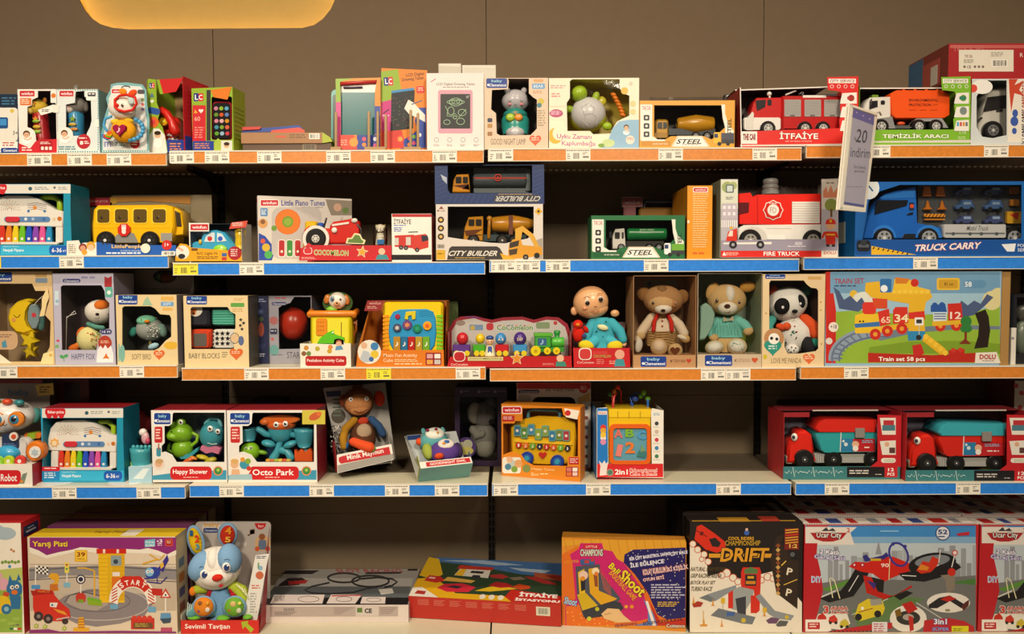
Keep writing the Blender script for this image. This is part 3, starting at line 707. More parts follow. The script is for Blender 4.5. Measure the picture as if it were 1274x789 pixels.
p.d([(503,135),(508,124),(515,128),(521,135),(529,143),(529,152),(518,146),(509,142)],'#efe9e0');p.ln([(512,130),(525,125)],1.2,'#3f5f8f');p.d(rotp(rr(518,107,528,116,2),523,111,-5),'#d83c38');p.lines(520,109,527,114,2,'#f5c9b0');p.c(498,173,5,'#e04a3c');p.c(498,173,3,'#f0a04a');p.ln([(477,141),(484,136)],1.2,'#2a2a2a');p.lines(476,143,485,146,1,'#efc0d8')
for x,y,c in [(509,172,'#e0566a'),(515,170,'#8cc04a'),(522,168,'#efe9f4'),(509,180,'#e88d3a'),(515,178,'#e0568a')]: p.c(x,y,2.4,c)
K.done()

K = mk('drawing_tablet_box','white tablet box with a pink framed black screen, at the right end of its bay','toy box',531,602,1,y=.02)
p = K.carton(531,91,602,186,.03,'#ece2df','#e2d8d4','#e2d8d4')
p.t('LCD Digital Drawing Tablet',543,103,591,107,'#6d6668',bold=.02);p.lines(551,108,584,110,1,'#9a9094');p.ln([(536,102),(542,98)],.9,'#c24a6a')
p.r(545,112,588,166,'#d69cb0',rad=3);p.r(548,117,585,160,'#26292a',rad=1)
for cx,cy,rx,ry in [(567,127,8,5),(567,127,11,2.5),(564,126,2,2),(570,126,2,2),(561,138,4,5),(575,140,5,4),(556,152,4,3),(573,151,5,4),(566,146,2,2)]:
    q_ = el(cx,cy,rx,ry,14);p.ln(q_+q_[:1],.6,'#a9cba2')
p.ln([(554,132),(557,138),(556,144),(562,145),(566,141),(571,146),(580,136)],.6,'#a9cba2');p.t('12"',580,119,584,122,'#ddd')
for i in range(4): q_ = el(543+i*16.5,174,2.8,2.8,10);p.ln(q_+q_[:1],.5,'#8a7f8a');p.lines(539.5+i*16.5,179.5,547+i*16.5,182.5,2,'#a29a9e')
K.done()
for i,(x0,x1,y0,yy,lb,c) in enumerate([(546,574,79,.14,'white cardboard box behind the pink framed tablet box, taller left one','#cfcabc'),(575,617,81,.15,'off-white flap-topped box behind the tablet and night lamp boxes','#dbd6c8')]):
    K = mk('white_box',lb,'box',x0,x1,1,y=yy,group='plain white boxes behind the tablet box')
    p = K.carton(x0,y0,x1,188,.03 if i else .06,c,'#c9c4b4','#c2bcad');p.d([(x0,y0),(x1-2,y0+.6),(x1-2,y0+4),(x0+1,y0+3)],'#e5e0d4');K.done()

K = mk('night_lamp_box','kraft window box with a white and teal bear night lamp','toy box',602.5,682,1)
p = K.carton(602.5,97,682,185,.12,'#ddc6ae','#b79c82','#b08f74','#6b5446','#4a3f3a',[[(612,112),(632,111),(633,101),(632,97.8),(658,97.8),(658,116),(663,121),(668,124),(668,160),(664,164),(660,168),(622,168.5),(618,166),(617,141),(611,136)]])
babyc(p,605,97.5,631,109.5);p.r(662,104,678,110.5,'#6a9fd0',rad=1.5);p.t('BEAR',664,105.5,676,109,'#e8f0f6');p.r(664,98.5,676,102,'#d9a06a',rad=1);p.lines(663,113,677,117,2,'#c98f5f');p.c(673,126,4,'#cdb94a');p.c(671,131,3,'#3f7f8a');p.lines(669,137,679,158,7,'#b09a7c')
for i,y in enumerate((140,147,154,164)): p.r(606.5,y,612.5,y+5,['#d9c8b0','#3a3f5a','#b98a4a','#a2744a'][i],rad=1)
p.t('GOOD NIGHT LAMP',610.5,172.5,654,180,'#7d6a55',bold=-.005);p.d(heart(666,174,7.5),'#d9603a');p.lines(661,171,672,176,2,'#f3cdb9')
t = K.part('night_lamp','plastic');t.dy = -.011;t.loft(641,[(168.5,15,14),(160,17,15),(150,17,14),(142,13,12),(137,9,9)],.055,'#2c9c94');t.ball(641,166,.037,12,9,10,'#cfccd2');t.ball(641,144,.05,15,7,13,'#2a8f88')
t.ball(635,147,.018,6,5,3,'#a6c23a',n=12);t.ball(645,147,.018,5.5,4.5,3,'#e8923a',n=12);t.p(star(641,141,3),.016,.003,'#c5a56c')
h = t.sub('lamp_head','plastic');h.ball(641,127,.055,16.5,14,14,'#c7c3cb',n=20,m=14);h.ball(631,114,.055,4,4,3,'#c7c3cb');h.ball(652,114,.055,4,4,3,'#c7c3cb')
h.ln([(632,126),(634,127.5),(636,126.5)],.7,'#44404a',.0185);h.ln([(647,126),(649,127.5),(651,126)],.7,'#44404a',.0185);h.ln([(639,130.5),(641,132.5),(643.5,130.5)],.9,'#44404a',.0175);h.ball(634,130.5,.024,2.5,1.8,1,'#d9868e');h.ball(649,130.5,.024,2.5,1.8,1,'#d9868e')
K.done()

K = mk('projector_toy_box','white and yellow window box with a green turtle toy and white domed shell','toy box',683,795,1)
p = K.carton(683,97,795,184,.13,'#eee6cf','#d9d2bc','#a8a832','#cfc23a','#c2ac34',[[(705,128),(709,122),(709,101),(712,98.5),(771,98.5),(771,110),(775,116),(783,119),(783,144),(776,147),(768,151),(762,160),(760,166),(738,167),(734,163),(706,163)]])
p.d([(683,184),(683,150),(700,151),(705,161),(705,166),(735,168),(760,169),(766,155),(780,149),(795,149),(795,184)],'#f0ecd2');p.d([(748,184),(756,176),(762,160),(770,151),(782,149),(795,149),(795,184)],'#8fb9d8')
kid(p,780,160,8,bg='#8fb9d8',hair='#4a3424');p.c(784,174,5.5,'#e9ddd0');p.t('UYKU',780,171,788,174,'#d85a4a');p.d(el(691,169,9,10),'#e9b53c');p.d(el(695,166,7.5,8.5),'#f0ecd2')
p.to('Uyku Zamanı',693,167,736,174.5,'#b5567a','#f7e6e6',rot=1);p.to('Kaplumbağa',699,175,741,183,'#b5567a','#f7e6e6',rot=1)
p.d(el(692,141,8.5,5),'#b94a78');p.lines(685.5,138,698,143.5,3,'#f0c8d8');p.lines(685,106,704,111,2,'#c89aa0');p.lines(686,116,700,122,2,'#d98a8a');p.ln([(684,132.5),(704,132.5)],.7,'#d8cfb4');p.c(777,113,4.5,'#e3b23c');p.c(785,104,2.5,'#cfc9b8');p.c(787.5,129,3.8,'#d9cf92');p.c(787.5,139,3.8,'#d9cf92');p.d(el(757,178,8,5),'#c5d79a');p.d(el(748,181,4,2.5),'#7ba03c')
t = K.part('toy_turtle','plastic');t.dy = -.010;t.ball(720,117.5,.05,10.5,9.5,10,'#a8c92c',-20);t.ball(741,121,.06,4.5,6,4,'#b3cf3a',20);t.ball(708,137,.055,6,4.5,4,'#a8c92c');t.ball(755,158,.055,6,5,4,'#a8c92c');t.ball(763,165,.05,4,3,3,'#e6e03a');t.ball(747,127,.075,7,6,3,'#d8cf3c')
t.ball(731,147,.072,23,18,18,'#c9c92c');t.p(star(770,140,0.1),.08,.001,'#c9c92c')
s_ = t.sub('domed_shell','plastic');s_.ball(731,143,.064,22,20.5,17,'#d5d3d6',n=22,m=14)
for q in ([(723,133),(731,129),(739,134),(737,142),(727,143),(723,133)],[(727,143),(724,151),(731,157)],[(737,142),(744,147),(741,155)]): s_.ln(q,.6,'#b2b0b8',.0185)
b_ = t.sub('orange_bracelet','plastic')
for i in range(7): b_.ball(762+i*1.9-(i-3)**2*.12+2,119+i*4.2,.05,4.3,2.6,3.5,'#e8801c',25,n=10,m=6)
K.done()

# yellow mixer, narrow window box
def steel_box(K,x0,x1,y0,y1,ac,acd,lift,body,load,dark):
    w = x1-x0;dx = lambda u: x0+u*w
    p = K.carton(x0,y0,x1,y1,.11,ac,acd,ac,'#3c3a36','#33312e',[[(dx(.155),y0+6),(dx(.87),y0+6),(dx(.875),y0+22),(dx(.90),y0+34),(dx(.90),y1-24),(dx(.76),y1-9),(dx(.68),y1-13),(dx(.33),y1-13),(dx(.27),y1-9),(dx(.19),y1-9),(dx(.155),y1-13)]])
    p.r(dx(.01),y0+5,dx(.135),y1-8,'#eeeae0');p.d([(dx(.135),y1-13),(dx(.19),y1-9),(dx(.27),y1-9),(dx(.27),y1-7),(dx(.02),y1-7),(dx(.02),y1-13)],'#eeeae0')
    p.to('THE CAR',dx(.03),y0+7,dx(.12),y0+12,'#b3242b','#eeeae0')
    for i in range(3): p.r(dx(.045),y0+18+i*10.3,dx(.105),y0+25+i*10.3,'#26262a',rad=1.5);p.c(dx(.075),y0+21.5+i*10.3,1.6,'#e8e4da')
    p.to('1:55',dx(.03),y1-6.5,dx(.11),y1-1,'#e8e4da','#3a3a3a');p.r(dx(.02),y1-7,dx(.33),y1-.6,acd);p.t('DIE-CAST CARGO TRUCK',dx(.14),y1-4.5,dx(.3),y1-2.5,'#eeeae0')
    p.d([(dx(.33),y1),(dx(.40),y1-13.5),(dx(.66),y1-13.5),(dx(.74),y1)],'#d6ccb4');p.d([(dx(.35),y1),(dx(.41),y1-12),(dx(.65),y1-12),(dx(.72),y1)],'#f2efe8')
    p.t('STEEL',dx(.395),y1-9.5,dx(.66),y1-3.5,'#26262e',skew=.5,bold=.05);p.lines(dx(.45),y1-3,dx(.64),y1-1.5,1,'#555')
    p.d([(dx(.86),y0+5),(dx(.99),y0+5),(dx(.99),y1-4),(dx(.90),y1-4),(dx(.90),y0+34),(dx(.875),y0+22)],'#ece8dc');p.d([(dx(.90),y0+3),(dx(.99),y0+3),(dx(.99),y1-20),(dx(.925),y1-28),(dx(.925),y0+26),(dx(.9),y0+16)],ac)
    p.t('STEEL',dx(.86),y0+30,dx(1.03),y0+35,'#3a2a1a' if ac != '#1f6b3c' else '#0d3a1e',rot=-90,bold=.05)
    # printed truck at the right corner
    p.d(rr(dx(.78),y1-18,dx(.85),y1-4,2),lift);p.d(rc(dx(.785),y1-16,dx(.825),y1-11),'#2b3a6a');p.d([(dx(.86),y1-17),(dx(.995),y1-17),(dx(.995),y1-9),(dx(.86),y1-9)],body if body != '#eee' else '#6fae3a');p.r(dx(.86),y1-9,dx(.995),y1-4,'#3a3a40');p.c(dx(.84),y1-3.5,2.6,'#26262a');p.c(dx(.93),y1-3.5,2.4,'#26262a')
    return p
K = mk('cargo_truck_toy_box','yellow and white window box with small mixer truck, left of the red fire engine','toy box',795.5,914,1,y=.02)
p = steel_box(K,795.5,914,125,182.5,'#dfa032','#c98a28','#e8b93a','#4a4a5a','#333','#222')
tp = K.part('clear_top_fold');X0,X1,Z1,_ = K.ext(810,125,904,182);tp.slab(X0,X1,.03,.033,Z1,Z1+.018,'clear')
t = K.part('toy_mixer_truck','plastic');t.b(815,148,832,171,.035,.05,'#c9952a',4,.006);t.b(818,152,830,160,.0335,.003,'#2b2a26',2);t.r(824,152,825,160,'#c9952a',.0332);t.b(813,165,832,172,.033,.052,'#b38424',2,.004)
t.b(832,160,890,168,.045,.03,'#3a4048')
d_ = t.sub('drum','plastic');d_.hcyl(842,888,155,.06,12,'#c98f1e',rx0=8,rx1=9)
for x in (821,866,880): wheel(t,x,169,.035,5.5)
K.done()
K = mk('loose_box_corner','small dark and white box corner poking up behind the yellow mixer truck box','box',900,915,1,y=.16)
p = K.carton(902,117,912,188,.03,'#34343a','#222228','#333');p.d([(904,119),(908,117.5),(910,122),(904,125)],'#d9d6cc');K.done()

# two big open truck trays
def city_service(K,x0,x1,y0,xm,y1,col,title,sub_,dk):
    p = K.part('carton');X0,X1,Z1,_ = K.ext(x0,y0,x1,y1);e = .0015;D = .15
    lp = 19 if y1 > 180 else 16;zl = K.loc(x0+20,y1-lp,0)[1]
    p.slab(X0,X1,0,.0012,0,zl,col);p.slab(X0,X0+e,.0012,D,0,Z1*.97,dk,cols=dict(r='#4a3a40'));p.slab(X0,X1,D,D+e,0,Z1,'#453a40')
    p.slab(X0,X1,0,D,0,e,dk);p.slab(X1-e,X1,.0012,D,0,Z1,col);p.slab(X0,X1*.62,.05,D,Z1-e,Z1,'#4a4248');p.slab(X0,X1*.62,.048,.0495,Z1-.004,Z1,'#e6e2da')
    p.slab(X0-.0,X0+.003,-.0012,0,0,Z1*.97,'#e9e4dc') if col != '#7cb52c' else None
    # side column with header on the right
    p.p([(xm,y0-8),(x1,y0-9),(x1,y1-lp),(xm+16,y1-lp),(xm+15,y0+44),(xm+20,y0+40),(xm+17,y0+34),(xm+16,y0+27),(xm+20,y0+22),(xm+17,y0+10),(xm+1,y0+8)],-.001,.001,col)
    p.r(xm+2,y0-6,x1-3,y0-.5,'#f0ebe4',-.001);p.t('CITY SERVICE',xm+3.5,y0-5,x1-4.5,y0-1.5,'#8a2a2a' if col != '#7cb52c' else '#5f7a2a',-.001,bold=.03)
    for i in range(4): p.c(xm+6+i*8.5,y0+3.5,2.3,'#f0e4e0',-.001);p.c(xm+6+i*8.5,y0+3.5,1.7,col,-.001)
    for i in range(3): p.d([(xm+19,y0+12+i*17),(x1-2,y0+11+i*17),(x1-2,y0+25+i*17),(xm+16,y0+25+i*17),(xm+17.5,y0+18+i*17)],'#eee9e2',-.001)
    p.c(x1-9,y0+18,4,dk,-.001);p.r(x1-14,y0+16,x1-6,y0+20,'#b32a2a' if dk != '#5f8f1e' else '#2f7f6a',-.001,1);p.d(el(x1-9,y0+34,4.5,5),'#7a8a86',-.001)
    for i in range(4): p.r(x1-17+i*3.6,y0+48,x1-14.4+i*3.6,y0+53,['#4aa0cf','#c94a4a','#d98a3a','#6a6a72'][i],-.001)
    p.d([(x0,y1-1.6),(x1,y1-3.5),(x1,y1),(x0,y1)],'#d9cfc8')
    return p
K = mk('fire_engine_toy_box','open red tray with a large red fire engine with grey roller shutters','toy box',916,1068,1,y=.012,roll=-1.75,z=SZ[1][3])
p = city_service(K,921,1068,104,1029,182,'#d9241f','','','#8f1518')
p.r(922.5,163.5,942,179,'#efe9e2');p.to('THE CAR',925,167,940,174,'#a8242b','#5a4a4a');p.to('İTFAİYE',970,163.5,1018,173,'#fbf7f2','#b31a16',bold=.04,ob=.09);p.t('SES VE IŞIKLI İTFAİYE',977,174.5,1010,177,'#f4cfc8');p.r(1048,163,1049,178,'#b31a16')
t = K.part('toy_fire_engine','plastic');t.p([(929,162),(927,150),(933,143),(937,128),(942,121.5),(973,121),(973,162)],.03,.075,'#c41c1c',bev=.004)
t.b(925,146,972,162,.027,.03,'#e9e5e0',3,.003);t.p([(929,162),(929,148),(936,139),(938,141),(937,162)],.024,.08,'#dcd8d2')
t.p([(940,125),(953,124),(952,133),(942,138)],.0285,.003,'#201a1e');t.b(955,124,960,131,.0285,.003,'#201a1e',1);t.ball(957,117,.06,3,3,3,'#e3ded6');t.tube([(957,119,.06),(958,123,.06)],1.4,'#e3ded6')
t.tube([(978,118,.06),(990,113,.06)],1.2,'#c9c4be');t.tube([(995,117,.07),(1000,113,.07),(998,119,.07)],2,'#3a3236')
t.b(973,119,1048,162,.028,.08,'#b91a1a',2,.004);t.r(999,118.5,1028,121.5,'#e9e2dc',.028)
s_ = t.sub('roller_shutter','plastic')
for a_ in (976,1001,1025.5):
    s_.b(a_,124,a_+20.5,145,.0265,.002,'#a3a09e',1)
    for k in range(7): s_.r(a_+1,126+k*2.6,a_+19.5,126.5+k*2.6,'#8c8987',.0265)
    s_.r(a_+7,143,a_+13,144.5,'#5a5856',.0265)
t.b(973,160,1048,163,.028,.08,'#8f1616',1)
for x,r in ((956,9.5),(1002,9),(1024.5,9)): wheel(t,x,159.5,.017,r,hub='#b8b6b4')
K.done()
K = mk('garbage_truck_toy_box','open green tray with a white-cabbed truck and bright orange container','toy box',1072,1208,1,y=.012)
p = city_service(K,1069,1207.5,104,1171,177.5,'#7cb52c','','','#5f8f1e')
p.to('TEMİZLİK ARACI',1098,165.5,1180,172,'#fbf9ee','#5b8a1c',bold=.04,ob=.08);p.t('1:12',1194,163.5,1202,166.5,'#e8f0d8');p.lines(1192,170,1204,174,2,'#c5dc9a')
t = K.part('toy_garbage_truck','plastic');t.p([(1075,160),(1071,146),(1077,128),(1083,121),(1108,120),(1109,160)],.03,.075,'#dedad2',bev=.004)
t.p([(1082,126),(1092,125),(1092,133),(1082,136)],.0285,.003,'#1e1c20');t.b(1096,125,1101,130,.0285,.003,'#1e1c20',1);t.tube([(1084,124,.025),(1083,134,.025)],1,'#232024');t.b(1085,118,1093,121,.05,.02,'#6f8f2a',1)
t.p([(1088,160),(1089,148),(1110,145),(1114,160)],.026,.03,'#8d8c8e');t.b(1112,156,1132,160,.03,.05,'#5a5a5c');t.ball(1121,154,.035,5,2.5,3,'#d8502a');t.p([(1133,159),(1140,147.5),(1172,147),(1180,159),(1172,159),(1168,151),(1143,151),(1138,159)],.024,.03,'#9a999b')
c_ = t.sub('orange_container','plastic');c_.p([(1108,116),(1116,112),(1174,112),(1182,118),(1182,143),(1176,147),(1113,147),(1109,142)],.027,.08,'#f0561a',bev=.003)
for x in (1123,1137,1151,1165): c_.r(x,111,x+3,114,'#f0561a',.027)
c_.t('ENVIRONMENTAL',1131,123,1167,126.5,'#4a1d10',.027,bold=.04);c_.t('PROTECTION',1131,128.7,1158,132.3,'#4a1d10',.027,bold=.04);c_.t('CITY',1160,129.5,1167,131.5,'#4a1d10',.027)
for k in (1131,1144,1157): c_.ln([(k,137),(k+9,137)],.6,'#7a2a14',.027)
for x,r in ((1097,9.5),(1144,9),(1165,9)): wheel(t,x,157,.017,r,hub='#b8b6b4')
K.done()
K = mk('lorry_toy_box','window box with large white lorry cab, right end of the top shelf','toy box',1208.5,1300,1,y=.014)
p = K.carton(1208.5,98,1300,178.5,.20,'#cdd3d6','#a33a30','#b32a28','#3f4a52','#5a6468',[[(1215,120),(1222,108),(1229,100),(1252.5,100),(1252.5,168),(1235,172),(1222,170),(1215,158)]])
p.d(el(1222,108,13,9),'#efece8');p.d(el(1211,110,5,5),'#d84a3a');p.r(1253.5,98.5,1300,177,'#e8e0d4');p.d([(1255,98),(1268,96),(1262,106),(1274,100),(1268,112),(1276,120),(1262,116),(1258,140),(1256,116)],'#c8452c');p.d(el(1263,141,3.5,5),'#3a58a8');p.d(el(1262,151,5,6),'#3a58a8');p.d(el(1262,163,3,4),'#3a58a8')
for i in range(4): p.t('MY LORRY',1262,110+i*18,1290,120+i*18,'#a8442c' if i < 2 else '#2a2a3a',rot=-90,bold=.04)
t = K.part('toy_lorry','plastic');t.p([(1217,168),(1216,150),(1222,142),(1228,118),(1236,110),(1253,107),(1253,170),(1240,170)],.05,.1,'#d9d5cc',bev=.006)
t.p([(1229,121),(1253,118),(1253,134),(1224,139)],.047,.004,'#2a2628');t.p([(1240,136),(1248,136),(1247,139),(1240,139)],.047,.004,'#3a3638');t.tube([(1216,150,.04),(1221,147,.04)],1.5,'#2c2a2c')
wheel(t,1236,162,.035,12,hub='#77777a')
K.done()
zz = K.M.translation.z + K.ext(1208.5,98,1300,177.5)[2]
K = mk('red_carton','big glossy red carton with a white barcode label, lying on top of the lorry box','box',1180,1310,1,y=.05,z=zz)
p = K.carton(1180,54,1310,97.5,.24,'#a82428','#8c3a34','#8a2024')
p.r(1182,56,1310,60,'#c4605c');p.t('ТRUCK SET',1186,56,1225,64,'#c8706c',bold=.02);p.r(1193,62,1261,89,'#e6dfd0');p.to('THE CAR',1200,68,1210,72,'#7a2a2a','#e6dfd0');barcode(p,1235,75,1252,82);p.lines(1199,74,1213,79,3,'#8a8478');p.lines(1233,65,1250,71,3,'#a29c90');p.t('CE',1203,81.5,1208,85,'#333');[p.c(x,83,1.6,'#777064') for x in (1200,1213,1218,1223)];p.t('R',1269,66,1273,71,'#e8d8d0')
s_ = p.sub('side_print');X0 = K.ext(1180,54,1310,97)[0];Z1 = K.ext(1180,54,1310,97)[2]
s_.slab(X0-.0006,X0,.15,.24,.002,Z1-.004,'#3f6f9a');s_.slab(X0-.0006,X0,.05,.15,.01,Z1-.03,'#b8554a');s_.slab(X0-.0009,X0,.06,.10,.01,Z1*.6,'#ddd5c8')
K.done()
# wooden peg stands
for x0,x1,pegs,lb in ((411,424,[(418,141)],'single wooden peg stand in front of the teal drawing board, left'),(453,480,[(459,140),(470,140),(480,144)],'wooden stand with three pegs between teal board and tilted tablet'),(502,524,[(511,138),(520,142)],'wooden stand with two pegs in front of the tilted tablet box')):
    K = mk('wooden_peg_stand',lb,'stand',x0,x1,1,y=-.001+.004,group='wooden peg stands on the top shelf')
    b_ = K.part('base','wood');b_.b(x0,182.5,x1,187.6,0,.012,'#b3936a',1,.001)
    for x,y in pegs:
        g_ = K.part('peg','wood');g_.tube([(x,183,.006),(x,y,.006)],1.7,'#b89a72')
    K.done()
# ================================================================== SECOND SHELF
KEYS = ['#d83a2a','#e8822a','#ecd02a','#6fc02a','#2a55c8','#8a4ab8','#e05a9c','#2a8fc8']
def piano_box(name,label,x0,x1,y0,y1,row,y,yaw=0,group=None):
    K = mk(name,label,'toy box',x0,x1,row,y=y,yaw=yaw,group=group);w = x1-x0;h = y1-y0
    X = lambda u: x0+u*w
    Y = lambda v: y0+v*h
    p = K.carton(x0,y0,x1,y1,.11,'#2a9cc4','#1f7f9c','#b3262e','#1c7f9a','#17687f',[[(X(.01),Y(.135)),(X(.92),Y(.135)),(X(.92),Y(.85)),(X(.22),Y(.85)),(X(.22),Y(.80)),(X(.01),Y(.80))]],film=False)
    p.r(X(0),Y(.005),X(1),Y(.13),'#e3dfd6');p.d(rr(X(.04),Y(.0),X(.29),Y(.10),3),'#d0232c')
    for u in (.09,.165,.24): p.c(X(u),Y(.1),w*.035,'#d0232c')
    p.t('fisher-price',X(.07),Y(.03),X(.27),Y(.085),'#fff',bold=.03);p.c(X(.55),Y(.065),2.4,'#3a5f6a');p.lines(X(.6),Y(.04),X(.76),Y(.09),2,'#8f9aa0');p.c(X(.82),Y(.05),1.6,'#6a6f78');p.lines(X(.86),Y(.04),X(.97),Y(.09),2,'#a0a4a8')
    p.r(X(.92),Y(.13),X(.999),Y(.85),'#1f93b4')
    p.r(X(.0),Y(.80),X(.22),Y(.86),'#d0232c',rad=1.5);p.lines(X(.03),Y(.815),X(.2),Y(.845),1,'#f3d0d0');p.r(X(0),Y(.86),X(.22),Y(.99),'#1c86c4');p.lines(X(.03),Y(.88),X(.18),Y(.97),3,'#d5e8f2')
    p.r(X(.22),Y(.86),X(1),Y(.99),'#38b4e0');p.t('Hayvanlı Piyano',X(.25),Y(.865),X(.42),Y(.885),'#cfeaf5');p.t('Neşeli Piyano',X(.25),Y(.905),X(.48),Y(.955),'#fff',bold=.03);p.d(rr(X(.76),Y(.86),X(.985),Y(.99),4),'#1c5cb8');p.t('6-36',X(.79),Y(.895),X(.90),Y(.955),'#fff',bold=.03);p.t('AY',X(.91),Y(.92),X(.95),Y(.95),'#fff')
    t = K.part('toy_piano','plastic');q = [(X(.07),Y(.58)),(X(.07),Y(.42)),(X(.10),Y(.28)),(X(.17),Y(.19)),(X(.28),Y(.16)),(X(.52),Y(.16)),(X(.64),Y(.20)),(X(.75),Y(.29)),(X(.84),Y(.36)),(X(.915),Y(.38)),(X(.92),Y(.60))]
    t.p(q,.026,.04,'#e8e2d9',bev=.004);t.b(X(.11),Y(.58),X(.20),Y(.83),.028,.035,'#e8e2d9',2,.003);t.b(X(.83),Y(.58),X(.915),Y(.83),.028,.035,'#e8e2d9',2,.003);t.b(X(.15),Y(.81),X(.86),Y(.845),.022,.03,'#e8e2d9',1,.002);t.b(X(.2),Y(.58),X(.83),Y(.82),.045,.02,'#23232a')
    rg = random.Random(4)
    for a in range(5):
        for b in range(11): an = R(-180+b*18);rr_ = 2.5+a*2.2;t.c(X(.32)+rr_*math.cos(an)*1.15,Y(.36)+rr_*math.sin(an),.55,rg.choice(['#8a8a7a','#c2603a','#9aa03a']),.026,n=6)
    for k in range(4): t.ln([(X(.52+.0*k),Y(.28+.028*k)),(X(.62),Y(.26+.028*k)),(X(.73),Y(.29+.028*k))],.5,'#6a5a6a',.026)
    t.c(X(.60),Y(.33),2.4,'#e08a3a',.026);t.c(X(.53),Y(.38),1.6,'#3a7ab8',.026);t.c(X(.71),Y(.38),1.6,'#3a7ab8',.026);t.p(star(X(.155),Y(.47),w*.06,7,.7),.0245,.002,'#ecb56a');t.c(X(.155),Y(.48),w*.03,'#f3dfb8',.0245);t.c(X(.875),Y(.485),w*.025,'#c9722a',.026);t.r(X(.80),Y(.47),X(.83),Y(.51),'#e8c8a8',.026)
    t.p(rr(X(.26),Y(.455),X(.77),Y(.53),4),.0245,.002,'#5f86b8');t.b(X(.27),Y(.455),X(.43),Y(.53),.021,.004,'#cf3340',4,.001);t.c(X(.5),Y(.49),2,'#e0e8f0',.0245);t.c(X(.58),Y(.49),2,'#a8c0e0',.0245);t.c(X(.7),Y(.49),2,'#3f6fb0',.0245)
    k_ = t.sub('handle','plastic');k_.tube([(X(.67),Y(.30),.05),(X(.66),Y(.23),.05),(X(.72),Y(.185),.05),(X(.82),Y(.185),.05),(X(.88),Y(.24),.05),(X(.885),Y(.36),.05)],w*.032,'#a9cc2a',n=10)
    for i,c in enumerate(KEYS):
        k_ = t.sub('piano_key','plastic');u = .235+i*.0745
        k_.p([(X(u-.018),Y(.585)),(X(u+.018),Y(.585)),(X(u+.034),Y(.70)),(X(u+.034),Y(.82)),(X(u-.034),Y(.82)),(X(u-.034),Y(.70))],.026,.012,c,bev=.0015);k_.c(X(u),Y(.765),w*.016,'#f2f0ea',.0262)
    K.done();return K
piano_box('piano_toy_box','teal box with white toy piano and rainbow keys, second shelf far left',-24,88,229,318,2,.02)

K = mk('school_bus_toy_box','chunky yellow school bus toy on a blue tray with illustrated backing card','toy box',107,219,2,y=.012)
p = K.part('carton');X0,X1,Z1,_ = K.ext(107,244,239,318)
p.slab(X0,X1*1.0,.16,.163,0,K.loc(110,243,.16)[1],'#8a7c5f');p.slab(X0+.02,X1-.062,0,.16,0,.002,'#2a5cae')
p.p([(120,301),(150,305),(219,305),(219,318),(120,318)],0,.0015,'#235fb8');p.p([(83,300),(98,299),(100,304),(104,302),(120,302),(120,318),(83,318)],-.0005,.0012,'#f0ebe0')
p.to('LittlePeople',139,304.5,177,310,'#f3d8a8','#7a4a1c',-.0005,bold=.03);p.t('Sit With Me School Bus',150,311,175,313,'#cfe0f4');p.lines(132,314,178,316.5,1,'#e8f0fa',fill=.7);p.c(207.5,305,6.3,'#cf2a2a');p.t('1+',205,302,210,307,'#fff')
p.r(201,313.5,218,317.3,'#eeeadd');barcode(p,203,313.5,216,317);p.c(103,308,5,'#8a3a3a',-.0006);p.c(113,306,5.5,'#e0a83a',-.0006);p.c(103,309,3.5,'#dca080',-.0006);p.c(113,308,3.8,'#eec4a0',-.0006);p.c(105,314,3.5,'#e8a03a',-.0006);p.lines(85,304,95,316,5,'#a8a090',-.0006);p.c(181,309,6,'#f0ead8',-.003)
b_ = p.sub('backing_print');b_.n = 0
b_.r(108,246,137,256,'#8f1f2a',.158);b_.t('fisher-price',111,248,134,253,'#c98a8a',.158);b_.d([(137,245),(237,244.5),(237,254),(180,250),(137,252)],'#b07a2e',.158);b_.d([(110,258),(237,256),(237,300),(110,300)],'#7c7458',.158);b_.c(142,250,4,'#b38a24',.158)
t = K.part('toy_bus','plastic');t.p([(115,304),(114,280),(116,261),(121,255.5),(205,254.5),(214,257),(217,281),(215,290),(212,302)],.012,.09,'#f2b90c',bev=.005)
t.p([(213,256),(225,263),(228.5,283),(228,292),(214,294)],.03,.07,'#eab40e',bev=.004);t.p([(217.5,262),(224,265),(226,282),(219,282)],.0285,.003,'#3a3020')
for x0,x1 in ((121,136),(143,159),(166,182.5),(190,206)): t.p(rr(x0-1.3,259,x1+1.3,278.5,3.5),.0105,.003,'#ffd23a');t.p(rr(x0,260.3,x1,277,3),.0095,.003,'#5f4a1e');t.ball((x0+x1)/2-1,271,.014,3.2,5,2,'#3a2a16')
t.p([(140,302),(145,292),(155,289),(166,290),(172,302)],.009,.01,'#8b8a86');t.r(116,283.5,212,284.3,'#d9a408',.012);t.r(200,290,214,300,'#9a9892',.0118)
t.p(el(154,286,8.2,8.6,8,22),.004,.004,'#cf2b22');t.d(rr(151.5,282,156.5,291,2),'#efe6e0',.004)
for k in range(4): t.r(151.2+k*1.5,279.5,152.2+k*1.5,285,'#efe6e0',.004)
for x in (130.5,185.5): wheel(t,x,299,.001,11.5,hub='#24221f',rim=.7)
K.done()
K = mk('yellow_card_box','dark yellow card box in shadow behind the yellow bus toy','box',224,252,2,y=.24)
p = K.carton(222,247,252,322,.08,'#a88a2a','#7a6420','#8a7020');p.r(224,252,251,262,'#c9b03a');K.done()

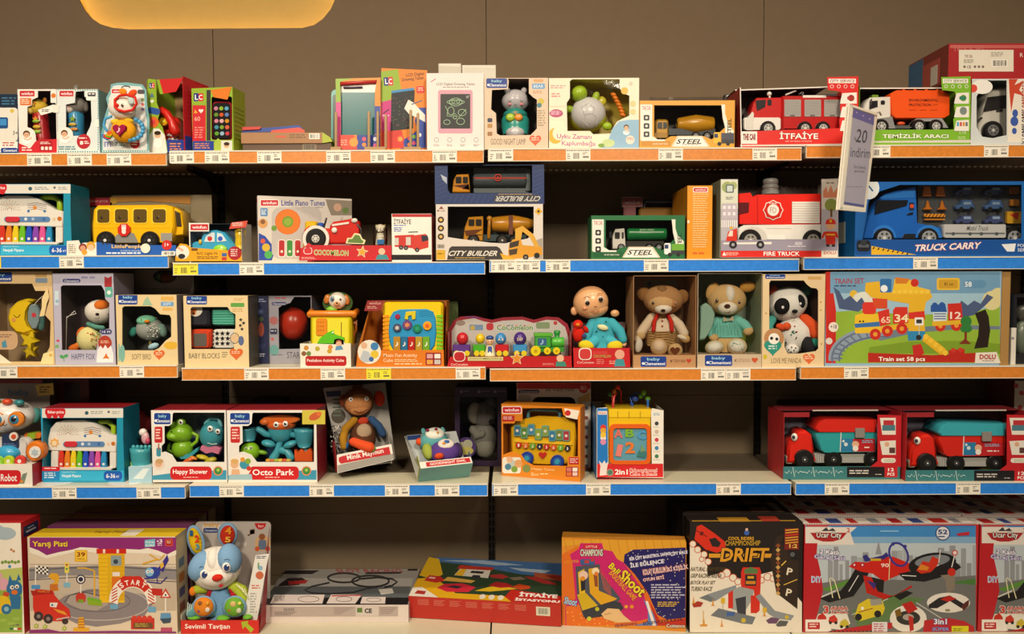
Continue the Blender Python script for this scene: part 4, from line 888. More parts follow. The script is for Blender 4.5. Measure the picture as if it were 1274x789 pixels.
K = mk('car_toy_box','small open box with a light blue beetle-shaped toy car and yellow lever','toy box',218,303,2,y=.012)
p = K.part('carton');X0,X1,Z1,_ = K.ext(235,277,301,325);e = .0012
p.p([(218,325),(219,310),(224,303),(232,304),(237,308),(301,313),(301,325)],0,.0015,'#e3a61e');p.slab(X0,X0+.004,.002,.09,0,Z1,'#dcd8cf',cols=dict(r='#4c5a68'));p.slab(X0,X1,.09,.092,0,Z1,'#37424e');p.slab(X1-.0015,X1,0,.09,0,Z1,'#a8a39a',cols=dict(l='#5a6672'));p.slab(X0,X1,.05,.09,Z1-.001,Z1,'#39424c');p.slab(X0,X1,.002,.09,0,.001,'#b38420')
p.p(rc(235,277.5,260,288),.001,.001,'#eeeae4');winf(p,237,279,259,286.5,.001);p.p([(288,277),(308,274.5),(306,283),(285,285)],-.002,.0012,'#cf4b3a');p.lines(289,277,304,282,3,'#e8d0c8',-.002)
p.c(227,314,8.5,'#eee8de');p.d(el(226,319,4.5,3.2),'#26262c');p.ln([(221,308),(228,312)],3,'#e0b296');p.c(292,315,8.6,'#a81f2a');p.lines(287,310,297,320,4,'#eecac4');p.t('R/C Light N',245,313.5,270,318,'#7a4a1e',bold=.02);p.lines(245,319,276,323,2,'#8a5c22');p.r(276,315,282,319,'#3f66a8');p.r(276,320,282,324,'#c03a34');p.r(238,309,246,312,'#7a4a1e',rad=1)
t = K.part('toy_car','plastic');t.p([(237,309),(236,305),(241,301),(249,300),(251,293),(258,287),(268,286),(278,289),(286,298),(292,306),(292,312),(240,314)],.015,.05,'#3fa5cf',bev=.007)
t.p([(254,301),(256,294),(262,289.5),(267,289.5),(267,301)],.0135,.002,'#d8e4ea');t.p([(270,301),(270,289.5),(276,291),(282,300)],.0135,.002,'#d8e4ea');t.c(261,297,3,'#cf3a34',.0135);t.c(274,297,3,'#3a5fc8',.0135);t.ball(249,301,.012,2,3,1,'#e0b02c')
t.ball(274,311,.012,9,6.5,3,'#8fcf3a');t.ball(274,313,.009,6.5,4.5,2.5,'#e8c83a')
l = K.part('toy_lever','plastic');l.loft(299,[(310,4,4),(304,6.5,5),(295,6,5),(287,6.8,5),(285,3,3)],.03,'#e3bd22')
K.done()

K = mk('piano_tunes_box','white box printed with orange drum and piano keys, angled behind the tractor tray','toy box',322,438,2,y=.105,yaw=21)
p = K.carton(321,245.5,438,324.5,.07,'#d9d2ca','#cfc6c4','#8a3030')
winf(p,324.5,249,346,256);p.t('Little Piano Tunes',350,249,404,256,'#3a3f9a',bold=.035);p.lines(375,257.5,402,262,2,'#9a9494');p.r(324,259,333,269,'#5f8fc4',rad=1);p.lines(325,261,332,268,3,'#dfe8f0')
p.d([(405,248),(438,250),(438,268),(412,268),(408,258)],'#8a8070');p.c(420,258,5,'#c9a088');p.c(430,262,4,'#5f7a3a');p.c(327,278,6,'#d9a060');p.c(327,276,3,'#8a5a3a');p.d([(322,290),(330,294),(338,304),(341,316),(338,324),(322,324)],'#2c49a8');p.c(331,308,5,'#d8b43a');p.c(334,317,5,'#4fae5a');p.c(327,300,3,'#d85a3a')
p.d(rr(338,258,400,322,10),'#c2bcb8');p.c(358,276,16,'#dc6f1e');p.c(358,276,15,'#e27a24');p.c(358,276,7,'#6f9a2c');p.c(358,276,5,'#8fae3a');p.c(341,284,3.5,'#6f9a3a')
for i,c in enumerate(['#b8292c','#3f8f3c','#b8292c','#c9a42c']): p.r(346+i*10,298,355+i*10,320,'#eee8e0',rad=3);p.r(347+i*10,299,354+i*10,319,c,rad=2);p.c(350.5+i*10,313,1.6,'#f0e8d8')
X0 = K.ext(321,245,438,324)[0];Z1 = K.ext(321,245,438,324)[2];s_ = p.sub('side_print')
s_.slab(X0-.0004,X0,.006,.064,Z1-.02,Z1-.008,'#b82a30')
for i in range(12): s_.slab(X0-.0004,X0,.012,.055,.015+.011*i,.019+.011*i,'#8f8a92')
K.done()

K = mk('tractor_toy_tray','red tray with a red toy tractor and a small clear-wrapped figure','toy box',372,487,2,y=.008)
p = K.part('carton');p.p([(372,324),(374,309),(384,305),(487,305.5),(487,324)],0,.0015,'#c8202a');X0,X1,Z1,_ = K.ext(373,305,487,324)
p.slab(X0+.004,X1,.0016,.075,0,.001,'#a81c24');p.slab(X0+.004,X1,.074,.0755,0,Z1,'#a81c24');p.slab(X0+.01,X1-.002,.002,.074,Z1-.006,Z1-.0048,'#b8202a');p.slab(X1-.0015,X1,.0016,.074,0,Z1,'#a81c24')
p.r(378,308,388,316,'#cf2f38',rad=3);p.ln(rr(378,308,388,316,3)+[(378,310)],.8,'#f0dcd8');p.to('COCOMELON',391,311.5,433,317.5,'#6f9a3a','#e8dcae',rot=1.5);p.lines(375,320,393,323,2,'#e8b0ac');p.c(475,313,4.2,'#e9bfa0');p.d([(467,323),(470,317),(481,317),(484,323)],'#3f8f9a')
p.p(star(450.5,313.5,8,rot=-80),-.001,.0008,'#efe4c8');p.p(star(450.5,313.5,6.4,rot=-80),-.0018,.0006,'#e6a43a');cl = p.sub('card_cutout');cl.p([(430,303),(432,296),(437,296),(441,290),(448,291),(451,297),(455,299),(453,304)],-.001,.001,'#e0d8a8');cl.p([(432.5,301.5),(434,297.5),(438,297.5),(442,292),(447,293),(449.5,298),(452,300),(451,302.5)],-.0018,.0006,'#5f7f3a')
p.d([(380,306),(384,302),(388,305),(386,308)],'#cf2f38',-.001)
t = K.part('toy_tractor','plastic');t.p([(409,303),(410,281),(414,276),(440,271.5),(446,275),(448,284),(446,303)],.02,.04,'#c9271f',bev=.005);t.p([(378,303),(378,286),(384,281),(394,284),(412,284),(412,303)],.025,.04,'#c9271f',bev=.004)
t.b(379,275,394,291,.03,.03,'#e0b41e',3,.004);t.b(395,277,402,284,.035,.02,'#2a55b0',2,.003);t.tube([(403,283,.03),(406,272,.03)],1.2,'#2b2b30');t.b(410,296,444,305,.03,.03,'#d8d8dc',1);t.p([(413,279),(434,276),(434,278.5),(413,281.5)],.018,.002,'#e8d8d0');t.ball(416,286.5,.017,3.6,3.6,2,'#e8e2d8');t.ball(441,274.5,.018,4,3,2,'#d8d2c8')
t.ring(393,297,.012,16.5,12.8,.012,'#e6e0d8');t.tube([(445,280,.02),(449,285,.02),(450,296,.02),(447,303,.02)],1.5,'#2a2528');t.tube([(425,273,.03),(425,269,.03)],1.2,'#b8b4b0')
wheel(t,392.5,297,.008,12.5,hub='#cfcac2',th=.03,rim=.4);wheel(t,446,300,.03,6,hub='#cfcac2')
g_ = K.part('toy_figure','plastic',label='small clear-wrapped figure');g_.ball(473,284,.03,5.5,5,4,'#cfc4ae');g_.loft(473,[(305,6,4),(296,5,4),(290,4,3)],.03,'#c2bca8');g_.b(469,298,478,304,.014,.01,'#2f6fa8',2);g_.b(467.5,282.5,479,280,.028,.01,'#d8cfa0',1)
w_ = K.part('clear_blister');X,Z = K.loc(466,305,.01);w_.loft(473,[(305,9,6),(285,9,6),(278,5,4)],.03,'film',n=12)
K.done()

K = mk('fire_truck_picture_box','small white cube box with red lid edge and a printed fire truck','toy box',487.5,537,2,y=.012)
p = K.carton(487.5,266,537,323.5,.12,'#efeae2','#a82228','#b8262c');p.r(487.5,266,537,270,'#b8262c');p.r(487.5,317,537,323.5,'#1a1416');p.t('İTFAİYE',490,271,511.5,279,'#161214',bold=.02,skew=0);p.lines(490,280,508,282,1,'#4f7ac4');p.lines(490,283,501,289,3,'#3f66b8')
p.d([(491,293),(515,292),(515,309),(491,307)],'#c9342a');p.d([(514,293),(530,291),(533,296),(533,308),(518,312),(514,310)],'#cf3a2e');p.d([(524,293),(532,293),(533,299),(525,301)],'#2a2a3a');p.r(505,295,511,305,'#cfc8c0');p.r(491,296,496,305,'#cfc8c0');p.ln([(508,289),(520,288.5)],1.2,'#3a3a3a')
for x,y in ((499,308),(505,308.5),(519,311)): p.c(x,y,2.8,'#2b2526');p.c(x,y,1.2,'#8a8684')
K.done()

ZB = SZ[2][1]
K = mk('construction_truck_box','white window box with a yellow mixer truck, lower of the two stacked boxes','toy box',542,675,2,y=.012,z=max(SZ[2][1],SZ[2][2]),group='stacked construction truck boxes')
p = K.carton(542.5,254,675.5,323.5,.13,'#d9d0c8','#b9aea4','#2a2624','#33302e','#2c2a28',[[(557,257),(664,257),(664,290),(656,297),(640,300),(628,303),(610,302),(570,297),(557,295)]])
for i in range(3): p.c(548.5,273.5+i*10.5,4,'#3a2418');p.c(548.5,273.5+i*10.5,2,'#d9b45a')
p.t('MY CAR',544,261,553.5,263.5,'#8a3a2a');p.d([(546,260),(549,256.5),(552,260)],'#8a3a2a');p.r(544,304,553,309,'#a59a90',rad=1);p.t('3+',545.5,305,551.5,308.5,'#4a4440');p.r(543,311,554,323,'#d9a82c');p.lines(545,315,553,318,1,'#8a6a1a')
p.d([(556,323.5),(559,309),(562,306.5),(618,306.5),(622,309),(630,323.5)],'#3a3432');p.d([(626,323.5),(622,315),(640,321),(640,323.5)],'#e0a42a');p.t('CITY BUILDER',558.5,312,619.5,318.5,'#e6dfd6',skew=.5,bold=.045);p.lines(566,320.5,610,322,1,'#d9b45a')
p.d([(664,300),(675,296),(675,323),(664,323)],'#a59c94');p.p(rotp(rc(666.5,259.5,673.5,266.5),670,263,45),-.0005,.0004,'#dca92c');p.c(670,263,1.5,'#3a3020',-.0005)
p.d([(632,318),(633,305),(638,298),(648,297),(650,305),(674,307),(675,317),(655,321),(640,322)],'#d9982a');p.d([(634,302),(646,299),(645,306),(634,309)],'#3a302a');p.d([(641,285),(650,281),(664,292),(671,307),(666,308),(659,295),(650,288),(648,298),(641,298)],'#d9a43a');p.c(654,320,3.6,'#26221f');p.c(668,318,3.6,'#26221f');p.c(654,320,1.6,'#807a74');p.d([(633,311),(644,309),(643,316),(634,318)],'#4a3a2a')
t = K.part('toy_mixer_truck','plastic');t.p([(576,300),(578,283),(583,270),(601,269),(601,300)],.04,.05,'#c9881e',bev=.004);t.b(583,273,590,281,.038,.003,'#2a221a',1);t.b(592,273,599,281,.038,.003,'#2a221a',1);t.p([(578,287),(600,285),(590,291),(600,292),(580,293)],.0375,.003,'#6a3a1c');t.ball(609,272,.05,3.5,3.5,3,'#c9881e');t.tube([(609,275,.05),(608,296,.05)],2.2,'#b37818')
t.b(601,292,655,300,.05,.04,'#3c4a4e');d_ = t.sub('drum','plastic');d_.hcyl(612,664,279,.062,12,'#c9881e',rx0=9,rx1=6);d_.b(633,268,638,292,.029,.006,'#7a4a3a',1)
for x in (589,625,640): wheel(t,x,299,.038,8,hub='#4a4440')
K.done()
ztop = K.M.translation.z + K.ext(542.5,254,675.5,323.5)[2]
K = mk('construction_truck_box','dark blue upside-down window box with a grey tanker, upper of the two stacked boxes','toy box',541,677,2,y=.012,z=ztop,group='stacked construction truck boxes')
p = K.carton(541,205,677,253.3,.13,'#1f3466','#18284e','#18284e','#1a1a20','#16161c',[[(557,205.5),(662,205.5),(662,240),(560,240.5),(557,236)]])
for i in range(17): p.ln([(563+i*7,242),(557.5+i*7,252.5)],.5,'#3a5288')
for i in range(8): p.ln([(542,210+i*5.4),(556,205+i*5.4)],.5,'#3a5288');p.ln([(663,210+i*5.4),(676,205+i*5.4)],.5,'#3a5288')
p.r(615,242.5,670,252,'#3a3a40',rad=2);p.t('CITY BUILDER',616,244,672,250.5,'#c9c6c4',rot=180,skew=.5,bold=.045);p.lines(620,241.3,668,242.8,1,'#c9a45a');p.d([(548,217),(556,221),(556,229),(551,224)],'#a9b2c4')
t = K.part('toy_tanker_truck','plastic');t.p([(562,239.5),(564,224),(568,217),(583,216.5),(585,239.5)],.035,.05,'#d68c1e',bev=.004);t.b(567,220,574,228,.033,.003,'#1c1814',1);t.b(576,220,582,228,.033,.003,'#1c1814',1);t.d([(564,231),(583,229),(575,235),(584,236)],'#5a2a1c',.034)
t.b(589,209,659,216,.05,.03,'#5c6468',1,.002);t.b(589,234,659,240,.05,.03,'#6b7478',1,.002);t.b(654,210,660,238,.045,.03,'#6b7478',1,.002)
for x in (611,628): t.b(x,205.5,x+2,213,.05,.01,'#6b7478')
k_ = t.sub('tank','plastic');k_.hcyl(589,655,225,.055,9.5,'#4a5256');k_.r(590,220.5,655,222.5,'#b5402e',.029);k_.ring(619.5,221,.026,4.6,3.4,.002,'#cf3a2c');k_.d([(617.5,223),(619.5,218.5),(621.5,223)],'#cf3a2c',.027)
K.done()

K = mk('cargo_truck_toy_box','green and white window box with a small green tanker truck','toy box',733,854,2,y=.012)
p = steel_box(K,735.5,852,268,320.5,'#1f6b3c','#1a5a32','#eee','#eee','#333','#222')
t = K.part('toy_tanker_truck','plastic');t.p([(762,310),(762,294),(766,285),(777,284),(779,310)],.035,.05,'#dcd8d0',bev=.004);t.b(765,289,771,297,.0335,.003,'#2a282c',1);t.r(773.5,289,776,297,'#3a383c',.035);t.b(779,300,826,308,.05,.03,'#3a3834');t.b(758,288,761,296,.034,.004,'#2a282c',1)
k_ = t.sub('tank','plastic');k_.hcyl(780,829,291.5,.055,8,'#1f7a42');k_.r(783,288,826,289.4,'#b8d8b8',.034);k_.t('green water',796,284.8,814,287.6,'#cfe0c8',.036)
for x in (773,808,820): wheel(t,x,308,.034,5.5)
K.done()
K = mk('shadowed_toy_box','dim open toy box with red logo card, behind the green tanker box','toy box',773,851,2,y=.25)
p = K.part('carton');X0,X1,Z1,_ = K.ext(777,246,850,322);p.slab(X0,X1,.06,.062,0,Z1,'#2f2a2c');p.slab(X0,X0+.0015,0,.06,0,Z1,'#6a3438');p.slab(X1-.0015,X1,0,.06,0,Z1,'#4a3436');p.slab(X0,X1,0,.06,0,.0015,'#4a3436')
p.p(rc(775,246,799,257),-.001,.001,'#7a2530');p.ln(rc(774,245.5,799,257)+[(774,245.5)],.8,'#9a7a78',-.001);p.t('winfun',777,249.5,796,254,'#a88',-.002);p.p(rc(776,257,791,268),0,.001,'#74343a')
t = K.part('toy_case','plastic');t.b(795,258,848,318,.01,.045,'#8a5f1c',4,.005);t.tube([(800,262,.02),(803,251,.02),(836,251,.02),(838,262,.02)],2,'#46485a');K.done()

K = mk('orange_box','tall narrow orange box with fine print, between green tanker and fire truck','toy box',855.5,886,2,y=.02)
p = K.carton(855,231,886,320.5,.22,'#e8961e','#c9801c','#d98a1e');winf(p,863,234,880,238.5);p.n = 30
for i in range(24): p.lines(862,241+i*2.85,882-(i % 4),242.4+i*2.85,1,'#f3cf95',fill=.8,rag=.1)
p.c(855.9,276,2,'#f4ece0');p.lines(862,314,880,318,1,'#d8642a');K.done()
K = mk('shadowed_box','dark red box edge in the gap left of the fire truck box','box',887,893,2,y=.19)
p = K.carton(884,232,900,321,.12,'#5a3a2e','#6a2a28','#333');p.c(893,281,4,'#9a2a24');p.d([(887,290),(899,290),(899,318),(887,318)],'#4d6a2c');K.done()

K = mk('fire_truck_toy_box','open fronted box with a big red and white toy fire truck, printed firefighter at right','toy box',892,1043,2,y=.014,z=SZ[2][3])
p = K.part('carton');X0,X1,Z1,_ = K.ext(896.5,223,1043,320.5);e = .0015
p.p([(897,223),(918,223),(918,284),(916,290),(917,298.5),(1022,298.5),(1022,223),(1043,222),(1043,320),(897,320.5)],0,.0015,'#b9b4c0')
p.slab(X0-.001,X0+e,.0016,.16,0,Z1,'#8a8f7a');p.slab(X1-e,X1,.0016,.16,0,Z1,'#a8a298');p.slab(X0,X1,.16,.1615,0,Z1-.006,'#4a4240');p.slab(X0,X1,.0016,.16,0,e,'#9a948c')
s_ = p.sub('backing_print')
for i in range(14): s_.d([(918+i*7.3,232),(922+i*7.3,231),(920+i*7.3,236)],'#1d1a1a',.158)
p.r(897,312,1022,320,'#d8281f');p.to('FIRE TRUCK',950,313,995,318.3,'#fff','#b31a14',bold=.04);p.r(1022,311.5,1042,320,'#eee6da');p.t('DOLU',1025,312.5,1040,316.5,'#c22a24',bold=.05);p.lines(903,314,920,318.5,3,'#f0c0b4');p.d([(898.5,318),(901,313),(903.5,318)],'#f3e8e0')
p.d([(897,299),(1042,297.5),(1042,312),(897,312)],'#9d97ab');p.d([(897,223.5),(918,223.5),(918,260),(897,260)],'#d9dccb');p.c(905,233,7,'#9aa86a');p.c(912,231,5,'#a8b47a');p.r(903,229.5,913,240,'#5d6a6e',rad=1.5);p.r(904.5,231,911.5,238.5,'#c9d6d4',rad=1);p.lines(903,245,913,249,2,'#6a646a')
p.r(898,253,917,272,'#c0b6c4');[p.r(899.5+i*6,256,903+i*6,260,'#e8e4ec') for i in range(3)];[p.r(899.5+i*6,264,903+i*6,268,'#e8e4ec') for i in range(3)];[p.r(897.5+i*2.6,274,899+i*2.6,283,'#e8e4e4') for i in range(8)]
p.r(1022.5,223,1042,260,'#d9d6cc');p.d([(1024,238),(1028,232),(1030,240),(1034,230),(1037,240),(1042,233),(1042,246),(1024,246)],'#d88a6a');p.lines(1028,227,1040,230,1,'#77706a');p.c(1034,255,8,'#8a9a4a');p.r(1033,260,1035.5,270,'#6a4a2a');p.r(1022.5,262,1032,274,'#b5b2c0')
p.d([(903,300),(906,288),(917,284),(917,300)],'#d5301f');p.d([(905.5,294),(908,287.5),(912,287),(911.5,294)],'#f0dccf');p.d([(900,302),(960,301),(960,304),(900,304)],'#efe7e0');p.c(912,304.5,5,'#26232a');p.c(912,304.5,2,'#a9a5ac');p.c(946,304.5,5,'#26232a');p.c(946,304.5,2,'#a9a5ac');p.r(908,282,912,285,'#e5b02c')
p.r(989,301,998,305,'#c9c4d2');p.lines(980,306,1006,308,1,'#e8e4ee')
p.c(1033.5,280,6,'#e0b088');p.d([(1027,279),(1028,274),(1033.5,271.5),(1039,274),(1040,279)],'#d5301f');p.r(1032,273,1035,277,'#e5b02c');p.d([(1026,288),(1040,288),(1039,304),(1028,304)],'#d5301f');p.r(1028,291,1039,293,'#e5b02c');p.r(1028,304,1032,307,'#2a2328');p.r(1035,304,1039,307,'#2a2328');p.ln([(1026,289),(1023,296)],2.6,'#d5301f');p.ln([(1040,289),(1042,296)],2.6,'#d5301f')
t = K.part('toy_fire_truck','plastic');t.p([(919,279),(919,241),(933,239.5),(936,245),(942,242),(1022,241),(1022,280)],.02,.12,'#e5261c',bev=.004);t.p([(919,252),(932,252),(931.5,264),(919,267)],.018,.003,'#5a1218');t.b(942,243,943,279,.019,.002,'#b81c16')
t.p([(917,298),(918,284),(926,280),(1022,279),(1022,298)],.018,.12,'#ece9e4',bev=.003);t.d(el(937,297,17.5,15,20),'#d8d4ce',.018);t.r(985,251,1020,278,'#c9201a',.019);t.r(954,284,985,284.6,'#c2beb8',.0178);t.r(955,292,977,298,'#f6f3ee',.0176)
s_ = t.sub('roller_shutter','plastic',label='white ribbed shutter')
for k in range(9): s_.b(985.5,251+k*3,1020,253.6+k*3,.0165,.002,'#efece6')
em_ = t.sub('round_emblem');em_.p(star(962,261.5,12.8,8,.88,0),.017,.002,'#f1ebe4');em_.p(star(962,261.5,11.6,8,.88,0),.016,.001,'#cf241c');em_.p(el(962,261.5,7.2),.0152,.001,'#f1ebe4');em_.t('FIRE',957.5,252,966.5,254.3,'#f1ebe4',.016);em_.t('FD',958,258,966,265,'#b8a8a0',.015)
h_ = t.sub('ribbed_hatch','plastic',label='grey ribbed turret on the roof');h_.loft(958.5,[(242,10.5,10),(237,10.5,10),(236.5,9,9),(235,9,9),(234.5,10,10),(231,9.6,9),(230.5,8.5,8),(229.5,8.5,8),(229,9.3,9),(224,9,8.5),(222.5,7,7)],.07,'#7a7c7a')
wheel(t,934,299,.008,14,hub='#9a968f');wheel(t,1012,299,.015,13.5,hub='#9a968f',th=.02)
K.done()

K = mk('truck_carrier_toy_box','long blue window box with a blue carrier truck and six small vehicles','toy box',1075,1290,2,y=.012)
p = K.carton(1064,226,1290,317.5,.17,'#1560b0','#1a6db8','#0f3f7a','#2f3a48','#333d48',[[(1081,250),(1095,238),(1120,230),(1271,230),(1271,296),(1264,298),(1073,298),(1078,270)]])
p.d(el(1081,234,13,14),'#dfe6ea');p.ln([(1079,229),(1086,238)],2,'#2a5a9a');p.r(1064,298,1290,317,'#134f9c')
p.to('TRUCK CARRY',1138,303,1220,311,'#f0ecea','#b03a5a',rot=-2.5,skew=.35,bold=.05);p.d([(1246,304),(1264,303),(1262,313),(1253,313),(1249,308)],'#e8ecf2');p.t('POLICE',1266,303.5,1284,307.5,'#e8ecf2');p.t('SERIES',1266,309,1284,313,'#e8ecf2')
p.d([(1084,306),(1110,311),(1140,317),(1084,317)],'#e0b02a');[p.ln([(1088+i*6,307.5+i),(1086+i*6,310+i)],1.5,'#2a2420') for i in range(8)]
p.d(rr(1066,299,1083,313,4),'#1c2028');p.r(1068,304,1081,308,'#5a6068',rad=1);p.c(1074.5,302,4,'#333a44')
X0,X1,Z1,_ = K.ext(1064,226,1290,317);s_ = p.sub('side_print');s_.slab(X0-.0005,X0,.07,.13,.05,.12,'#cfd0c8')
t = K.part('toy_carrier_truck','plastic');t.p([(1073,297),(1080,270),(1085,262),(1094,249),(1100,241),(1140,231),(1142,278),(1172,284),(1172,297)],.03,.09,'#1a66c8',bev=.006)
t.p([(1092,249),(1130,249),(1128,256),(1088,267),(1089,258)],.0275,.004,'#12161e');t.p([(1131,265),(1136,264),(1136,267),(1128,268)],.028,.003,'#12161e');t.r(1131,252,1137,262,'#1a2c4a',.03);t.c(1134.5,256.5,2.6,'#d8502a',.03);t.d([(1100,243),(1138,236),(1138,246),(1094,247)],'#2f82e0',.03)
t.p(el(1100,296,15,16,20,0,180,360),.028,.01,'#2f82e0');t.p(el(1156,296,16,16,20,0,180,360),.028,.01,'#2f82e0');t.p([(1122,297),(1126,291),(1139,291),(1139,297)],.027,.004,'#20242a')
wheel(t,1100.5,296,.018,12.5,hub='#9a9ea4',rim=.72);wheel(t,1156,296,.018,12.5,hub='#9a9ea4',rim=.72);wheel(t,1263,296,.03,12.5,hub='#9a9ea4',rim=.72)
b_ = K.part('cargo_tray','plastic');b_.b(1142,230,1270,283,.075,.004,'#4d5257');b_.b(1174,279,1252,296,.03,.04,'#c9cacc',2,.002);b_.r(1176,289.5,1250,291.5,'#6a6e74',.03);b_.t('Mobil Truck',1203,281,1230,287,'#5a5e64',.03,skew=.3)
for x in (1186,1207,1221,1240): b_.c(x,291,2.2,'#55595f',.03)
for x,y in ((1153,238),(1170,238)): b_.p([(x-5,y+6),(x-3,y-6),(x+4,y-6),(x+6,y+6)],.06,.01,'#d8752a')
for x in (1154,1172): b_.loft(x,[(261,6,5),(259,5,4),(258,3,3),(250,1,1)],.065,'#cf7a2a',n=10)
b_.b(1150,266,1176,270,.06,.006,'#e0902a',1);b_.b(1150,272,1176,274,.06,.006,'#b8742a',1)
for i in range(6): b_.ln([(1151+i*4.4,270),(1154+i*4.4,266)],1,'#3a2a1a',.06)
for x0,y0,c in ((1260,235,'#c9752a'),(1260,250,'#c07a2a')): b_.b(x0-2,y0-2,x0+8,y0+6,.06,.01,c,1)
b_.b(1253,263,1271,278,.06,.01,'#d8a42a',1);b_.d([(1256,267),(1268,264),(1266,274)],'#cf3a2a',.06)
for j in range(3):
    for i in range(2):
        x,y = 1190+i*36,238+j*18;m_ = K.part('small_toy_vehicle','plastic');m_.p([(x,y+4),(x,y-1),(x+5,y-2),(x+8,y-6+(j == 1)*-1),(x+19,y-6-(j == 1)*1.5),(x+22,y-1),(x+24,y+4)],.055,.03,['#35507c','#45689c','#414a78'][j],bev=.003);m_.c(x+6,y+4,2.6,'#1a1c22',.053);m_.c(x+19,y+4,2.6,'#1a1c22',.053);m_.r(x+9,y-4.5,x+18,y-1.5,'#8aa4c4',.055)
K.done()
# ================================================================== THIRD SHELF
K = mk('moon_lullaby_box','torn kraft window box with a yellow crescent moon toy','toy box',-25,67,3,y=.03)
p = K.carton(-25,338,66.5,453,.13,'#d9bb8a','#b8935f','#c9a26a','#a58a66','#9a8468',[[(-22,353),(40,353),(44,362),(61,362),(61,375),(56,392),(63,400),(62,432),(52,450),(-22,450)]])
babyc(p,-20,338.5,15,350.5);p.r(44,346,59,352,'#7f93a8',rad=1.5);p.r(44,341,58,345,'#b8945c');p.d([(-25,432),(-5,437),(15,452),(-25,453)],'#e8e2cc');p.d([(50,453),(54,440),(67,436),(67,453)],'#ead9a0');p.p(star(63,442,2.6),-.0004,.0003,'#d9a42c')
p.p([(52,372),(59,357),(61,370),(58,378),(55,393),(49,394),(52,382)],-.004,.001,'#e8d09a'); 
w = p.sub('torn_flap',label='torn cardboard flap with a round kraft tag');w.p(rr(-8,412,22,435,8),-.003,.001,'#c9a47e');w.d([(2,426),(7,423),(9,432),(3,433)],'#4f8fa8',-.003);w.lines(-2,416,15,421,2,'#8a6a5a',-.003)
t = K.part('toy_moon','plush');o = el(31,394,23,22.5,26,0,60,318);inn = el(44,393,16.5,19,20,0,300,75)
t.p([(41,373),(31,371.5),(20,375),(11,384),(8,396),(11,407),(19,415.5),(30,417.5),(42,413.5),(35,408),(31,398),(32,386),(36,378)],.03,.035,'#ecc61f',bev=.010)
t.ln([(17,392),(20,395),(23,394.5),(25,391)],.8,'#4a3a1e',.0295);t.c(17,398,2.6,'#e6a05a',.0295)
d_ = t.sub('comforter','plush',label='grey blue cloth with a red dot');d_.p([(37,378),(44,379),(49,388),(49,400),(45,409),(40,410),(34,400),(34,388)],.035,.02,'#7f939a',bev=.004);d_.c(42,392,2.8,'#cf3f4a',.0345);d_.ball(51,400,.05,5,12,4,'#4f7a78')
s_ = K.part('plush_star','plush',label='small yellow star below the moon');s_.p(star(35,424,13,rot=-70),.03,.02,'#d9bd1e',bev=.006);s_.p(star(36,437,11,rot=-30),.04,.02,'#c9b01e',bev=.005)
K.part('twist_tie').tube([(42,380,.026),(48,373,.024),(54,368,.022)],.5,'#f0ece0');K.done()

K = mk('fox_plush_box','lavender window box with a plush fox holding a patterned body','toy box',68,142,3,y=.025)
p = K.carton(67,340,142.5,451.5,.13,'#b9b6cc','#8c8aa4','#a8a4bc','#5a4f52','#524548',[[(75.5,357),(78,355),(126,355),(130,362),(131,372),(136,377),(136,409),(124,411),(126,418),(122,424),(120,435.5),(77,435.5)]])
p.d(rr(78,347,100,351.5,2),'#3a3f7a');p.t('Clementoni',80,348,98,351,'#dfe0f0',bold=.03);p.lines(101,344,122,349,1,'#8f8cb0');p.p([(130,344),(134,346),(139,343.5),(139,357),(130,357)],-.0005,.0004,'#a82f34');p.r(131,357,140,370,'#5fae9f',rad=2);p.c(135.5,364,2.5,'#e8f0ea');p.r(68,362,73,380,'#c9dbe6');p.c(71,375,2,'#8fb4cc')
p.d(rr(125,410,139,416,2.5),'#33386e');p.t('10 M',127,411.5,137,414.5,'#e8e8f2');p.d(el(130.5,427,8.5,9.5),'#b0402a');p.lines(125,424,136,428,2,'#efc0a8');p.d([(121,436),(125,430),(128,434),(131,429),(134,434),(138,430),(141,440),(141,451),(120,451)],'#efebee');p.d(star(132,444,5,3,.4),'#d9752a');p.t('HAPPY FOX',89,440,118,447.5,'#4a4c78',bold=.0);p.d(el(77,444,3,2,rot=30),'#4fa05a');p.d(el(82,443,3,2,rot=-30),'#4fa05a');p.ln([(79.5,450),(79.5,444)],.7,'#4fa05a');p.d(el(72,424,2,1.5),'#c94a5a');p.d(el(71,431,2.5,2),'#7fb06a')
t = K.part('plush_fox','plush');t.ball(113,423,.06,16,17,14,'#e6dc9a',-8);t.ball(101,414,.06,5,8,4,'#e0702a',30);t.ball(93,433,.05,8,5,6,'#e0702a',-20);t.ball(98,430,.05,6,4,5,'#e27a2c');rg = random.Random(2)
for i in range(44): a,b = rg.uniform(-13,13),rg.uniform(-13,13);a*a+b*b < 165 and t.ball(113+a,423+b,.06-.0362*math.sqrt(max(.01,1-(a*a+b*b)/260)),1,1,.5,rg.choice(['#d9702a','#5f9a5a','#c94a5a','#e0b02c']),n=6,m=4)
t.tube([(110,403,.05),(120,407,.035),(128,408,.04)],2.8,'#5f9c90')
h = t.sub('fox_head','plush');h.ball(124,388,.055,17,15,15,'#e9e2d8',8);h.ball(127,381,.045,9,8,11,'#dd7428');h.ball(110,385,.05,4,5,3,'#e9e2d8',-20);h.ball(121,391,.018,2.2,1.7,2,'#2a2020');eye(h,112.5,386,.025,1.2);eye(h,135,391,.027,1.2);h.ln([(118,396),(121,397),(124,394.5)],.6,'#3a2a24',.014)
c = K.part('wire_hook','plastic');c.tube([(82,435,.03),(83,394,.03),(95,390,.03),(93,387,.03),(83,396,.03)],.45,'#e8e6e2',n=5);K.done()

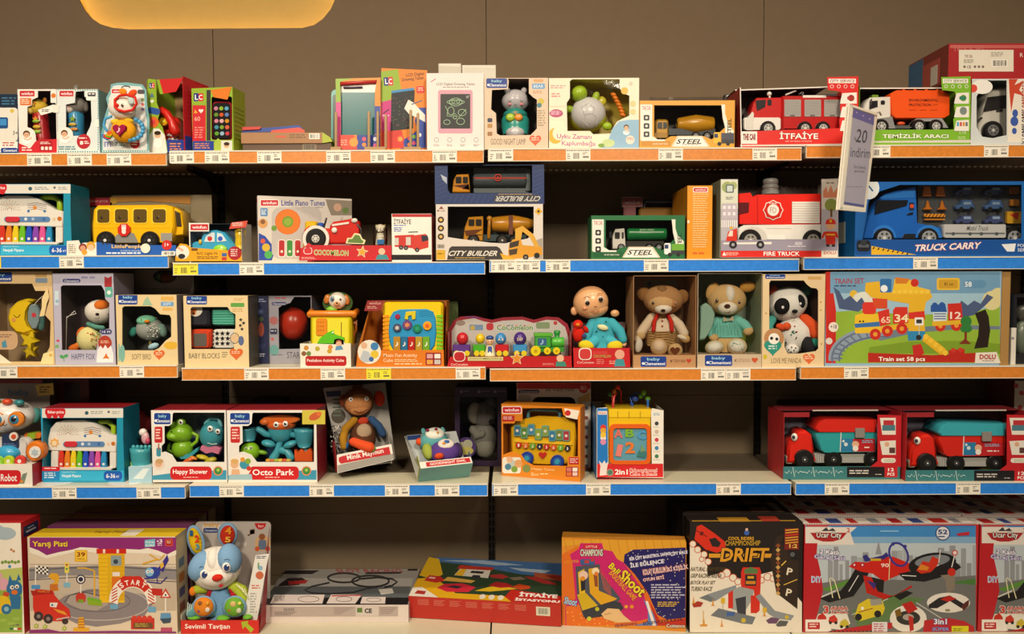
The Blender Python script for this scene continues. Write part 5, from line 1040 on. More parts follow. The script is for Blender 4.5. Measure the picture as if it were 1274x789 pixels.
K = mk('grey_box','dim grey box with blue logo, upper left behind the bird box','box',143,168,3,y=.22);p = K.carton(140,341,168,454,.12,'#7a7486','#55505f','#666');p.r(146,348,158,353,'#2a2f58',rad=1.5);p.c(152,362,4,'#8a3f3a');p.lines(146,344,166,346,1,'#5a5568');K.done()
K = mk('grey_box','tall grey box with an oval window, behind the bird box','box',170,243,3,y=.22)
p = K.carton(169,335.5,242,454,.12,'#77716c','#5a544e','#6a645e','#2a2422','#241e1c',[el(205,344,14.5,8.5)]);t = K.part('plush_glimpse','plush');t.ball(209,346,.03,10,7,6,'#7a4424');t.ball(198,346,.03,6,6,5,'#5a7a5f');p.lines(172,359,240,361,1,'#5a554f');K.done()

K = mk('bird_plush_box','kraft window box with a round green and speckled plush bird','toy box',145,220.5,3,y=.014)
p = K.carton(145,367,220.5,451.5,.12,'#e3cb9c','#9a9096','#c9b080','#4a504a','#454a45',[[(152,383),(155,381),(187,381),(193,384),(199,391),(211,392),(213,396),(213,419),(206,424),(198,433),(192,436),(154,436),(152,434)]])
babyc(p,147,366.5,171,379);p.d([(177,380),(180,373),(184,369),(186,374),(190,380)],'#9cbfa0');p.r(200,369,216,374,'#dfb25f',rad=1);p.r(200,375.5,216,381,'#6fa3cf',rad=1.5);p.t('SOFT',203,376.5,213,380,'#e8f0f4');p.r(202,383,215,386.5,'#dfb25f',rad=1.5);p.d(el(213,430,9,4.8),'#e0b23a');p.d(el(152,440,3.5,11),'#7fb5a8');p.ln([(148,450),(148,428)],1.5,'#7fb5a8');p.t('SOFT BIRD',164,440.5,188,447.5,'#7a6a50',bold=-.003);p.d(heart(198,441,7),'#dc6a34');p.lines(193.5,438.5,203,443,2,'#f3d0b4')
t = K.part('plush_bird','plush');t.ball(187,410,.06,17,14.5,15,'#9aa09a',5);t.ball(183,399,.055,12,7,13,'#7fcaa8');t.ball(202,411,.055,5,9,6,'#7a9a92',-15);t.ball(166,413,.06,5,7,4,'#3a8f80',40);t.ball(183,400,.02,3.4,2.2,3,'#d8892a');rg = random.Random(8)
for i in range(70): a,b = rg.uniform(-14,14),rg.uniform(-9,11);a*a+b*b*1.3 < 170 and t.ball(187+a,411+b,.06-.0388*math.sqrt(max(.01,1-(a/17)**2-(b/14.5)**2)),.9,.7,.4,rg.choice(['#efefe8','#4a524e']),n=6,m=4)
t.ball(187,429,.05,2,5,2,'#8a7a4a');t.ball(191,431,.04,7,4,4,'#a9cfe0',-20);eye(t,176,398,.022,.9);eye(t,195,396,.024,.9)
K.done()

K = mk('baby_blocks_box','kraft window box with four soft baby blocks, one with black stars','toy box',229,309,3,y=.014)
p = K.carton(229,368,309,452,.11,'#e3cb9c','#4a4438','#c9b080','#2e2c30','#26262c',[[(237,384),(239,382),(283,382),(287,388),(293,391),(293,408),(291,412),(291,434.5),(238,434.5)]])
babyc(p,232,368,257.5,379);p.r(287,377,304,382,'#5fa04a',rad=1);p.lines(291,371,303,375,2,'#c9a46a');p.lines(289,384,303,389,2,'#c9a46a')
for x,y in ((299.5,398),(303,402),(299,405),(301,409.5)): p.p(star(x,y,2.6),-.0004,.0003,'#26242a')
p.c(292,421,5,'#d9b890');q_ = el(292,421,5.5,6.5,14);p.ln(q_+q_[:1],.7,'#3a2f24');p.d(el(300,424,3.5,6),'#5a6a94');p.t('BABY BLOCKS',235,439.5,273.5,446,'#6a5f4c',bold=.0);p.lines(276,438,284,446,3,'#a3936f');p.d(heart(294,440,8.5),'#dc6a34');p.lines(288,437,300,441,2,'#f3d0b4')
for nm,x0,y0,x1,y1,c in (('soft_block',236,383,260,406,'#33333c'),('soft_block',263,383,293,405,'#3f9c86'),('soft_block',236,410,262,434.5,'#d9482a'),('soft_block',264,410,294,434.5,'#e8e4dc')):
    b_ = K.part(nm,'plush',label={'#33333c': 'dark block with a fox patch','#3f9c86': 'green ribbed block','#d9482a': 'orange framed mirror block','#e8e4dc': 'white block with black stars'}[c]);b_.b(x0,y0,x1,y1,.02,.07,c,4,.006)
    if c == '#33333c': b_.c(243,385,9,'#efe9e0',.02);b_.d([(236,384),(245,384),(243,392),(236,391)],'#dc7a3a',.02);b_.c(241,390,1.3,'#2a2020',.02)
    if c == '#3f9c86': [b_.r(265,386+i*3.2,291,387.2+i*3.2,'#6fc4ae',.02) for i in range(6)]
    if c == '#d9482a': b_.p(rr(240.5,415,257,431,2),.0185,.002,'#8a8078','metal')
    if c == '#e8e4dc':
        for i in range(3):
            for j in range(3): b_.p(star(270+i*6.6,415+j*6.2,3.2),.0188,.001,'#1f1d22')
        for j in range(5): b_.p(star(265.5,413+j*5,1.4),.0188,.001,'#1f1d22')
K.done()

K = mk('slim_box','narrow dark navy box seen beside the baby blocks box','toy box',313,333,3,y=.11)
p = K.carton(316,368,333.5,447,.14,'#22284a','#3a3c4c','#3a3c4c');p.lines(318,372,331,377,2,'#8a90b0');p.p(star(324,388,5,8,.3),-.0004,.0003,'#5a6a9a');p.c(325,397,3,'#4a5a3a');p.d(el(325,410,3.5,9),'#9a4a3a');p.lines(317,428,331,435,3,'#3a4470');p.lines(318,440,331,445,2,'#b0b4c8');K.done()
K = mk('ball_toy_box','grey starry window box with a large red ball','toy box',333,388,3,y=.115,yaw=-4)
p = K.carton(334.5,368,388,449,.14,'#9a98a4','#6c6a74','#6a6874','#34343a','#2e2e34',[[(346.5,383),(351,380),(361,377),(366,369.5),(387,369.5),(387,427),(372,434),(347,434.5)]])
p.d(rr(338,376,356,380,2),'#2f3468');p.t('Clementoni',339.5,376.8,355,379.4,'#dfe0f0');p.lines(342,370,358,373.5,1,'#c05a5a');p.c(340.5,399,5.2,'#b06a6a');p.r(336,409,345,416,'#3c3f5a',rad=1.5);p.lines(337,411,344,414,1,'#c0c4d4');p.c(339,422,2,'#c05a5a');p.d(el(341,436,6,7),'#6a9c9c');p.t('STARS',357,438,376,446,'#4c4854',bold=.0,skew=-.0);p.lines(338,441,354,443,1,'#6a6678')
t = K.part('toy_ball','plastic');t.ball(365,403,.07,18.5,21,17,'#b8301c',n=24,m=16);b = t.sub('valve','plastic');b.ball(363,396,.026,1.5,1.5,1,'#e0a898',n=8,m=5)
K.done()

K = mk('peekaboo_cube_tray','yellow and orange activity cube in a white printed tray, puppy head on top','toy box',374,436,3,y=-.002+.008)
p = K.part('carton');X0,X1,Z1,_ = K.ext(373.5,427.5,436.5,456);p.slab(X0,X1,0,.0012,0,Z1,'#ece6d6',cols={});p.slab(X0,X0+.001,.0012,.10,0,Z1,'#b9b3a2');p.slab(X1-.001,X1,.0012,.10,0,Z1,'#b9b3a2');p.slab(X0,X1,.10,.101,0,Z1,'#b9b3a2');p.slab(X0,X1,.0012,.1,0,.001,'#b9b3a2')
p.p([(415,427.5),(416,422.5),(421,421),(427,423),(429,427.5)],0,.001,'#ece6d6');p.c(421.5,426.5,4,'#8a4a30');p.c(421.5,428,3.4,'#e0b090');p.d([(417,436),(418,431),(425,430),(427,435)],'#5f95c4')
for x,y,c in ((381,433,'#c98a3a'),(395,434,'#b8a83a'),(410,437,'#c9a02c'),(411,432,'#d88a4a'),(384,440,'#6f8a4a'),(378,440,'#8a5a3a')): p.c(x,y,3,c)
p.d(rr(380,443,431,459,4)[:],'#b81f22') if False else p.r(380,443,431,455.5,'#b81f22',rad=3);p.t('Peekaboo Activity Cube',382,446.5,428,451.5,'#f7ece6',bold=.03)
t = K.part('toy_cube','plastic');t.b(386,393,437,450,.008,.09,'#d9c81e',4,.006);t.p(rr(390,397,433,446,3),.0065,.003,'#e5da3a');t.tube([(386,390.5,.012),(440,390.5,.012)],4.2,'#e07f1e');t.tube([(386,390.5,.012),(388,387,.09)],3.6,'#e07f1e');t.tube([(440,390.5,.012),(444,387,.09)],3.6,'#d0701a');t.b(386,388,440,393,.012,.085,'#dc7c1e',1)
for x in (386,440): t.ball(x,391.5,.014,4.2,4.4,4,'#e8862a')
t.p(rr(393,396,407,418,3),.004,.004,'#e08a24',bev=.0012);[t.c(396+i*3,401+j*5,.9,'#b86a1a',.004) for i in range(3) for j in range(3)];t.ln([(424.7,401),(424.7,420)],1,'#7a5a1a',.0065)
a_ = t.sub('crocodile_slider','plastic');a_.p([(394,428),(398,421),(407,414),(414,411),(416,416),(428,420),(428,429)],.0,.006,'#5fc02a',bev=.001);a_.ball(414,414,-.001,1.2,1.2,1,'#f4f4f0',n=8,m=5)
h = t.sub('puppy_head','plastic');h.disc(420,377,.055,19,.006,'#3f5a2c',.001,ry=14);h.ball(420,374,.045,11,10.5,8,'#e6ddd0');h.ball(407,372,.05,4,6,3,'#cf7f3a',15);h.ball(431,373,.05,4,6.5,3,'#cf7f3a',-15);h.ball(419,378,.026,4,3,2,'#d8a070');h.ball(419,377,.02,1.4,1,1,'#3a2420');h.ball(414,372.5,.028,3.2,3.8,1.5,'#5f7f9a');eye(h,414.5,372.5,.024,1.4);eye(h,423.5,372.5,.026,1.4);h.ball(413,385,.045,7,4,4,'#7cc03a')
k_ = K.part('side_handle','plastic');k_.tube([(441,402,.03),(443,398,.04),(443,410,.05),(439,420,.05),(439,430,.04)],1.5,'#a85a24');K.done()

K = mk('music_cube_box','open orange box with a blue and yellow music cube of five coloured keys','toy box',443,552,3,y=.004)
p = K.part('carton');zl = K.ext(443,436,552,457)[2];X0,X1,Z1,_ = K.ext(446,375,556,457);D = .13
p.p([(443,457),(446,436),(552,435.5),(552.5,457)],0,.0015,'#dd7a1e');p.slab(X0,X1-.004,.0016,D,0,.0012,'#b8641a');p.slab(X0+.02,X1-.004,D,D+.0012,0,Z1,'#a85f22'); 
def qd(pt,a,b,c,d,col,fin=None): pt.add([a,b,c,d],[(0,1,2,3)],col,fin)
xl,zl_ = K.loc(443,457,0);xt,_ = K.loc(460,374,0)
qd(p,(xl,.0015,0),(xl+.004,.0015,zl),(xt,.03,Z1),(xt,D,Z1),'#c9742a');qd(p,(xl,.0015,0),(xt,D,Z1),(xt,D,0),(xl,D,0),'#c9742a')
qd(p,(X1-.006,.0015,0),(X1-.006,.0015,zl),(X1-.002,.02,Z1),(X1-.002,D,Z1),'#d07c2a');qd(p,(X1-.006,.0015,0),(X1-.002,D,Z1),(X1-.006,D,0),(X1-.006,D,0),'#d07c2a')
f_ = p.sub('logo_flap',label='clear flap with red logo');f_.p([(457,374),(477,374),(474,385),(469,387),(453,387)],-.001,.001,'#8f2a2a');f_.t('winfun',459,375.5,474,379,'#d8a8a0',-.001);f_.lines(457,381,470,385,2,'#d09a90',-.001)
p.p(el(459.5,438,14.5,15),-.0012,.001,'#e9e2d4');p.c(453,430,4,'#dcae8e',-.0012);p.c(466,431,5,'#3f7fb8',-.0012);p.d([(448,446),(452,436),(459,438),(464,450),(452,451)],'#b9c0c8',-.0012);p.c(466,441,5,'#e0c03a',-.0012);p.c(462,447,3,'#3f66a8',-.0012)
p.t('Music Fun Activity',477,440,519,445.5,'#f6dcb8',bold=.02);p.t('Cube',477,446,489,450.5,'#f6dcb8',bold=.02);p.lines(491,447,521,451,2,'#f3cfa0');p.lines(491,452,527,455,1,'#f3cfa0');p.r(529.5,439,549,454.5,'#8f1c2a',rad=1);[p.r(531+i*9.5,440.5+j*7.2,538.5+i*9.5,446+j*7.2,['#d8a0a0','#f0e8e0','#e0a04a','#c8c0bc'][i+2*j],rad=.6) for i in range(2) for j in range(2)]
t = K.part('toy_music_cube','plastic');t.b(476.5,376,551,440,.012,.09,'#e9c81a',5,.006)
for k in range(9): t.b(476.2,392+k*5,484,395.4+k*5,.009,.01,'#e8941e',1);t.b(543,392+k*5,551,395.4+k*5,.009,.01,'#7fbf2a',1)
t.p([(485,395),(489,388),(497,385),(531,384.5),(539,388),(542,396),(543,415),(541,430),(536,437),(490,437),(485,428),(483,412)],.008,.012,'#2f93c8',bev=.003)
for k in range(3): t.ln([(521,387+k*2.6),(525,388.4+k*2.6),(529,386.8+k*2.6),(534,388.6+k*2.6),(539,388.5+k*2.6)],.6,'#1f6f9c',.008)
t.disc(494.5,394,.004,3.2,.006,'#a82a4a',.001);n_ = t.sub('note_button','plastic');n_.p([(505,388),(517,387),(517,397),(513,398),(512,392),(508,393),(507,398),(503,397)],.003,.006,'#d8c42a',bev=.001)
for x,y,r,c,c2 in ((494,408,5.2,'#4a4f6a','#c9c4c0'),(506.5,404.5,6,'#6f4a80','#d98a5a'),(519,409,5.6,'#1f8060','#2f9a74'),(531.5,405.5,5.6,'#e8a61e','#e0602a')):
    b_ = t.sub('round_button','plastic');b_.disc(x,y,.002,r,.008,c,.0015);b_.p(star(x,y,r*.6,6,.6),.0012,.001,c2)
for i,c in enumerate(['#b8862a','#2a6f9c','#b8281c','#b8952a','#6fa82a']):
    k_ = t.sub('piano_key','plastic');k_.b(489.5+i*9.1,419,498+i*9.1,440,.003,.006,c,1,.001);k_.t('♪',491.8+i*9.1,425,496+i*9.1,431,'#f3ede2',.003)
K.done()
K = mk('toy_box_edge','thin orange and green box edge in shadow right of the music cube','toy box',553,566,3,y=.17);p = K.carton(548,375,570,455,.10,'#4a5a2c','#3a2a22','#222');p.r(551,378,557,450,'#7a4a1e');K.done()

K = mk('egg_train_box','wavy-topped red and white open box with a green engine pulling coloured eggs','toy box',556,711,3,y=.004)
p = K.part('carton');X0,X1,Z1,_ = K.ext(557,402,711,457);D = .085
p.p([(556,457),(560,444),(711,443),(711.5,457)],0,.0015,'#b91a20');p.slab(X0,X1,.0016,D,0,.001,'#a01c20');p.slab(X0,X0+.0012,.0016,D,0,Z1*.8,'#a01c20');p.slab(X1-.0012,X1,.0016,D,0,Z1*.8,'#a01c20')
top = [(557,443),(558,410),(564,399),(573,394),(590,393),(602,396),(612,398),(626,395),(650,394),(664,398),(680,394),(695,395),(706,403),(711,418),(712,443)]
p.p(top+[(711.5,456),(556,456)],D,.0015,'#8f2030');ins = [(562,443),(562,412),(568,402),(576,398),(590,396),(602,400),(612,402),(626,399),(650,398),(664,402),(680,398),(693,399),(703,407),(707,420),(707,443)]
b_ = p.sub('backing_print');b_.d(ins,'#b7b2ae',D);b_.d([(576,394),(600,396.5),(590,394)],'#4a3f8a',D);b_.d(el(573,402,6,3.5),'#8a7a70',D);b_.r(584,404,601,411,'#6f87a8',D,1);b_.c(588,408,3,'#b8a04a',D)
b_.r(605,402,614,411,'#b03038',D,3);b_.to('CoComelon',618,404,663,411,'#3f7f3a','#d8d4cc',D,bold=.045);b_.d(rr(667,401,684,409,2),'#7a8a6a',D);b_.c(691,402,2.5,'#b03a38',D)
[b_.r(620+i*5.3,404.5,622.6+i*5.3,405.6,c,D) for i,c in enumerate(['#b8282a','#c9a42c','#7a3f8a','#2a6fa8','#c9642a','#3f8f3a','#b8282a','#c9a42c'])]
p.p(rr(564,437,579,450,5),-.001,.001,'#f0e4da');p.p(rr(565,438,578,449,4.5),-.0018,.0006,'#b9282c');p.r(582,444,626,449,'#cfc48a',-.001);p.t('COCOMELON JJ',584,445.3,624,448,'#7a7a3a',-.0012);p.t('CoComelon',561,452,582,455,'#e8c8c0');p.lines(675,452,691,455,2,'#d88a80')
p.p(star(643,446,9),-.001,.001,'#f0e0b8');p.p(star(643,446,7.4),-.0018,.0006,'#d98a2c');p.c(697,446,4.6,'#e6b896',-.001);p.d([(691,456),(692,450),(703,450),(705,456)],'#3f8a7a',-.001)
def car(x0,x1,c,yy=429): q = K.part('train_wagon','plastic');q.b(x0,yy,x1,yy+9,.018,.03,c,1.5,.003);return q
for x0,x1,c,ec,ex,ey,er in ((563,585,'#5f3a8a','#c0242c',575.5,421.5,7.5),(588,604,'#4aa82c','#e3bf1c',597.5,421.5,6),(616,633,'#c0242c','#3a86c4',623,421.5,7),(638,656,'#3f8fc8','#4a2c7c',647,421.5,8)):
    q = car(x0,x1,c);e_ = q.sub('egg','plastic');e_.ball(ex,ey,.034,er,er*1.08,er,ec,n=14);e_.t('A B' if ec != '#4a2c7c' else 'DEF',ex-3.5,ey-1,ex+3.5,ey+2.5,'#e8dcc8',.034-er*.0027-.0006,bold=.03) if ec in ('#3a86c4','#4a2c7c') else None
    for x in (x0+5,x1-4): w = q.sub('wheel','plastic');w.disc(x,440,.012,3.6,.008,'#e0c82a',.001,n=14)
q = K.part('train_engine','plastic');q.b(665,417,686,433,.016,.04,'#3f9a3c',2,.003);q.b(664,414.5,688,418.5,.014,.045,'#5fae3a',1.5,.002);q.hcyl(686,702,426,.035,6.5,'#4fb03a');q.b(664,432,702,438,.02,.04,'#3a8f3a',1,.002);q.loft(693,[(420,3,3),(416,3.5,3.5),(413,4.5,4.5),(411,3,3)],.035,'#2f8a3a',n=12);q.r(669,421,680,430,'#3a5f8a',.016);q.t('♪',672,422,677,429,'#9fc0e0',.0155)
for x,r in ((666.5,6.5),(681,4.6),(692.5,4.6)): w = q.sub('wheel','plastic');w.disc(x,437,.010,r,.008,'#e3ca1e',.0015);w.c(x,437,r*.35,'#b89a1a',.010)
g_ = K.part('toy_figure','plastic',label='small figure in a blue cap');g_.ball(609.5,425,.012,4.8,5,3.5,'#e0ac84');g_.ball(609.5,420.5,.012,5,3.2,4,'#2f4a8a');g_.loft(609.5,[(443,6.5,4),(437,6,3.5),(430,3.5,2.5)],.012,'#d8cfa8');g_.b(607,431,612,440,.003,.002,'#3f5fa8',1);eye(g_,607.8,425,.003,.6);eye(g_,611.4,425,.003,.6)
K.done()

def limb(p,pts,r,col,fin='plush'): p.tube(pts,r,col,fin,n=10)
K = mk('baby_doll_box','soft baby doll in aqua spotted sleepsuit sitting in a low red tray','doll',710,784,3,y=.004)
p = K.part('carton');X0,X1,Z1,_ = K.ext(714,432,784,457);p.p([(714,457),(713,433),(783,433),(784,457)],0,.0015,'#c21f24');p.slab(X0,X1,.0016,.11,0,.001,'#a01c20');p.slab(X1-.001,X1,.0016,.11,0,Z1,'#a01c20');p.slab(X0,X0+.001,.0016,.11,0,Z1,'#a01c20');p.slab(X0,X1,.11,.1112,0,Z1*2.1,'#7a5a5a')
p.p(rr(720,433,736,448,5),-.001,.001,'#efe2da');p.p(rr(721.2,434.2,734.8,446.8,4.5),-.0018,.0006,'#c93a38');p.r(738,437,756,441,'#c93a38');p.t('COCOMELON',738,441.5,760,445,'#a9b05a');p.t('CoComelon',718,449.5,739,452.5,'#eec8c0');p.lines(742,447,752,454,3,'#d87a70');p.c(771,441,6,'#e0a58c');p.d([(764,456),(766,447),(776,447),(778,456)],'#3f8f9a');p.lines(758,449,766,454,2,'#e8a090')
t = K.part('doll_body','plush');t.loft(748,[(434,20,14),(424,19,14),(412,16,12),(401,13,10),(395,9,8)],.055,'#3f9fb0');limb(t,[(738,402,.05,7),(731,415,.04,6.5),(728,425,.03,5.5)],6,'#3f9fb0');limb(t,[(760,402,.05,7),(771,412,.04,6.5),(775,423,.03,5.5)],6,'#3f9fb0');limb(t,[(741,424,.035,8),(732,431,.02,7)],7,'#46a8ba');limb(t,[(757,424,.035,8),(766,430,.02,7)],7,'#46a8ba')
t.ball(729.5,430,.012,10,6.5,4.5,'#d8c22a',10);t.ball(765,431,.012,10,7,4.5,'#d8c22a',-8);t.ball(776,428,.03,3.5,4,3,'#e6b48c');rg = random.Random(11)
for x,y in ((747,404),(755,409),(742,412),(750,419),(739,423),(759,420),(768,412),(754,400)): t.ball(x,y,.022 if 738 < x < 760 else .03,1.3,1.3,1,'#2c6f8a',n=8,m=5)
t.ball(750,407.5,.02,7,3.6,2.5,'#d8d6a8',15)
h = t.sub('doll_head','plastic',label='round bald vinyl head');h.ball(735,376,.055,22,20,18,'#e0a878',-12,n=24,m=16);h.ball(714.5,387,.055,4.5,5.5,3,'#d99f70');h.ball(739,385,.052,18,11,14,'#e0a878',-12)
for ex,ey in ((731,377),(747.5,372.5)): h.ball(ex,ey,.0105,3.4,3.7,1.6,'#f2ece6',fin='gloss',n=12,m=8);h.ball(ex,ey+.2,.0080,2.9,3.1,1.5,'#2c1a14',fin='gloss',n=10,m=6)
h.ln([(726,371),(730,369),(734,370)],.7,'#7a4a2a',.008);h.ln([(743,366.5),(747,365),(750,366)],.7,'#7a4a2a',.009);h.ball(741,380.5,.007,1.6,1.3,1.4,'#d99a6c',n=10,m=6);h.ln([(736,387),(741,388.6),(746,386.5)],.9,'#a0503c',.010);h.ball(728,383.5,.013,3,2.2,1.4,'#dc9068')
h.ball(765,390,.055,5.5,4.5,3,'#cf9a68')
d2 = K.part('plush_toy','plush',label='small red plush animal');d2.ball(719,404,.03,6.5,6,5,'#c9281c');d2.ball(720,417,.03,8,9,5,'#c22418',10);d2.ball(716,410,.03,3,6,3,'#b82016',30);d2.ball(729,410,.025,3,5,3,'#b82016',-30);d2.ball(719,404,.017,2.6,2.2,1.2,'#e0802a');d2.ball(727,418,.012,3,3,2,'#3a4a7a')
K.done()

def open_plush_box(name,label,x0,x1,y0,lip,y1,outer,inner,back,y=.004):
    K = mk(name,label,'toy box',x0,x1,3,y=y);p = K.part('carton');X0,X1,Z1,_ = K.ext(x0,y0,x1,y1);zl = K.ext(x0,lip,x1,y1)[2];D = .16;e = .0014
    p.slab(X0,X1,0,e,0,zl,outer);p.slab(X0,X0+e,e,D,0,Z1,outer,cols=dict(r=inner));p.slab(X1-e,X1,e,D,0,Z1,outer,cols=dict(l=inner));p.slab(X0,X1,D,D+e,0,Z1,back);p.slab(X0,X1,e,D,Z1-e,Z1,outer);p.slab(X0,X1,e,D,0,e,inner);p.slab(X0+e,X1-e,e,D*.5,zl-.001,zl,outer)
    w = K.part('clear_wrap');w.add([(X0+e,.0006,zl),(X1-e,.0006,zl),(X1-e,.0006,Z1-e),(X0+e,.0006,Z1-e)],[(0,1,2,3)],'film');return K,p
K,p = open_plush_box('bear_plush_box','kraft open box with a tan plush teddy bear in striped trousers and red braces',788,866,343,442,457,'#b98c62','#b08458','#9a7450')
babyc(p,797,443.5,829,456.5);p.t('MY TEDDY BEAR',834,447.5,853,451,'#7a4430',bold=.01);p.d(heart(857,449,3.2),'#b8402c');b_ = p.sub('backing_print');b_.r(801,349,842,384,'#8a8a60',.159);b_.c(808,353,3,'#3a4a6a',.159)
t = K.part('plush_bear','plush');t.loft(822,[(430,17,14),(420,20,16),(411,19.5,15),(402,15,12),(393,10,9)],.075,'#b8935e');t.loft(822,[(411.5,19.7,15.4),(402,15.8,12.6),(396,12,10),(392,8,8)],.075,'#d9c8b0')
for k in range(6): t.ln([(804+(k == 0)*1,412+k*3),(812,413+k*3),(822,413.6+k*3),(832,413+k*3),(840-(k == 0),412+k*3)],.7,'#6a4a2c',.0315)
t.tube([(818,392,.052),(814,400,.038),(813,411,.033)],2.6,'#c92c22',n=6);t.tube([(831,392,.052),(835,400,.038),(836,411,.033)],2.6,'#c92c22',n=6);t.ball(824,399.5,.043,1.3,1.3,1,'#a8323a',n=8,m=5);t.ball(824,406,.038,1.3,1.3,1,'#a8323a',n=8,m=5)
limb(t,[(811,395,.07,6),(803,406,.055,6.2),(796,416,.045,6.5),(793,423,.04,4.5)],6,'#d9c4a8');limb(t,[(834,395,.07,6),(845,404,.055,6),(851,415,.045,6)],6,'#d9c8b0');t.ball(797,417,.04,6.5,6,5,'#c9a878');t.ball(852,421,.04,7,5.5,5,'#c9a468',30);t.ball(849,420,.034,7,3,4,'#ddd0b8',20)
t.ball(794.5,430,.03,5,9,4,'#cfc8bc',10);t.ball(820,432,.03,11,11,9,'#c9a877');t.ball(840,436,.03,9.5,9,8,'#c9a877');t.ball(820,431,.019,8,8,6,'#d9c0a4');t.p(heart(840,436.5,6),.0075,.003,'#6a3a22')
h = t.sub('bear_head','plush');h.ball(825,373,.07,25,18.5,20,'#b08458',3,n=22,m=14);h.ball(801,366,.075,9,9,5,'#8a6238');h.ball(849,369,.075,8,9,5,'#8a6238');h.ball(824,377,.05,19,13,15,'#cfa878');h.ball(823,361,.055,8,6,11,'#8a6640');h.ball(825,384,.028,11,7,8,'#e6ddd0');h.ball(825,386.5,.007,3,1.8,2,'#3a2018');h.ln([(822,391),(825,392.5),(828,390.5)],.8,'#4a2a20',.011);h.ball(839,378,.02,4,4.5,3,'#b88458');eye(h,812.5,377,.018,1.7);eye(h,840,378,.0145,1.7)
K.done()

K,p = open_plush_box('dog_plush_box','pale green open box with a tan and white plush puppy in a mint jumper',868,948,340,441,457,'#c9b49a','#8f9a80','#7f8c78')
babyc(p,877,442,911,455.5);p.t('MY LITTLE DOG',914,446.5,933,450.5,'#a8705a',bold=.01);p.d(heart(939,448,4),'#c9542f');b_ = p.sub('backing_print');b_.d([(870,420),(900,405),(930,412),(946,400),(946,441),(870,441)],'#a8b83a',.159)
t = K.part('plush_dog','plush');t.loft(903,[(437,20,14),(428,21,15),(418,20,14)],.075,'#cba873');t.loft(903,[(419,22,15.5),(410,20,14.5),(402,16,12),(395,11,9)],.075,'#74bdb2')
for k in range(9): t.ln([(886+k*4.1,417),(889+k*3.4,400)],.6,'#4f9c92',.036-.003*min(k,8-k))
limb(t,[(892,400,.07,6.5),(883,408,.06,7),(884,416,.05,5)],6,'#74bdb2');limb(t,[(916,398,.07,6.5),(926,404,.06,6.5),(931,410,.05,6)],6,'#74bdb2');t.ball(931,412,.045,6.5,5.5,5,'#cba873',-30);t.ball(888,420,.045,6,5,5,'#cba873')
t.ball(889,432,.03,12,8.5,9,'#d8c49c',-10);t.ball(917,431,.03,12.5,10.5,9,'#d8c49c',5);t.ball(889,432,.017,9.5,6.5,6,'#e0dcd0',-10);t.ball(917,431,.017,10,8,6,'#e0dcd0',5)
rg = random.Random(4);[t.ball(917+rg.uniform(-7,7),431+rg.uniform(-5,5),.0025,.8,.6,.8,'#5fb0a4',n=6,m=4) for i in range(7)]
t.d([(900,394),(906,398),(912,393),(913,399),(906,399),(900,400)],'#b7a98c',.035)
h = t.sub('dog_head','plush');h.ball(904,373,.07,24,19.5,18,'#cba873',4,n=22,m=14);h.ball(886,362,.07,7,12,5,'#c49a5e',25);h.ball(930,357,.07,10,7,5,'#b8863f',-10);h.ball(906,368,.054,8,13,14,'#e0d8cc',3);h.ball(905,383,.038,12.5,9,10,'#e6ddcc');h.ball(905,381,.012,3.8,2.6,2.4,'#4a2a1e');h.ln([(901,388.5),(905,389.5),(909,387.5)],.8,'#6a3a30',.0125);eye(h,892,374,.0285,2);eye(h,919.5,376,.0285,2)
b_ = K.part('comfort_blanket','plush',label='pale green satin blanket at the left');b_.p([(872,381),(879,377),(886,382),(890,390),(888,402),(883,414),(877,423),(870,424),(871,400)],.03,.02,'#8fb0a0',bev=.006);K.done()

K = mk('panda_plush_box','kraft window box with a black and white plush panda wearing an orange bow','toy box',948.5,1026,3,y=.004)
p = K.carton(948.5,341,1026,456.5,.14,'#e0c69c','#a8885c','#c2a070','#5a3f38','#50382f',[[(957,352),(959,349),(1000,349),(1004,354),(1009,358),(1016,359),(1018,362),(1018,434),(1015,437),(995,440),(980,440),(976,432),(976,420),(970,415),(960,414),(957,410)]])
babyc(p,952,341,977,347);p.r(1005,344,1022,348,'#cfa668',rad=1)
p.c(963,421,12.5,'#b8845a');p.d(heart(961.5,432,11),'#2f9080');p.c(963,421.5,7,'#efe9e2');p.c(960,421,2,'#222');p.c(966.5,422,2,'#222');p.lines(956,430,967,436,2,'#d8ece6');p.t('LOVE ME PANDA',959.5,445.5,997,452,'#7f6a48',bold=.0);p.d(heart(1006.5,446,7.5),'#dc6a34');p.lines(1001,443,1012,448,2,'#f3d0b4');p.d(el(952,444,2.5,3),'#cdbb2c')
for x,y in ((953,390),(1021,376),(1021,386),(1022,428)): p.c(x,y,1,'#b8873f')
t = K.part('plush_panda','plush');t.ball(988,416,.07,22,22,17,'#e2dfda',12,n=20,m=14);rg = random.Random(12)
for i in range(34):
    a,b = rg.uniform(-12,18),rg.uniform(-14,16)
    if (a/20)**2+(b/20)**2 < .8: t.ball(988+a,416+b,.07-.0445*math.sqrt(max(.02,1-(a/22)**2-(b/22)**2)),1.1,1.1,.6,rg.choice(['#26242a','#26242a','#b8323a','#3f9c86']),n=6,m=4)
limb(t,[(1001,397,.055,7),(1011,405,.045,7.5),(1014,416,.04,7)],7,'#e0562a');t.ball(1014,425,.04,5,8,5,'#2f9080');limb(t,[(960,398,.06,6),(956,405,.05,6),(957,412,.04,5)],6,'#4fa8a0');t.ball(1003,428,.045,9,17,8,'#2b2a2e',-35);t.ball(985,435,.03,9,7,8,'#e2dfda');[t.ball(985+a,435+b,.0085,1,.9,.6,'#26242a',n=6,m=4) for a,b in ((-4,0),(0,-3),(3,1),(-1,3),(5,-2))]
t.ball(971,407,.035,6,4.5,4,'#d9502a',20);t.ball(979,406,.035,5,5,4,'#dd5a2e',-30)
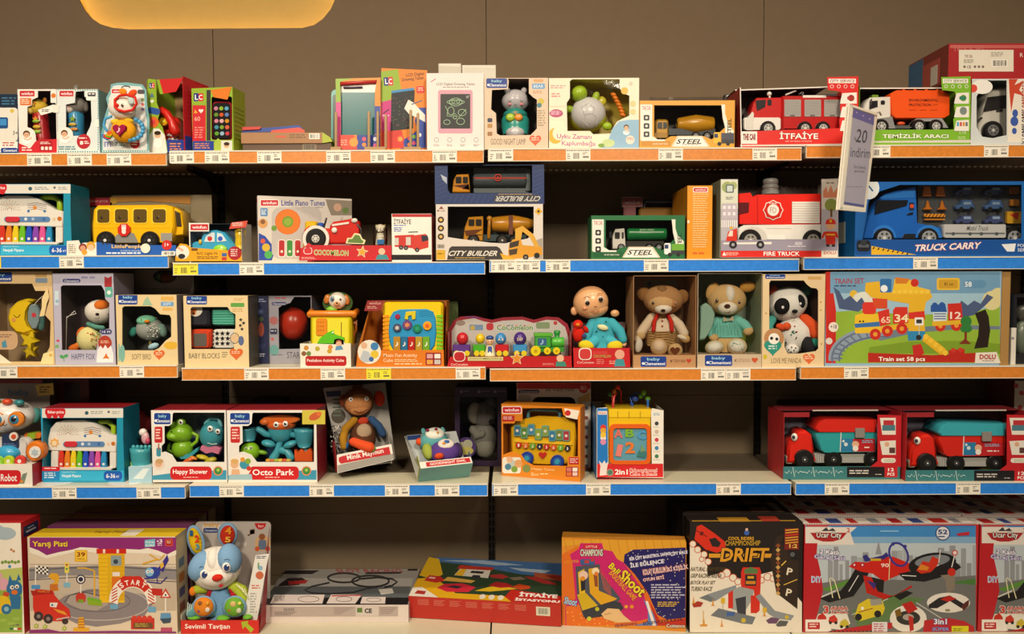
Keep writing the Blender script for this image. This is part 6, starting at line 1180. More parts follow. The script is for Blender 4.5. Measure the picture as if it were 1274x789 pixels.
h = t.sub('panda_head','plush');h.ball(979,378,.07,25,21,18,'#e6e3de',-14,n=24,m=16);h.ball(962.5,362,.075,6,7,4,'#b8402c');h.ball(1003,361,.075,7.5,7,4,'#2a5a4a');h.ball(973,381,.033,9.5,10.5,8,'#1c1b1f',15);h.ball(995.5,375,.038,6,9,6,'#1c1b1f',-15);h.ball(974,382.5,.013,1.9,2,1,'#e8e8ea',n=8,m=5);h.ball(996,378,.022,1.5,1.7,1,'#e8e8ea',n=8,m=5);h.ball(989,387.5,.022,3.6,2.4,2.2,'#1c1b1f');h.ln([(983,394.5),(988,396),(992,393)],.8,'#3a2a2a',.027)
K.done()

K = mk('train_set_box','large brick train set box with a black curved cut-out and printed railway','toy box',1026,1245,3,y=.006)
p = K.carton(1027,338,1245,452,.075,'#8fb0cc','#b08a50','#c9a46a');p.d([(1026,338),(1035,338),(1048,425),(1036,436),(1040,452),(1026,452)],'#c2281e')
p.r(1033,338.5,1244,365,'#6f9cc0');p.d([(1037,365),(1244,365),(1244,420),(1045,420)],'#9cc0d6');p.d([(1040,388),(1070,386),(1130,392),(1200,390),(1244,380),(1244,452),(1040,452)],'#8fb23a');p.c(1234,374,12,'#d9cf9a');p.c(1242,368,10,'#d9cf9a');p.c(1062,366,5,'#e0b83a');p.d(el(1075,372,14,9),'#d8dcd4')
p.d([(1037,357),(1044,362),(1050,373),(1058,368),(1066,376),(1072,370),(1078,380),(1068,388),(1044,384)],'#4a5a80');p.d([(1190,385),(1196,374),(1204,380),(1212,374),(1220,378),(1228,366),(1236,370),(1226,380),(1212,392),(1196,396)],'#4a5a80')
p.d([(1080,413),(1140,407),(1190,404),(1244,406),(1244,410),(1190,410),(1140,414),(1095,424)],'#6f7f90');p.d([(1082,432),(1130,425),(1200,424),(1244,428),(1244,440),(1080,440)],'#7a9a2c');p.d([(1080,439),(1160,442),(1215,439),(1215,451),(1080,451)],'#b5281e')
def arc(cx,cy,rx,ry,a0,a1): return el(cx,cy,rx,ry,12,0,a0,a1)
p.ln(arc(1098,446,60,33,175,275),15,'#8a9ab0');p.ln(arc(1098,446,63,37,172,278),2,'#5d6c84');p.ln(arc(1098,446,54,27,172,278),2,'#5d6c84')
for i in range(9): a = R(180+i*10);p.ln([(1098+64*math.cos(a),446+38*math.sin(a)),(1098+50*math.cos(a),446+26*math.sin(a))],2,'#64748c')
p.to('TRAIN SET',1038,346.5,1075,353,'#a82830','#6f9cc0',rot=-1);p.lines(1038,355,1070,358,1,'#3a4a6a');p.r(1165.5,346,1194,361,'#e3b83a',rad=2);p.r(1168,348,1191.5,359,'#c99a2c',rad=2);p.t('81 cm',1175,351.5,1186,355.5,'#4a3a1a');p.r(1199,348.5,1227,358.5,'#5f8fb8',rad=5);p.t('58',1200.5,350.5,1209,357,'#e8eef2',bold=.04)
# the printed brick train
p.d([(1063,404),(1064,392),(1076,389),(1094,391),(1095,404),(1097,414),(1064,415)],'#e6bd2c');p.d([(1063,403),(1096,400),(1096,406),(1064,408)],'#3a6fb0');p.d(rr(1073,376,1090,391,4),'#d5352a');p.c(1070,400,1.2,'#222');p.c(1074,400,1.2,'#222');p.d([(1092,388),(1106,384),(1108,403),(1095,406)],'#cf3328');p.t('65',1096,394,1108,402,'#f0c8b0',bold=.05);p.d([(1111,386),(1114,382),(1129,382),(1130,402),(1111,403)],'#cf3328');p.t('34',1113,391,1130,401,'#f0e0b8',bold=.05)
p.d([(1096,406),(1130,402),(1130,408),(1096,413)],'#dfb02c')
for x,y,r in ((1089,416,7),(1104,412,7),(1122,409,7),(1170,406,6.5),(1190,405,7)): p.c(x,y,r,'#c62d22');p.c(x,y,r*.4,'#e39a3a')
p.d([(1158,388),(1158,380),(1176,378),(1178,388)],'#2a55a0');p.c(1163,380,3.6,'#2a55a0');p.c(1172,379.5,3.6,'#2a55a0');p.d([(1161,389),(1178,389),(1178,400),(1161,400)],'#d9e0e6');[p.r(1162,390+i*3,1177,391.4+i*3,'#4a6a9a') for i in range(3)];p.d([(1179,378),(1196,377),(1198,399),(1180,400)],'#c62d22');p.t('12',1182,388,1196,397,'#f0d8d0',bold=.05);p.d([(1160,400),(1199,398),(1199,403),(1160,406)],'#dfb02c')
p.d([(1130,388),(1150,385),(1151,398),(1131,398)],'#cf3328');p.d([(1130,397),(1150,397),(1151,413),(1130,413)],'#e0b02a');p.d([(1129,412),(1151,412),(1151,423),(1130,424)],'#2f86b8');p.d([(1118,365),(1158,364),(1160,370),(1152,376),(1150,387),(1130,389),(1131,378),(1084,370),(1076,362),(1077,352),(1094,350),(1096,362)],'#e0b02a');p.d([(1113,347),(1140,349),(1142,357),(1158,361),(1156,366),(1110,366)],'#e8bc34');p.c(1138,352,5,'#c62d22');p.d([(1114,345),(1132,347),(1128,353),(1114,353)],'#cf7a2a');p.d(rr(1095,347,1109,364,2),'#2f6cab');p.c(1100,359,4.4,'#e8eef2');p.d([(1085,371),(1104,372),(1104,384),(1088,384)],'#cf4a28')
for i in range(7): p.c(1112+i*7,363,2,'#f0ca4a')
p.r(1138,395,1149,405,'#e8e8e4',rad=1);p.r(1140,397.5,1147,402.5,'#3a3a40',rad=1);p.ln([(1143.5,405),(1143.5,422)],1,'#c0c4b8');p.c(1143,420,3.4,'#2a2a2e')
p.d(rotp(rr(1146,424,1178,434,3),1162,429,38),'#e0b02a');[p.c(1152+i*6,419+i*5,3.4,'#ecc23a') for i in range(5)];p.d([(1135,430),(1146,428),(1150,440),(1137,445)],'#c22a26');p.d([(1180,436),(1200,434),(1200,447),(1182,449)],'#b8281e');p.c(1186,436,3,'#c8352a');p.c(1195,435.5,3,'#c8352a')
p.c(1202,400,7,'#2f7a3a');p.d(el(1202,409,7.5,5),'#2f7a3a');p.r(1200,413,1203,425,'#7a3020');p.d([(1193,428),(1201,421),(1208,428)],'#7a3020')
p.c(1037,407,6.2,'#e8ddd4');p.t('+18',1033,404,1041,409,'#5a4a4a',bold=.03);p.c(1031.5,424.5,4.2,'#d8d0ca');p.to('Train set 58 pcs',1093,444,1151,451,'#fff8ee','#a8281e',bold=.045,rot=0)
p.p([(1214,439),(1240,438),(1245,452),(1213,452)],-.001,.0008,'#e6dfd4');p.t('DOLU',1219,441,1239,447,'#b3272a',-.001,bold=.06);p.lines(1222,448.5,1237,450,1,'#a06a60',-.001)
h_ = p.sub('curved_cutout',label='black curved opening');h_.d([(1211,389),(1228,382),(1232,392),(1235,410),(1233,428),(1230,439),(1208,435),(1213,423),(1216,408),(1214,396)],'#1d1612');t = p.sub('track_piece','plastic');t.n = 60;t.d([(1213,390),(1226,385),(1230,394),(1232,411),(1229,432),(1212,434),(1217,418),(1218,404)],'#2a201a')
K.done()
K = mk('kraft_panel','tall kraft cardboard strip standing along the right side of the train set box','cardboard',1245,1256,3,y=.01);p = K.part('panel');a = K.ext(1245.5,338,1256,452);p.slab(a[0],a[1],0,.06,0,a[2],'#a9824c');K.done()
K = mk('black_toy_box','black window box with a dim grey figure, beyond the train set box at right edge','toy box',1262,1300,3,y=.05)
p = K.carton(1261,366,1300,448,.16,'#1e1e24','#3c4452','#2a2a30','#1a1a1c','#161618',[[(1265,370),(1296,370),(1296,440),(1265,440)]]);t = K.part('grey_figure','plastic');t.ball(1272,388,.06,9,12,8,'#5a5a54');t.ball(1272,420,.06,12,22,9,'#6f7a6c');K.done()
K = mk('white_card_box','small white box standing at the right end of the train set box','box',1257,1264,3,y=.035);p = K.carton(1258,408,1264,446,.01,'#ddd8d0','#c9c4bc','#c9c4bc');p.c(1260,421,1.8,'#8a8a9a');K.done()
# ================================================================== FOURTH SHELF
K = mk('robot_toy_box','white round-headed toy robot with orange ringed eyes in a white tray','toy box',-40,52,4,y=.004)
p = K.part('carton');X0,X1,Z1,_ = K.ext(-40,578,40,604);p.slab(X0,X1,0,.0015,0,Z1,'#ece7de');p.slab(X1-.0015,X1,.0016,.13,0,Z1,'#a8242c');p.slab(X0,X1,.0016,.13,Z1-.0012,Z1,'#e2dcd0');p.slab(X0,X1,.0016,.13,0,.001,'#bbb')
p.d(rr(-30,585,26,603,5),'#cf2229');p.t('Robot',1,590,21,599,'#fff',bold=.03);p.d([(28,590),(34,588),(30,602),(24,602)],'#7a8a7a');p.c(27,599,2,'#d98a3a')
xa,xb,zt_,_ = K.ext(-40,470,68,600,.22);b_ = K.part('backing_card');b_.slab(xa,xb,.16,.163,0,zt_,'#8f3236');b_.r(-38,477,62,560,'#9a8f8a',.16);b_.d([(44,479),(66,476.5),(67,491),(47,493)],'#e0c05a',.157);b_.lines(49,481,64,490,3,'#6a4a24',.157);b_.t('baby',10,484,36,495,'#5a7a9a',.157,bold=.03)
t = K.part('toy_robot','plastic');t.b(-20,545,36,580,.04,.07,'#d8d4d2',6,.01);t.b(2,540,23,558,.036,.01,'#2c3a5c',2,.002);t.lines(4,552,20,556,2,'#6a86b0',.036);t.disc(16.5,543.5,.030,5.5,.006,'#e8e2da',.001);t.disc(16.5,543.5,.028,3,.004,'#d8502a',.001);t.ball(10,564,.035,15,10,10,'#3aa4d4');t.b(29,539,52,546,.06,.03,'#d8752a',3,.004);t.b(34,539,44,546,.058,.03,'#8fae2a',1)
for x,c in ((-2,'#8fcf3a'),(10,'#b8d42a'),(24,'#d8403a')): t.disc(x,574,.008,6.8,.01,c,.003);t.c(x,574,2.4,'#f0ece0',.008)
a_ = t.sub('side_wheel','plastic',label='orange round side speaker');a_.disc(42,562,.02,11,.03,'#e27a22',.005,ry=12.5);a_.disc(43,563,.016,7.4,.006,'#e6e2de',.001);a_.p(star(43,563,5,6,.6),.0145,.001,'#b0c0cc')
h = t.sub('robot_head','plastic');h.ball(4,517,.07,40,21,24,'#d9d5d2',n=28,m=18);h.ball(43,517,.09,8,10,10,'#5aa8a4')
for x,y,c in ((9,500,'#d24a28'),(24,501,'#2f7f86'),(-5,500,'#8fae2a')): h.ball(x,y,.035,6,4,5,c)
for x in (19,-3): h.disc(x,522,.008 if x > 0 else .012,10,.012,'#e2832c',.004,ry=9.5);h.ball(x-1,522,.010,6.2,6.2,4,'#3a8fb8');h.ball(x-2,522,.0035,3.4,3.8,2.5,'#1c1a2a',fin='gloss');h.ball(x,519.5,-.002,1.2,1.2,1,'#fff',n=8,m=5)
h.ln([(3,528),(6,530),(9,528)],1,'#3a3a44',.006);K.done()

piano_box('piano_toy_box','teal box with white toy piano and rainbow keys, fourth shelf beside the robot',52,153.5,508,599,4,.045)
for x,lb in ((70,'white rounded paper divider under the left of the lower piano box'),(158,'white rounded paper divider under the right of the lower piano box')):
    K = mk('shelf_divider',lb,'divider',x-20,x+20,4,y=.05,group='rounded paper dividers');K.parts = []
    c = K.part('clear_plate','plastic');v = [(.058*math.cos(R(a))*(1),.042*math.sin(R(a))-.004,.0002) for a in range(0,360,15)];n_ = len(v);c.add(v+[(a,b,.0012) for a,b,_ in v],[tuple(range(n_)),tuple(range(n_,2*n_))]+[(i,(i+1) % n_,n_+(i+1) % n_,n_+i) for i in range(n_)],'#e9e4da');K.done()
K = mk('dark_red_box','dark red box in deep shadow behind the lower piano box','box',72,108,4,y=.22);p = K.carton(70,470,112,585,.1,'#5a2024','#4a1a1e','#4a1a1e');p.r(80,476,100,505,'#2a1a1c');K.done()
K = mk('cup_toy_box','teal scalloped cup toy with green base, right of the lower piano box','toy',160,190,4,y=.035)
p = K.part('carton');X0,X1,Z1,_ = K.ext(160,581,189,597);p.slab(X0,X1,0,.09,0,Z1,'#a9cfe0',cols=dict(t='#c9dde4'));p.d([(165,596),(178,583),(186,583),(178,596)],'#e0eef2')
t = K.part('toy_cup','plastic');t.loft(176,[(580,11,11),(572,12,12),(562,13,13),(557,13.5,13)],.04,'#3f9ca8');t.loft(176,[(580,12,12),(574,12.5,12.5),(573,12,12)],.045,'#a4c92c')
for i in range(5): t.ball(166+i*5,556.5,.03-.008*(2-abs(i-2)),2.6,3,2,'#3f9ca8',n=10,m=6)
f_ = K.part('toy_figure','plastic',label='small pink and white figure');f_.ball(181,545,.06,5,8,4,'#d8a8b0');f_.ball(178,538,.06,5,5,4,'#e8dcd8');f_.ball(184,549,.05,3,4,3,'#c2486a')
K.done()
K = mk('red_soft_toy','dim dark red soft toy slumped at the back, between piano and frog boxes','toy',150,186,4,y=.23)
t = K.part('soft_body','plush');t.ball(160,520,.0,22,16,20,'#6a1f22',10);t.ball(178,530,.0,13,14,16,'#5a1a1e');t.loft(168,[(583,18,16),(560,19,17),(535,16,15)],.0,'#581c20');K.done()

def bath_box(name,label,x0,x1,title,y,kidx,seed):
    K = mk(name,label,'toy box',x0,x1,4,y=y,z=max(SZ[4][0],SZ[4][1]) if x0 < 226 else None);w = x1-x0;X = lambda u: x0+u*w
    hl = [(X(.165),516),(X(.165),516),(X(.27),516),(X(.29),513.5),(X(.97),513.5),(X(.97),575),(X(.33),575),(X(.27),566),(X(.18),562),(X(.13),563),(X(.13),555),(X(.17),551)]
    p = K.carton(x0,510.5,x1,597 if x0 < 226 else 598,.13,'#e8e4de','#8a2430','#a82a34','#2a3f52','#1c3f66',[hl[1:]])
    p.d([(X(.01),513),(X(.28),513),(X(.27),527),(X(.23),530),(X(.01),530)],'#f0ede8');babyc(p,X(.03),514,X(.25),528);p.r(X(.035),531,X(.14),551,'#c62a2c',rad=2);p.lines(X(.05),534,X(.13),548,4,'#f0c8c0')
    p.d([(X(.0),597),(X(0),592),(X(.25),589),(X(.4),593),(X(.75),586),(X(1),585),(X(1),597)],'#3f97b8');p.r(X(.245),580.5,X(.80),597,'#cc2328',rad=5);p.t(title,X(.28),584,X(.745),591.5,'#fff',bold=.035);p.lines(X(.42),593.5,X(.62),595.5,1,'#f0c0b8');p.c(X(.885),586,6,'#e0885a');p.c(X(.885),586,4.6,'#3f8a4a');p.c(X(.885),585,2,'#a8c84a')
    return K,p,X
K,p,X = bath_box('bath_frog_box','red and white window box with a green frog and a blue whale shower toy',189,282,'Happy Shower',.03,0,1)
p.c(X(.1),578,7,'#e9d8cc');p.c(X(.09),577,4.5,'#e0ae8c');p.d(el(X(.10),574,5,3),'#c9a070');p.d(rr(X(.06),557,X(.12),568,2),'#3f8fa8');p.ln([(X(.09),552),(X(.09),560)],1.6,'#a85a3a');b_ = p.sub('backing_print');b_.r(X(.3),515,X(.97),545,'#8fa0a8',.127);b_.c(X(.68),524,8,'#4a6f94',.127)
t = K.part('toy_frog','plastic');t.ball(225,539,.05,15,13,13,'#7fb524',10,n=20,m=14);t.ball(217,542,.04,10,7,11,'#86bc28',10);t.ball(227,558,.05,13,13,11,'#7fb524',10);t.ball(225,526,.045,6,5.5,5,'#86bc28');t.ball(214,529,.05,5,5,5,'#7fb524');eye(t,225,525.5,.033,2,white=True);t.ball(213,537,.0155,1.2,.9,.6,'#3a5a10',n=8,m=5);t.ln([(210,545),(217,547),(226,545)],.7,'#4a7a14',.0105)
t.tube([(238,555,.05),(245,549,.05),(246,542,.05),(240,539,.05)],2.2,'#8fc02c',n=8);t.tube([(217,563,.05),(209,560,.05),(211,552,.05)],2.2,'#6fa020',n=8);t.p([(219,566),(235,565),(244,558),(246,561),(236,571),(224,572)],.03,.03,'#3fa4b4',bev=.004)
t2 = K.part('toy_whale','plastic');t2.ball(264,541,.05,15,18,13,'#3f97a8',8,n=20,m=14);t2.tube([(256,527,.05),(262,520,.05),(272,521,.05),(275,530,.05)],2.6,'#6ab4c2',n=8);t2.p([(250,555),(262,553),(274,558),(273,566),(264,563),(256,565),(248,560)],.028,.03,'#d27a9c',bev=.004);eye(t2,261.5,533.5,.0145,2.3,white=True);eye(t2,271,537,.0165,2,white=True);t2.ln([(258,551),(264,553),(270,552)],.8,'#e8eef0',.0165)
t3 = K.part('toy_rings','plastic',label='orange and yellow squirt rings');t3.ball(235,573,.03,9,3.4,6,'#d8642a',-25);t3.ball(252,569,.03,8,3,5,'#c8b82a',15);t3.ball(262,573,.03,8,4,5,'#b8ac2a',-15);t3.ball(241,570,.028,5,2,3,'#e0842a',25)
K.done()
K,p,X = bath_box('bath_octopus_box','red and white window box with an orange-topped octopus and blue funnels',283,394,'Octo Park',.022,1,2)
p.p(rc(376,510.5,404.5,528),-.0008,.0006,'#cfc04a');p.d(rotp(el(392,518,8,4.5),392,518,-25),'#c9603a',-.0009);p.c(397,515,3,'#d9743a',-.0009);p.c(X(.14),580,14.5,'#f0e6dc');p.c(X(.08),578,5,'#e4b28c');p.d(el(X(.08),574,5,3),'#d9ae6a');p.d([(X(.04),594),(X(.05),584),(X(.13),584),(X(.15),594)],'#e4b28c');p.c(X(.19),578,6,'#3f97b0');p.c(X(.23),574,3.6,'#8aae3a');p.c(X(.24),583,3,'#d0402c');p.c(X(.17),572,3,'#e09a3a');p.d([(X(.01),597),(X(.02),591),(X(.27),590),(X(.28),597)],'#9cc0cc')
t = K.part('toy_octopus','plastic');t.ball(350,533,.06,16,19,14,'#3f9cb0');t.ball(350,527,.058,19,10,16,'#dd6426',n=20,m=12);t.p(el(349,522,24,6,22),.03,.05,'#e0702c',bev=.006);t.ball(329,525,.03,6,4,4,'#e0702c');eye(t,343.5,528.5,.0145,2.2,white=True);eye(t,355,527.5,.0145,2.2,white=True)
t.tube([(336,541,.05,4),(330,540,.045,4),(325,536,.04,4),(321,534,.04,3.6)],4,'#3f9cb0');t.ball(334,552,.04,9,4.5,7,'#3f9cb0',15);t.tube([(364,541,.05,4),(372,542,.045,4),(376,537,.04,3.6)],4,'#3f9cb0');t.ball(361,553,.04,9,4.5,7,'#3f9cb0',-20);t.tube([(349,549,.05,4),(345,562,.05,5),(340,571,.04,6)],5,'#3f9cb0');t.tube([(349,560,.05),(358,562,.045),(362,570,.04)],5,'#3f9cb0')
for i,c in enumerate(['#e0a02c','#d8602a','#a8b83a','#e0c03a','#d8503a','#c8a83a']): t.ball(334+i*5,573,.03,4,2.4,4,c,n=10,m=6)
t2 = K.part('toy_funnel','plastic');t2.loft(309,[(548,8,8),(541,10,10),(534,11,11),(532.5,12,12)],.05,'#3f97ac');t2.loft(379,[(556,7,7),(549,11,10),(537,13,12),(533,14,12)],.05,'#3f97ac');t2.b(374.5,553,382,566,.045,.02,'#4aa0b4',2)
t3 = K.part('toy_turtle','plastic',label='lime green turtle');t3.ball(311,562,.045,12.5,12,10,'#86bf24');t3.ball(326,563,.045,7,3,3,'#6fa41c',10);eye(t3,306,558,.02,1,white=True);eye(t3,312,557,.018,1,white=True)
t4 = K.part('toy_base','plastic',label='orange wavy base');t4.p([(366,575),(366,560),(370,563),(374,559),(379,563),(384,559),(388,563),(390,575)],.03,.05,'#df5a22',bev=.004)
K.done()
K = mk('blue_label_box','dark box with a blue label, peeking over the octopus box','box',316,352,4,y=.24);p = K.carton(312,499,350,585,.1,'#3a3438','#2c282c','#333');p.d([(316,508),(320,499.5),(346,499.5),(343,508)],'#22306a');p.t('Clementoni',324,502,341,506,'#9aa6cc');K.done()

# plush monkey in a leaning tray
K = mk('monkey_plush_box','brown plush monkey with orange ears in a white card tray leaning back','toy box',405,492,4,y=.07,yaw=20,pitch=-12,roll=-4,dz=.034)
p = K.part('carton');D = .075;e = .0014;X0,X1,Z1,_ = K.ext(418,558,487,582);H1 = K.ext(410,484,487,578,D)[2]
p.p([(419,566),(487,552.5),(490,572),(420,589)],0,.0014,'#e6e0d8');p.d([(420,579),(489,564.5),(490,571.5),(420.5,588.5)],'#9a958e');zl0 = K.loc(455,580,0)[1];p.p([(421.5,569.5),(426,567.5),(484,556),(486,565),(424,577),(421.5,574)],-.0012,.001,'#bf2228');p.t('Minik Maymun',431.5,562.2,477.5,570,'#f6efe8',-.0014,rot=-11.5,bold=.035)
p.slab(X0,X1,.0014,D,zl0-.001,zl0,'#8c8884');p.slab(X0,X0+e,e,D,0,Z1*1.6,'#a32428');p.slab(X1-e,X1,e,D,0,Z1*1.6,'#a8a29c')
b_ = K.part('backing_card');b_.p([(402,483),(479,476),(492,571),(424,583)],D,.002,'#96928e');b_.d([(405,487),(424,486),(424,493),(407,494)],'#1c2450',D);b_.c(421,518,9,'#3a3224',D);[b_.r(414,496+i*5,424,498+i*5,'#4a5a4a',D) for i in range(5)];rg = random.Random(6)
for i in range(70): b_.c(rg.uniform(411,426),rg.uniform(530,562),1,'#1f1d20' if i % 3 else '#e8e4dc',D,n=6)
for i in range(60): b_.c(rg.uniform(426,450),rg.uniform(548,566),1,'#1f1d20' if i % 3 else '#8a8a84',D,n=6)
t = K.part('plush_monkey','plush');t.ball(452,544,.04,16,22,12,'#5a3826',3);t.ball(453,537,.02,10,10,6,'#b49c80');limb(t,[(441,523,.035,5),(430,533,.03,5),(427,545,.03,5),(428,556,.03,4.5)],5,'#a87a24');t.ball(429,554,.03,5,6,4,'#2f66a0');limb(t,[(462,522,.04,5),(471,530,.04,5),(476,540,.04,5)],5,'#33507a');t.ball(452,524,.025,7,5,4,'#b8402a')
limb(t,[(440,550,.02,6),(450,554,.008,6.5),(460,557,.0,7)],6,'#d8502a');t.ball(463,558,-.004,4.5,4.5,3,'#5f9a3a');t.ball(442,551,.012,4.5,5,4,'#d8502a')
h = t.sub('monkey_head','plush');h.ball(446,500,.04,20,18,14,'#6a4228',n=20,m=14);h.ball(446,502,.028,17.5,15,12,'#b0784c');h.ball(447,510,.014,12,7,6,'#b27a4e');h.ball(472,496,.045,7,10,4,'#c03c22');h.ball(428,499,.045,6,8,4,'#7a3a24');h.ball(445,481,.045,7,3,4,'#5a3826');h.ln([(440,511),(446,513.5),(453,512),(457,509)],.9,'#6a2a1e',-.003);eye(h,436.5,497,-.0005,1.7,white=True);eye(h,456,496,-.0005,1.7,white=True)
K.done()
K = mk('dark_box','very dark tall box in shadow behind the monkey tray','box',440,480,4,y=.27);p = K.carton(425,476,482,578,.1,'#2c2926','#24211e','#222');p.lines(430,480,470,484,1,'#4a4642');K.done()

# tipped owl box
K = mk('owl_plush_box','tipped teal and white box with a plush teal and purple owl lying in it','toy box',521,588,4,y=.012,yaw=20,pitch=-52,roll=-1,dz=.056,z=None)
p = K.part('carton');D = .070;X0,X1,Z1,_ = K.ext(521,569,588,581);p.slab(X0,X1,0,D,-.0014,0,'#6fa4a4');p.slab(X0,X1,D-.001,D,0,.20,'#b7bdbf');p.slab(X0,X0+.0014,0,D,0,.055,'#a8a844');p.slab(X1-.0014,X1,0,D,0,.05,'#5a6a8a')
p.slab(X0,X1,0,.0014,0,.026,'#e2ddd4');v = .0004;p.slab(X0+.022,X1-.006,-v,0,.004,.022,'#bb2428')
# lettering on the lip in its own plane
def lip(px,py): x,z = K.loc(px,py,0);return x,z
f_ = p.sub('lip_lettering');vv,ff = text_mesh('GOODNIGHT OWL',.02);f_.add([(X0+.034+(X1-X0-.055)*a,-.0006,.008+.0105*b) for a,b in vv],ff,'#f3e6e0')
f_.add([(X0-.0004,.02,.006),(X0-.0004,.06,.006),(X0-.0004,.06,.03),(X0-.0004,.02,.03)],[(0,1,2,3)],'#27407a')
w2 = p.sub('side_wing',label='pale card wing with green printed corner'); 
w2.add([(X0,D,.20),(X0-.018,D*.5,.17),(X0-.004,0,.03),(X0,0,0),(X0,D,0)],[(0,1,2,3,4)],'#cfd4d2');w2.add([(X0-.0012,D*.9,.07),(X0-.007,.01,.05),(X0-.0012,0,.001),(X0-.0012,D*.9,.001)],[(0,1,2,3)],'#a9ae3a')
w2.add([(X0+.0,D-.0016,.198),(X0+.05,D-.0016,.198),(X0+.04,D-.0016,.178),(X0-.0,D-.0016,.178)],[(0,1,2,3)],'#27407a')
t = K.part('plush_owl','plush'); 
def lb(x,y,z,rx,ry,rz,col,n=16,m=10):
    v,f = sphere_t(n,m);t.add([(x+a*rx,y+b*ry,z+c*rz) for a,b,c in v],f,col,'plush',True)
cx = (X0+X1)/2
lb(cx-.012,.030,.130,.050,.042,.038,'#5fa4a8',20,14);lb(cx-.012,-.004,.136,.034,.014,.025,'#d9dcd2');lb(cx-.062,.03,.135,.012,.012,.014,'#d8502a');lb(cx-.04,.026,.175,.008,.008,.014,'#5fa4a8');lb(cx+.028,.026,.172,.008,.008,.014,'#5fa4a8')
lb(cx+.010,.020,.070,.052,.040,.042,'#5a3f8a',20,14);lb(cx+.012,-.016,.078,.028,.008,.020,'#d8cfc8');lb(cx-.046,.018,.08,.018,.02,.032,'#9aa84a');lb(cx+.06,.02,.075,.014,.018,.03,'#3a2c50')
for a in (-.026,.004): lb(cx-.012+a,-.0175,.143,.0062,.004,.006,'#8a2a4a',10,6)
lb(cx-.006,-.019,.128,.004,.004,.005,'#d8923a',10,6);lb(cx+.014,-.024,.08,.010,.004,.007,'#3f66a8',10,6);lb(cx+.003,-.024,.074,.006,.004,.005,'#d8923a',10,6);lb(cx-.02,-.01,.035,.016,.012,.009,'#d8502a',10,6)
K.done()

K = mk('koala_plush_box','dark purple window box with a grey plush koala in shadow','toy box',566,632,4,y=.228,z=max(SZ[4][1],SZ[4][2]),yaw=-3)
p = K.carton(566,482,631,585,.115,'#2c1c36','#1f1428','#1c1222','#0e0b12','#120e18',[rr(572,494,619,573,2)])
for x in (574,596,616): p.c(x,487.5,2,'#6a5a80');p.lines(x+3,486,x+13,489,1,'#5a4a70')
p.p(el(580,557,12,13),-.001,.001,'#45306a');p.c(574,556,6,'#a8a890',-.0012);p.c(582,553,6,'#a8a890',-.0012);p.d(el(580,561,9,5),'#b8b060',-.0012)
t = K.part('plush_koala','plush');t.ball(602,545,.06,17,22,14,'#6f6e6a');t.ball(602,516,.06,16,17,13,'#6e6c6c');t.ball(591,514,.045,10,14,6,'#8d8880');t.ball(612,525,.03,4,3.5,3,'#1a181a');t.ball(610,502,.06,8,9,6,'#57555a');t.tube([(589,535,.04,6),(594,543,.03,6),(600,540,.025,5)],6,'#75736e');t.ball(603,556,.045,14,14,11,'#7f7e74');eye(t,606,514,.024,1.3)
K.done()

K = mk('bus_piano_box','orange window box with a yellow bus-shaped toy piano and blue wheels','toy box',624,722,4,y=.055,yaw=-18)
p = K.carton(624,505,722,595,.07,'#df8420','#cf7818','#d8851c','#b86a14','#b0701c',[[(626,527),(640,527),(641,524),(650,524),(650,508),(699,508),(701,517),(719,522),(719,568),(706,568),(706,580),(664,579),(654,574),(648,565),(636,562),(626,566)]],zb=0)
winf(p,625.5,506.5,648,514);p.r(625,517,640,524.5,'#b8242c');p.lines(626,518.5,639,523,2,'#f0c8c0');p.r(625,569,648,589,'#e6e2d8',rad=3);p.c(637,578,6,'#b8c4c0');p.c(632,581,4,'#4a7f9a');p.c(640,584,4,'#7a9a3a');p.c(645,577,5,'#d8a06a');p.c(655,583,5,'#7f8a4a');p.c(634,572,4,'#e0b090')
p.t('Happy Tunes',661,582.5,690,586,'#f3d49c',rot=3);p.t('Bus',661,588,670,592,'#f3d49c');p.lines(672,589,684,592,1,'#f3d49c');p.r(704,581,719.5,593,'#a01f2c');[p.r(705+i*7.4,582+j*5.6,711+i*7.4,586.6+j*5.6,['#d07a70','#f0e8e0','#d8703a','#e8c8c0'][i+2*j]) for i in range(2) for j in range(2)];p.d([(702,508),(721,511),(718,522),(704,519)],'#efe6d8');p.c(706.5,514,3.6,'#c62a2a');p.r(708,569,720,578,'#b8242c');p.lines(709,570.5,719,577,3,'#f0c8c0')
t = K.part('toy_bus_piano','plastic');t.p([(636,572),(635,532),(640,524),(668,518.5),(706,520),(715,526),(717,545),(715,574),(700,580),(650,578)],.022,.035,'#eab418',bev=.006);t.tube([(657,519,.035),(658,511,.035),(664,509.5,.035),(692,510.5,.035),(697,514,.035),(696,522,.035)],2.3,'#4a86a0');t.p([(640,546),(712,550),(712,554),(640,550)],.0175,.006,'#f2c62c');t.p(heart(675,566.5,5),.017,.004,'#c8302a')
cc = ['#3a6f9c','#5f8a3a','#4a86b0','#8aa83a','#8aa04a','#3a7fb0','#7a8a3a','#b83a4a']
for i in range(8):
    k_ = t.sub('picture_key','plastic');x = 643.5+i*8.7;yy = 536+(-3 if i in (2,4) else 2 if i in (1,3,5) else 0)+i*.9;k_.b(x-4.3,yy-7,x+4.3,yy+7,.014,.006,'#6fa89a',1.5,.001);k_.r(x-3.2,yy-5.6,x+3.2,yy+5.6,cc[i],.014);k_.c(x,yy,1.8,'#e8e4d8',.014)
    n_ = t.sub('number_button','plastic');n_.disc(645+i*8.7,554+i*.6,.013,3.7,.006,['#c8302a','#e0702a','#6fa83a','#26324a','#c8302a','#e0602a','#6fb83a','#2a2c3a'][i],.001);n_.t(str(i+1),644+i*8.7,552.2+i*.6,646.2+i*8.7,556+i*.6,'#f4eee0',.013,bold=.04)
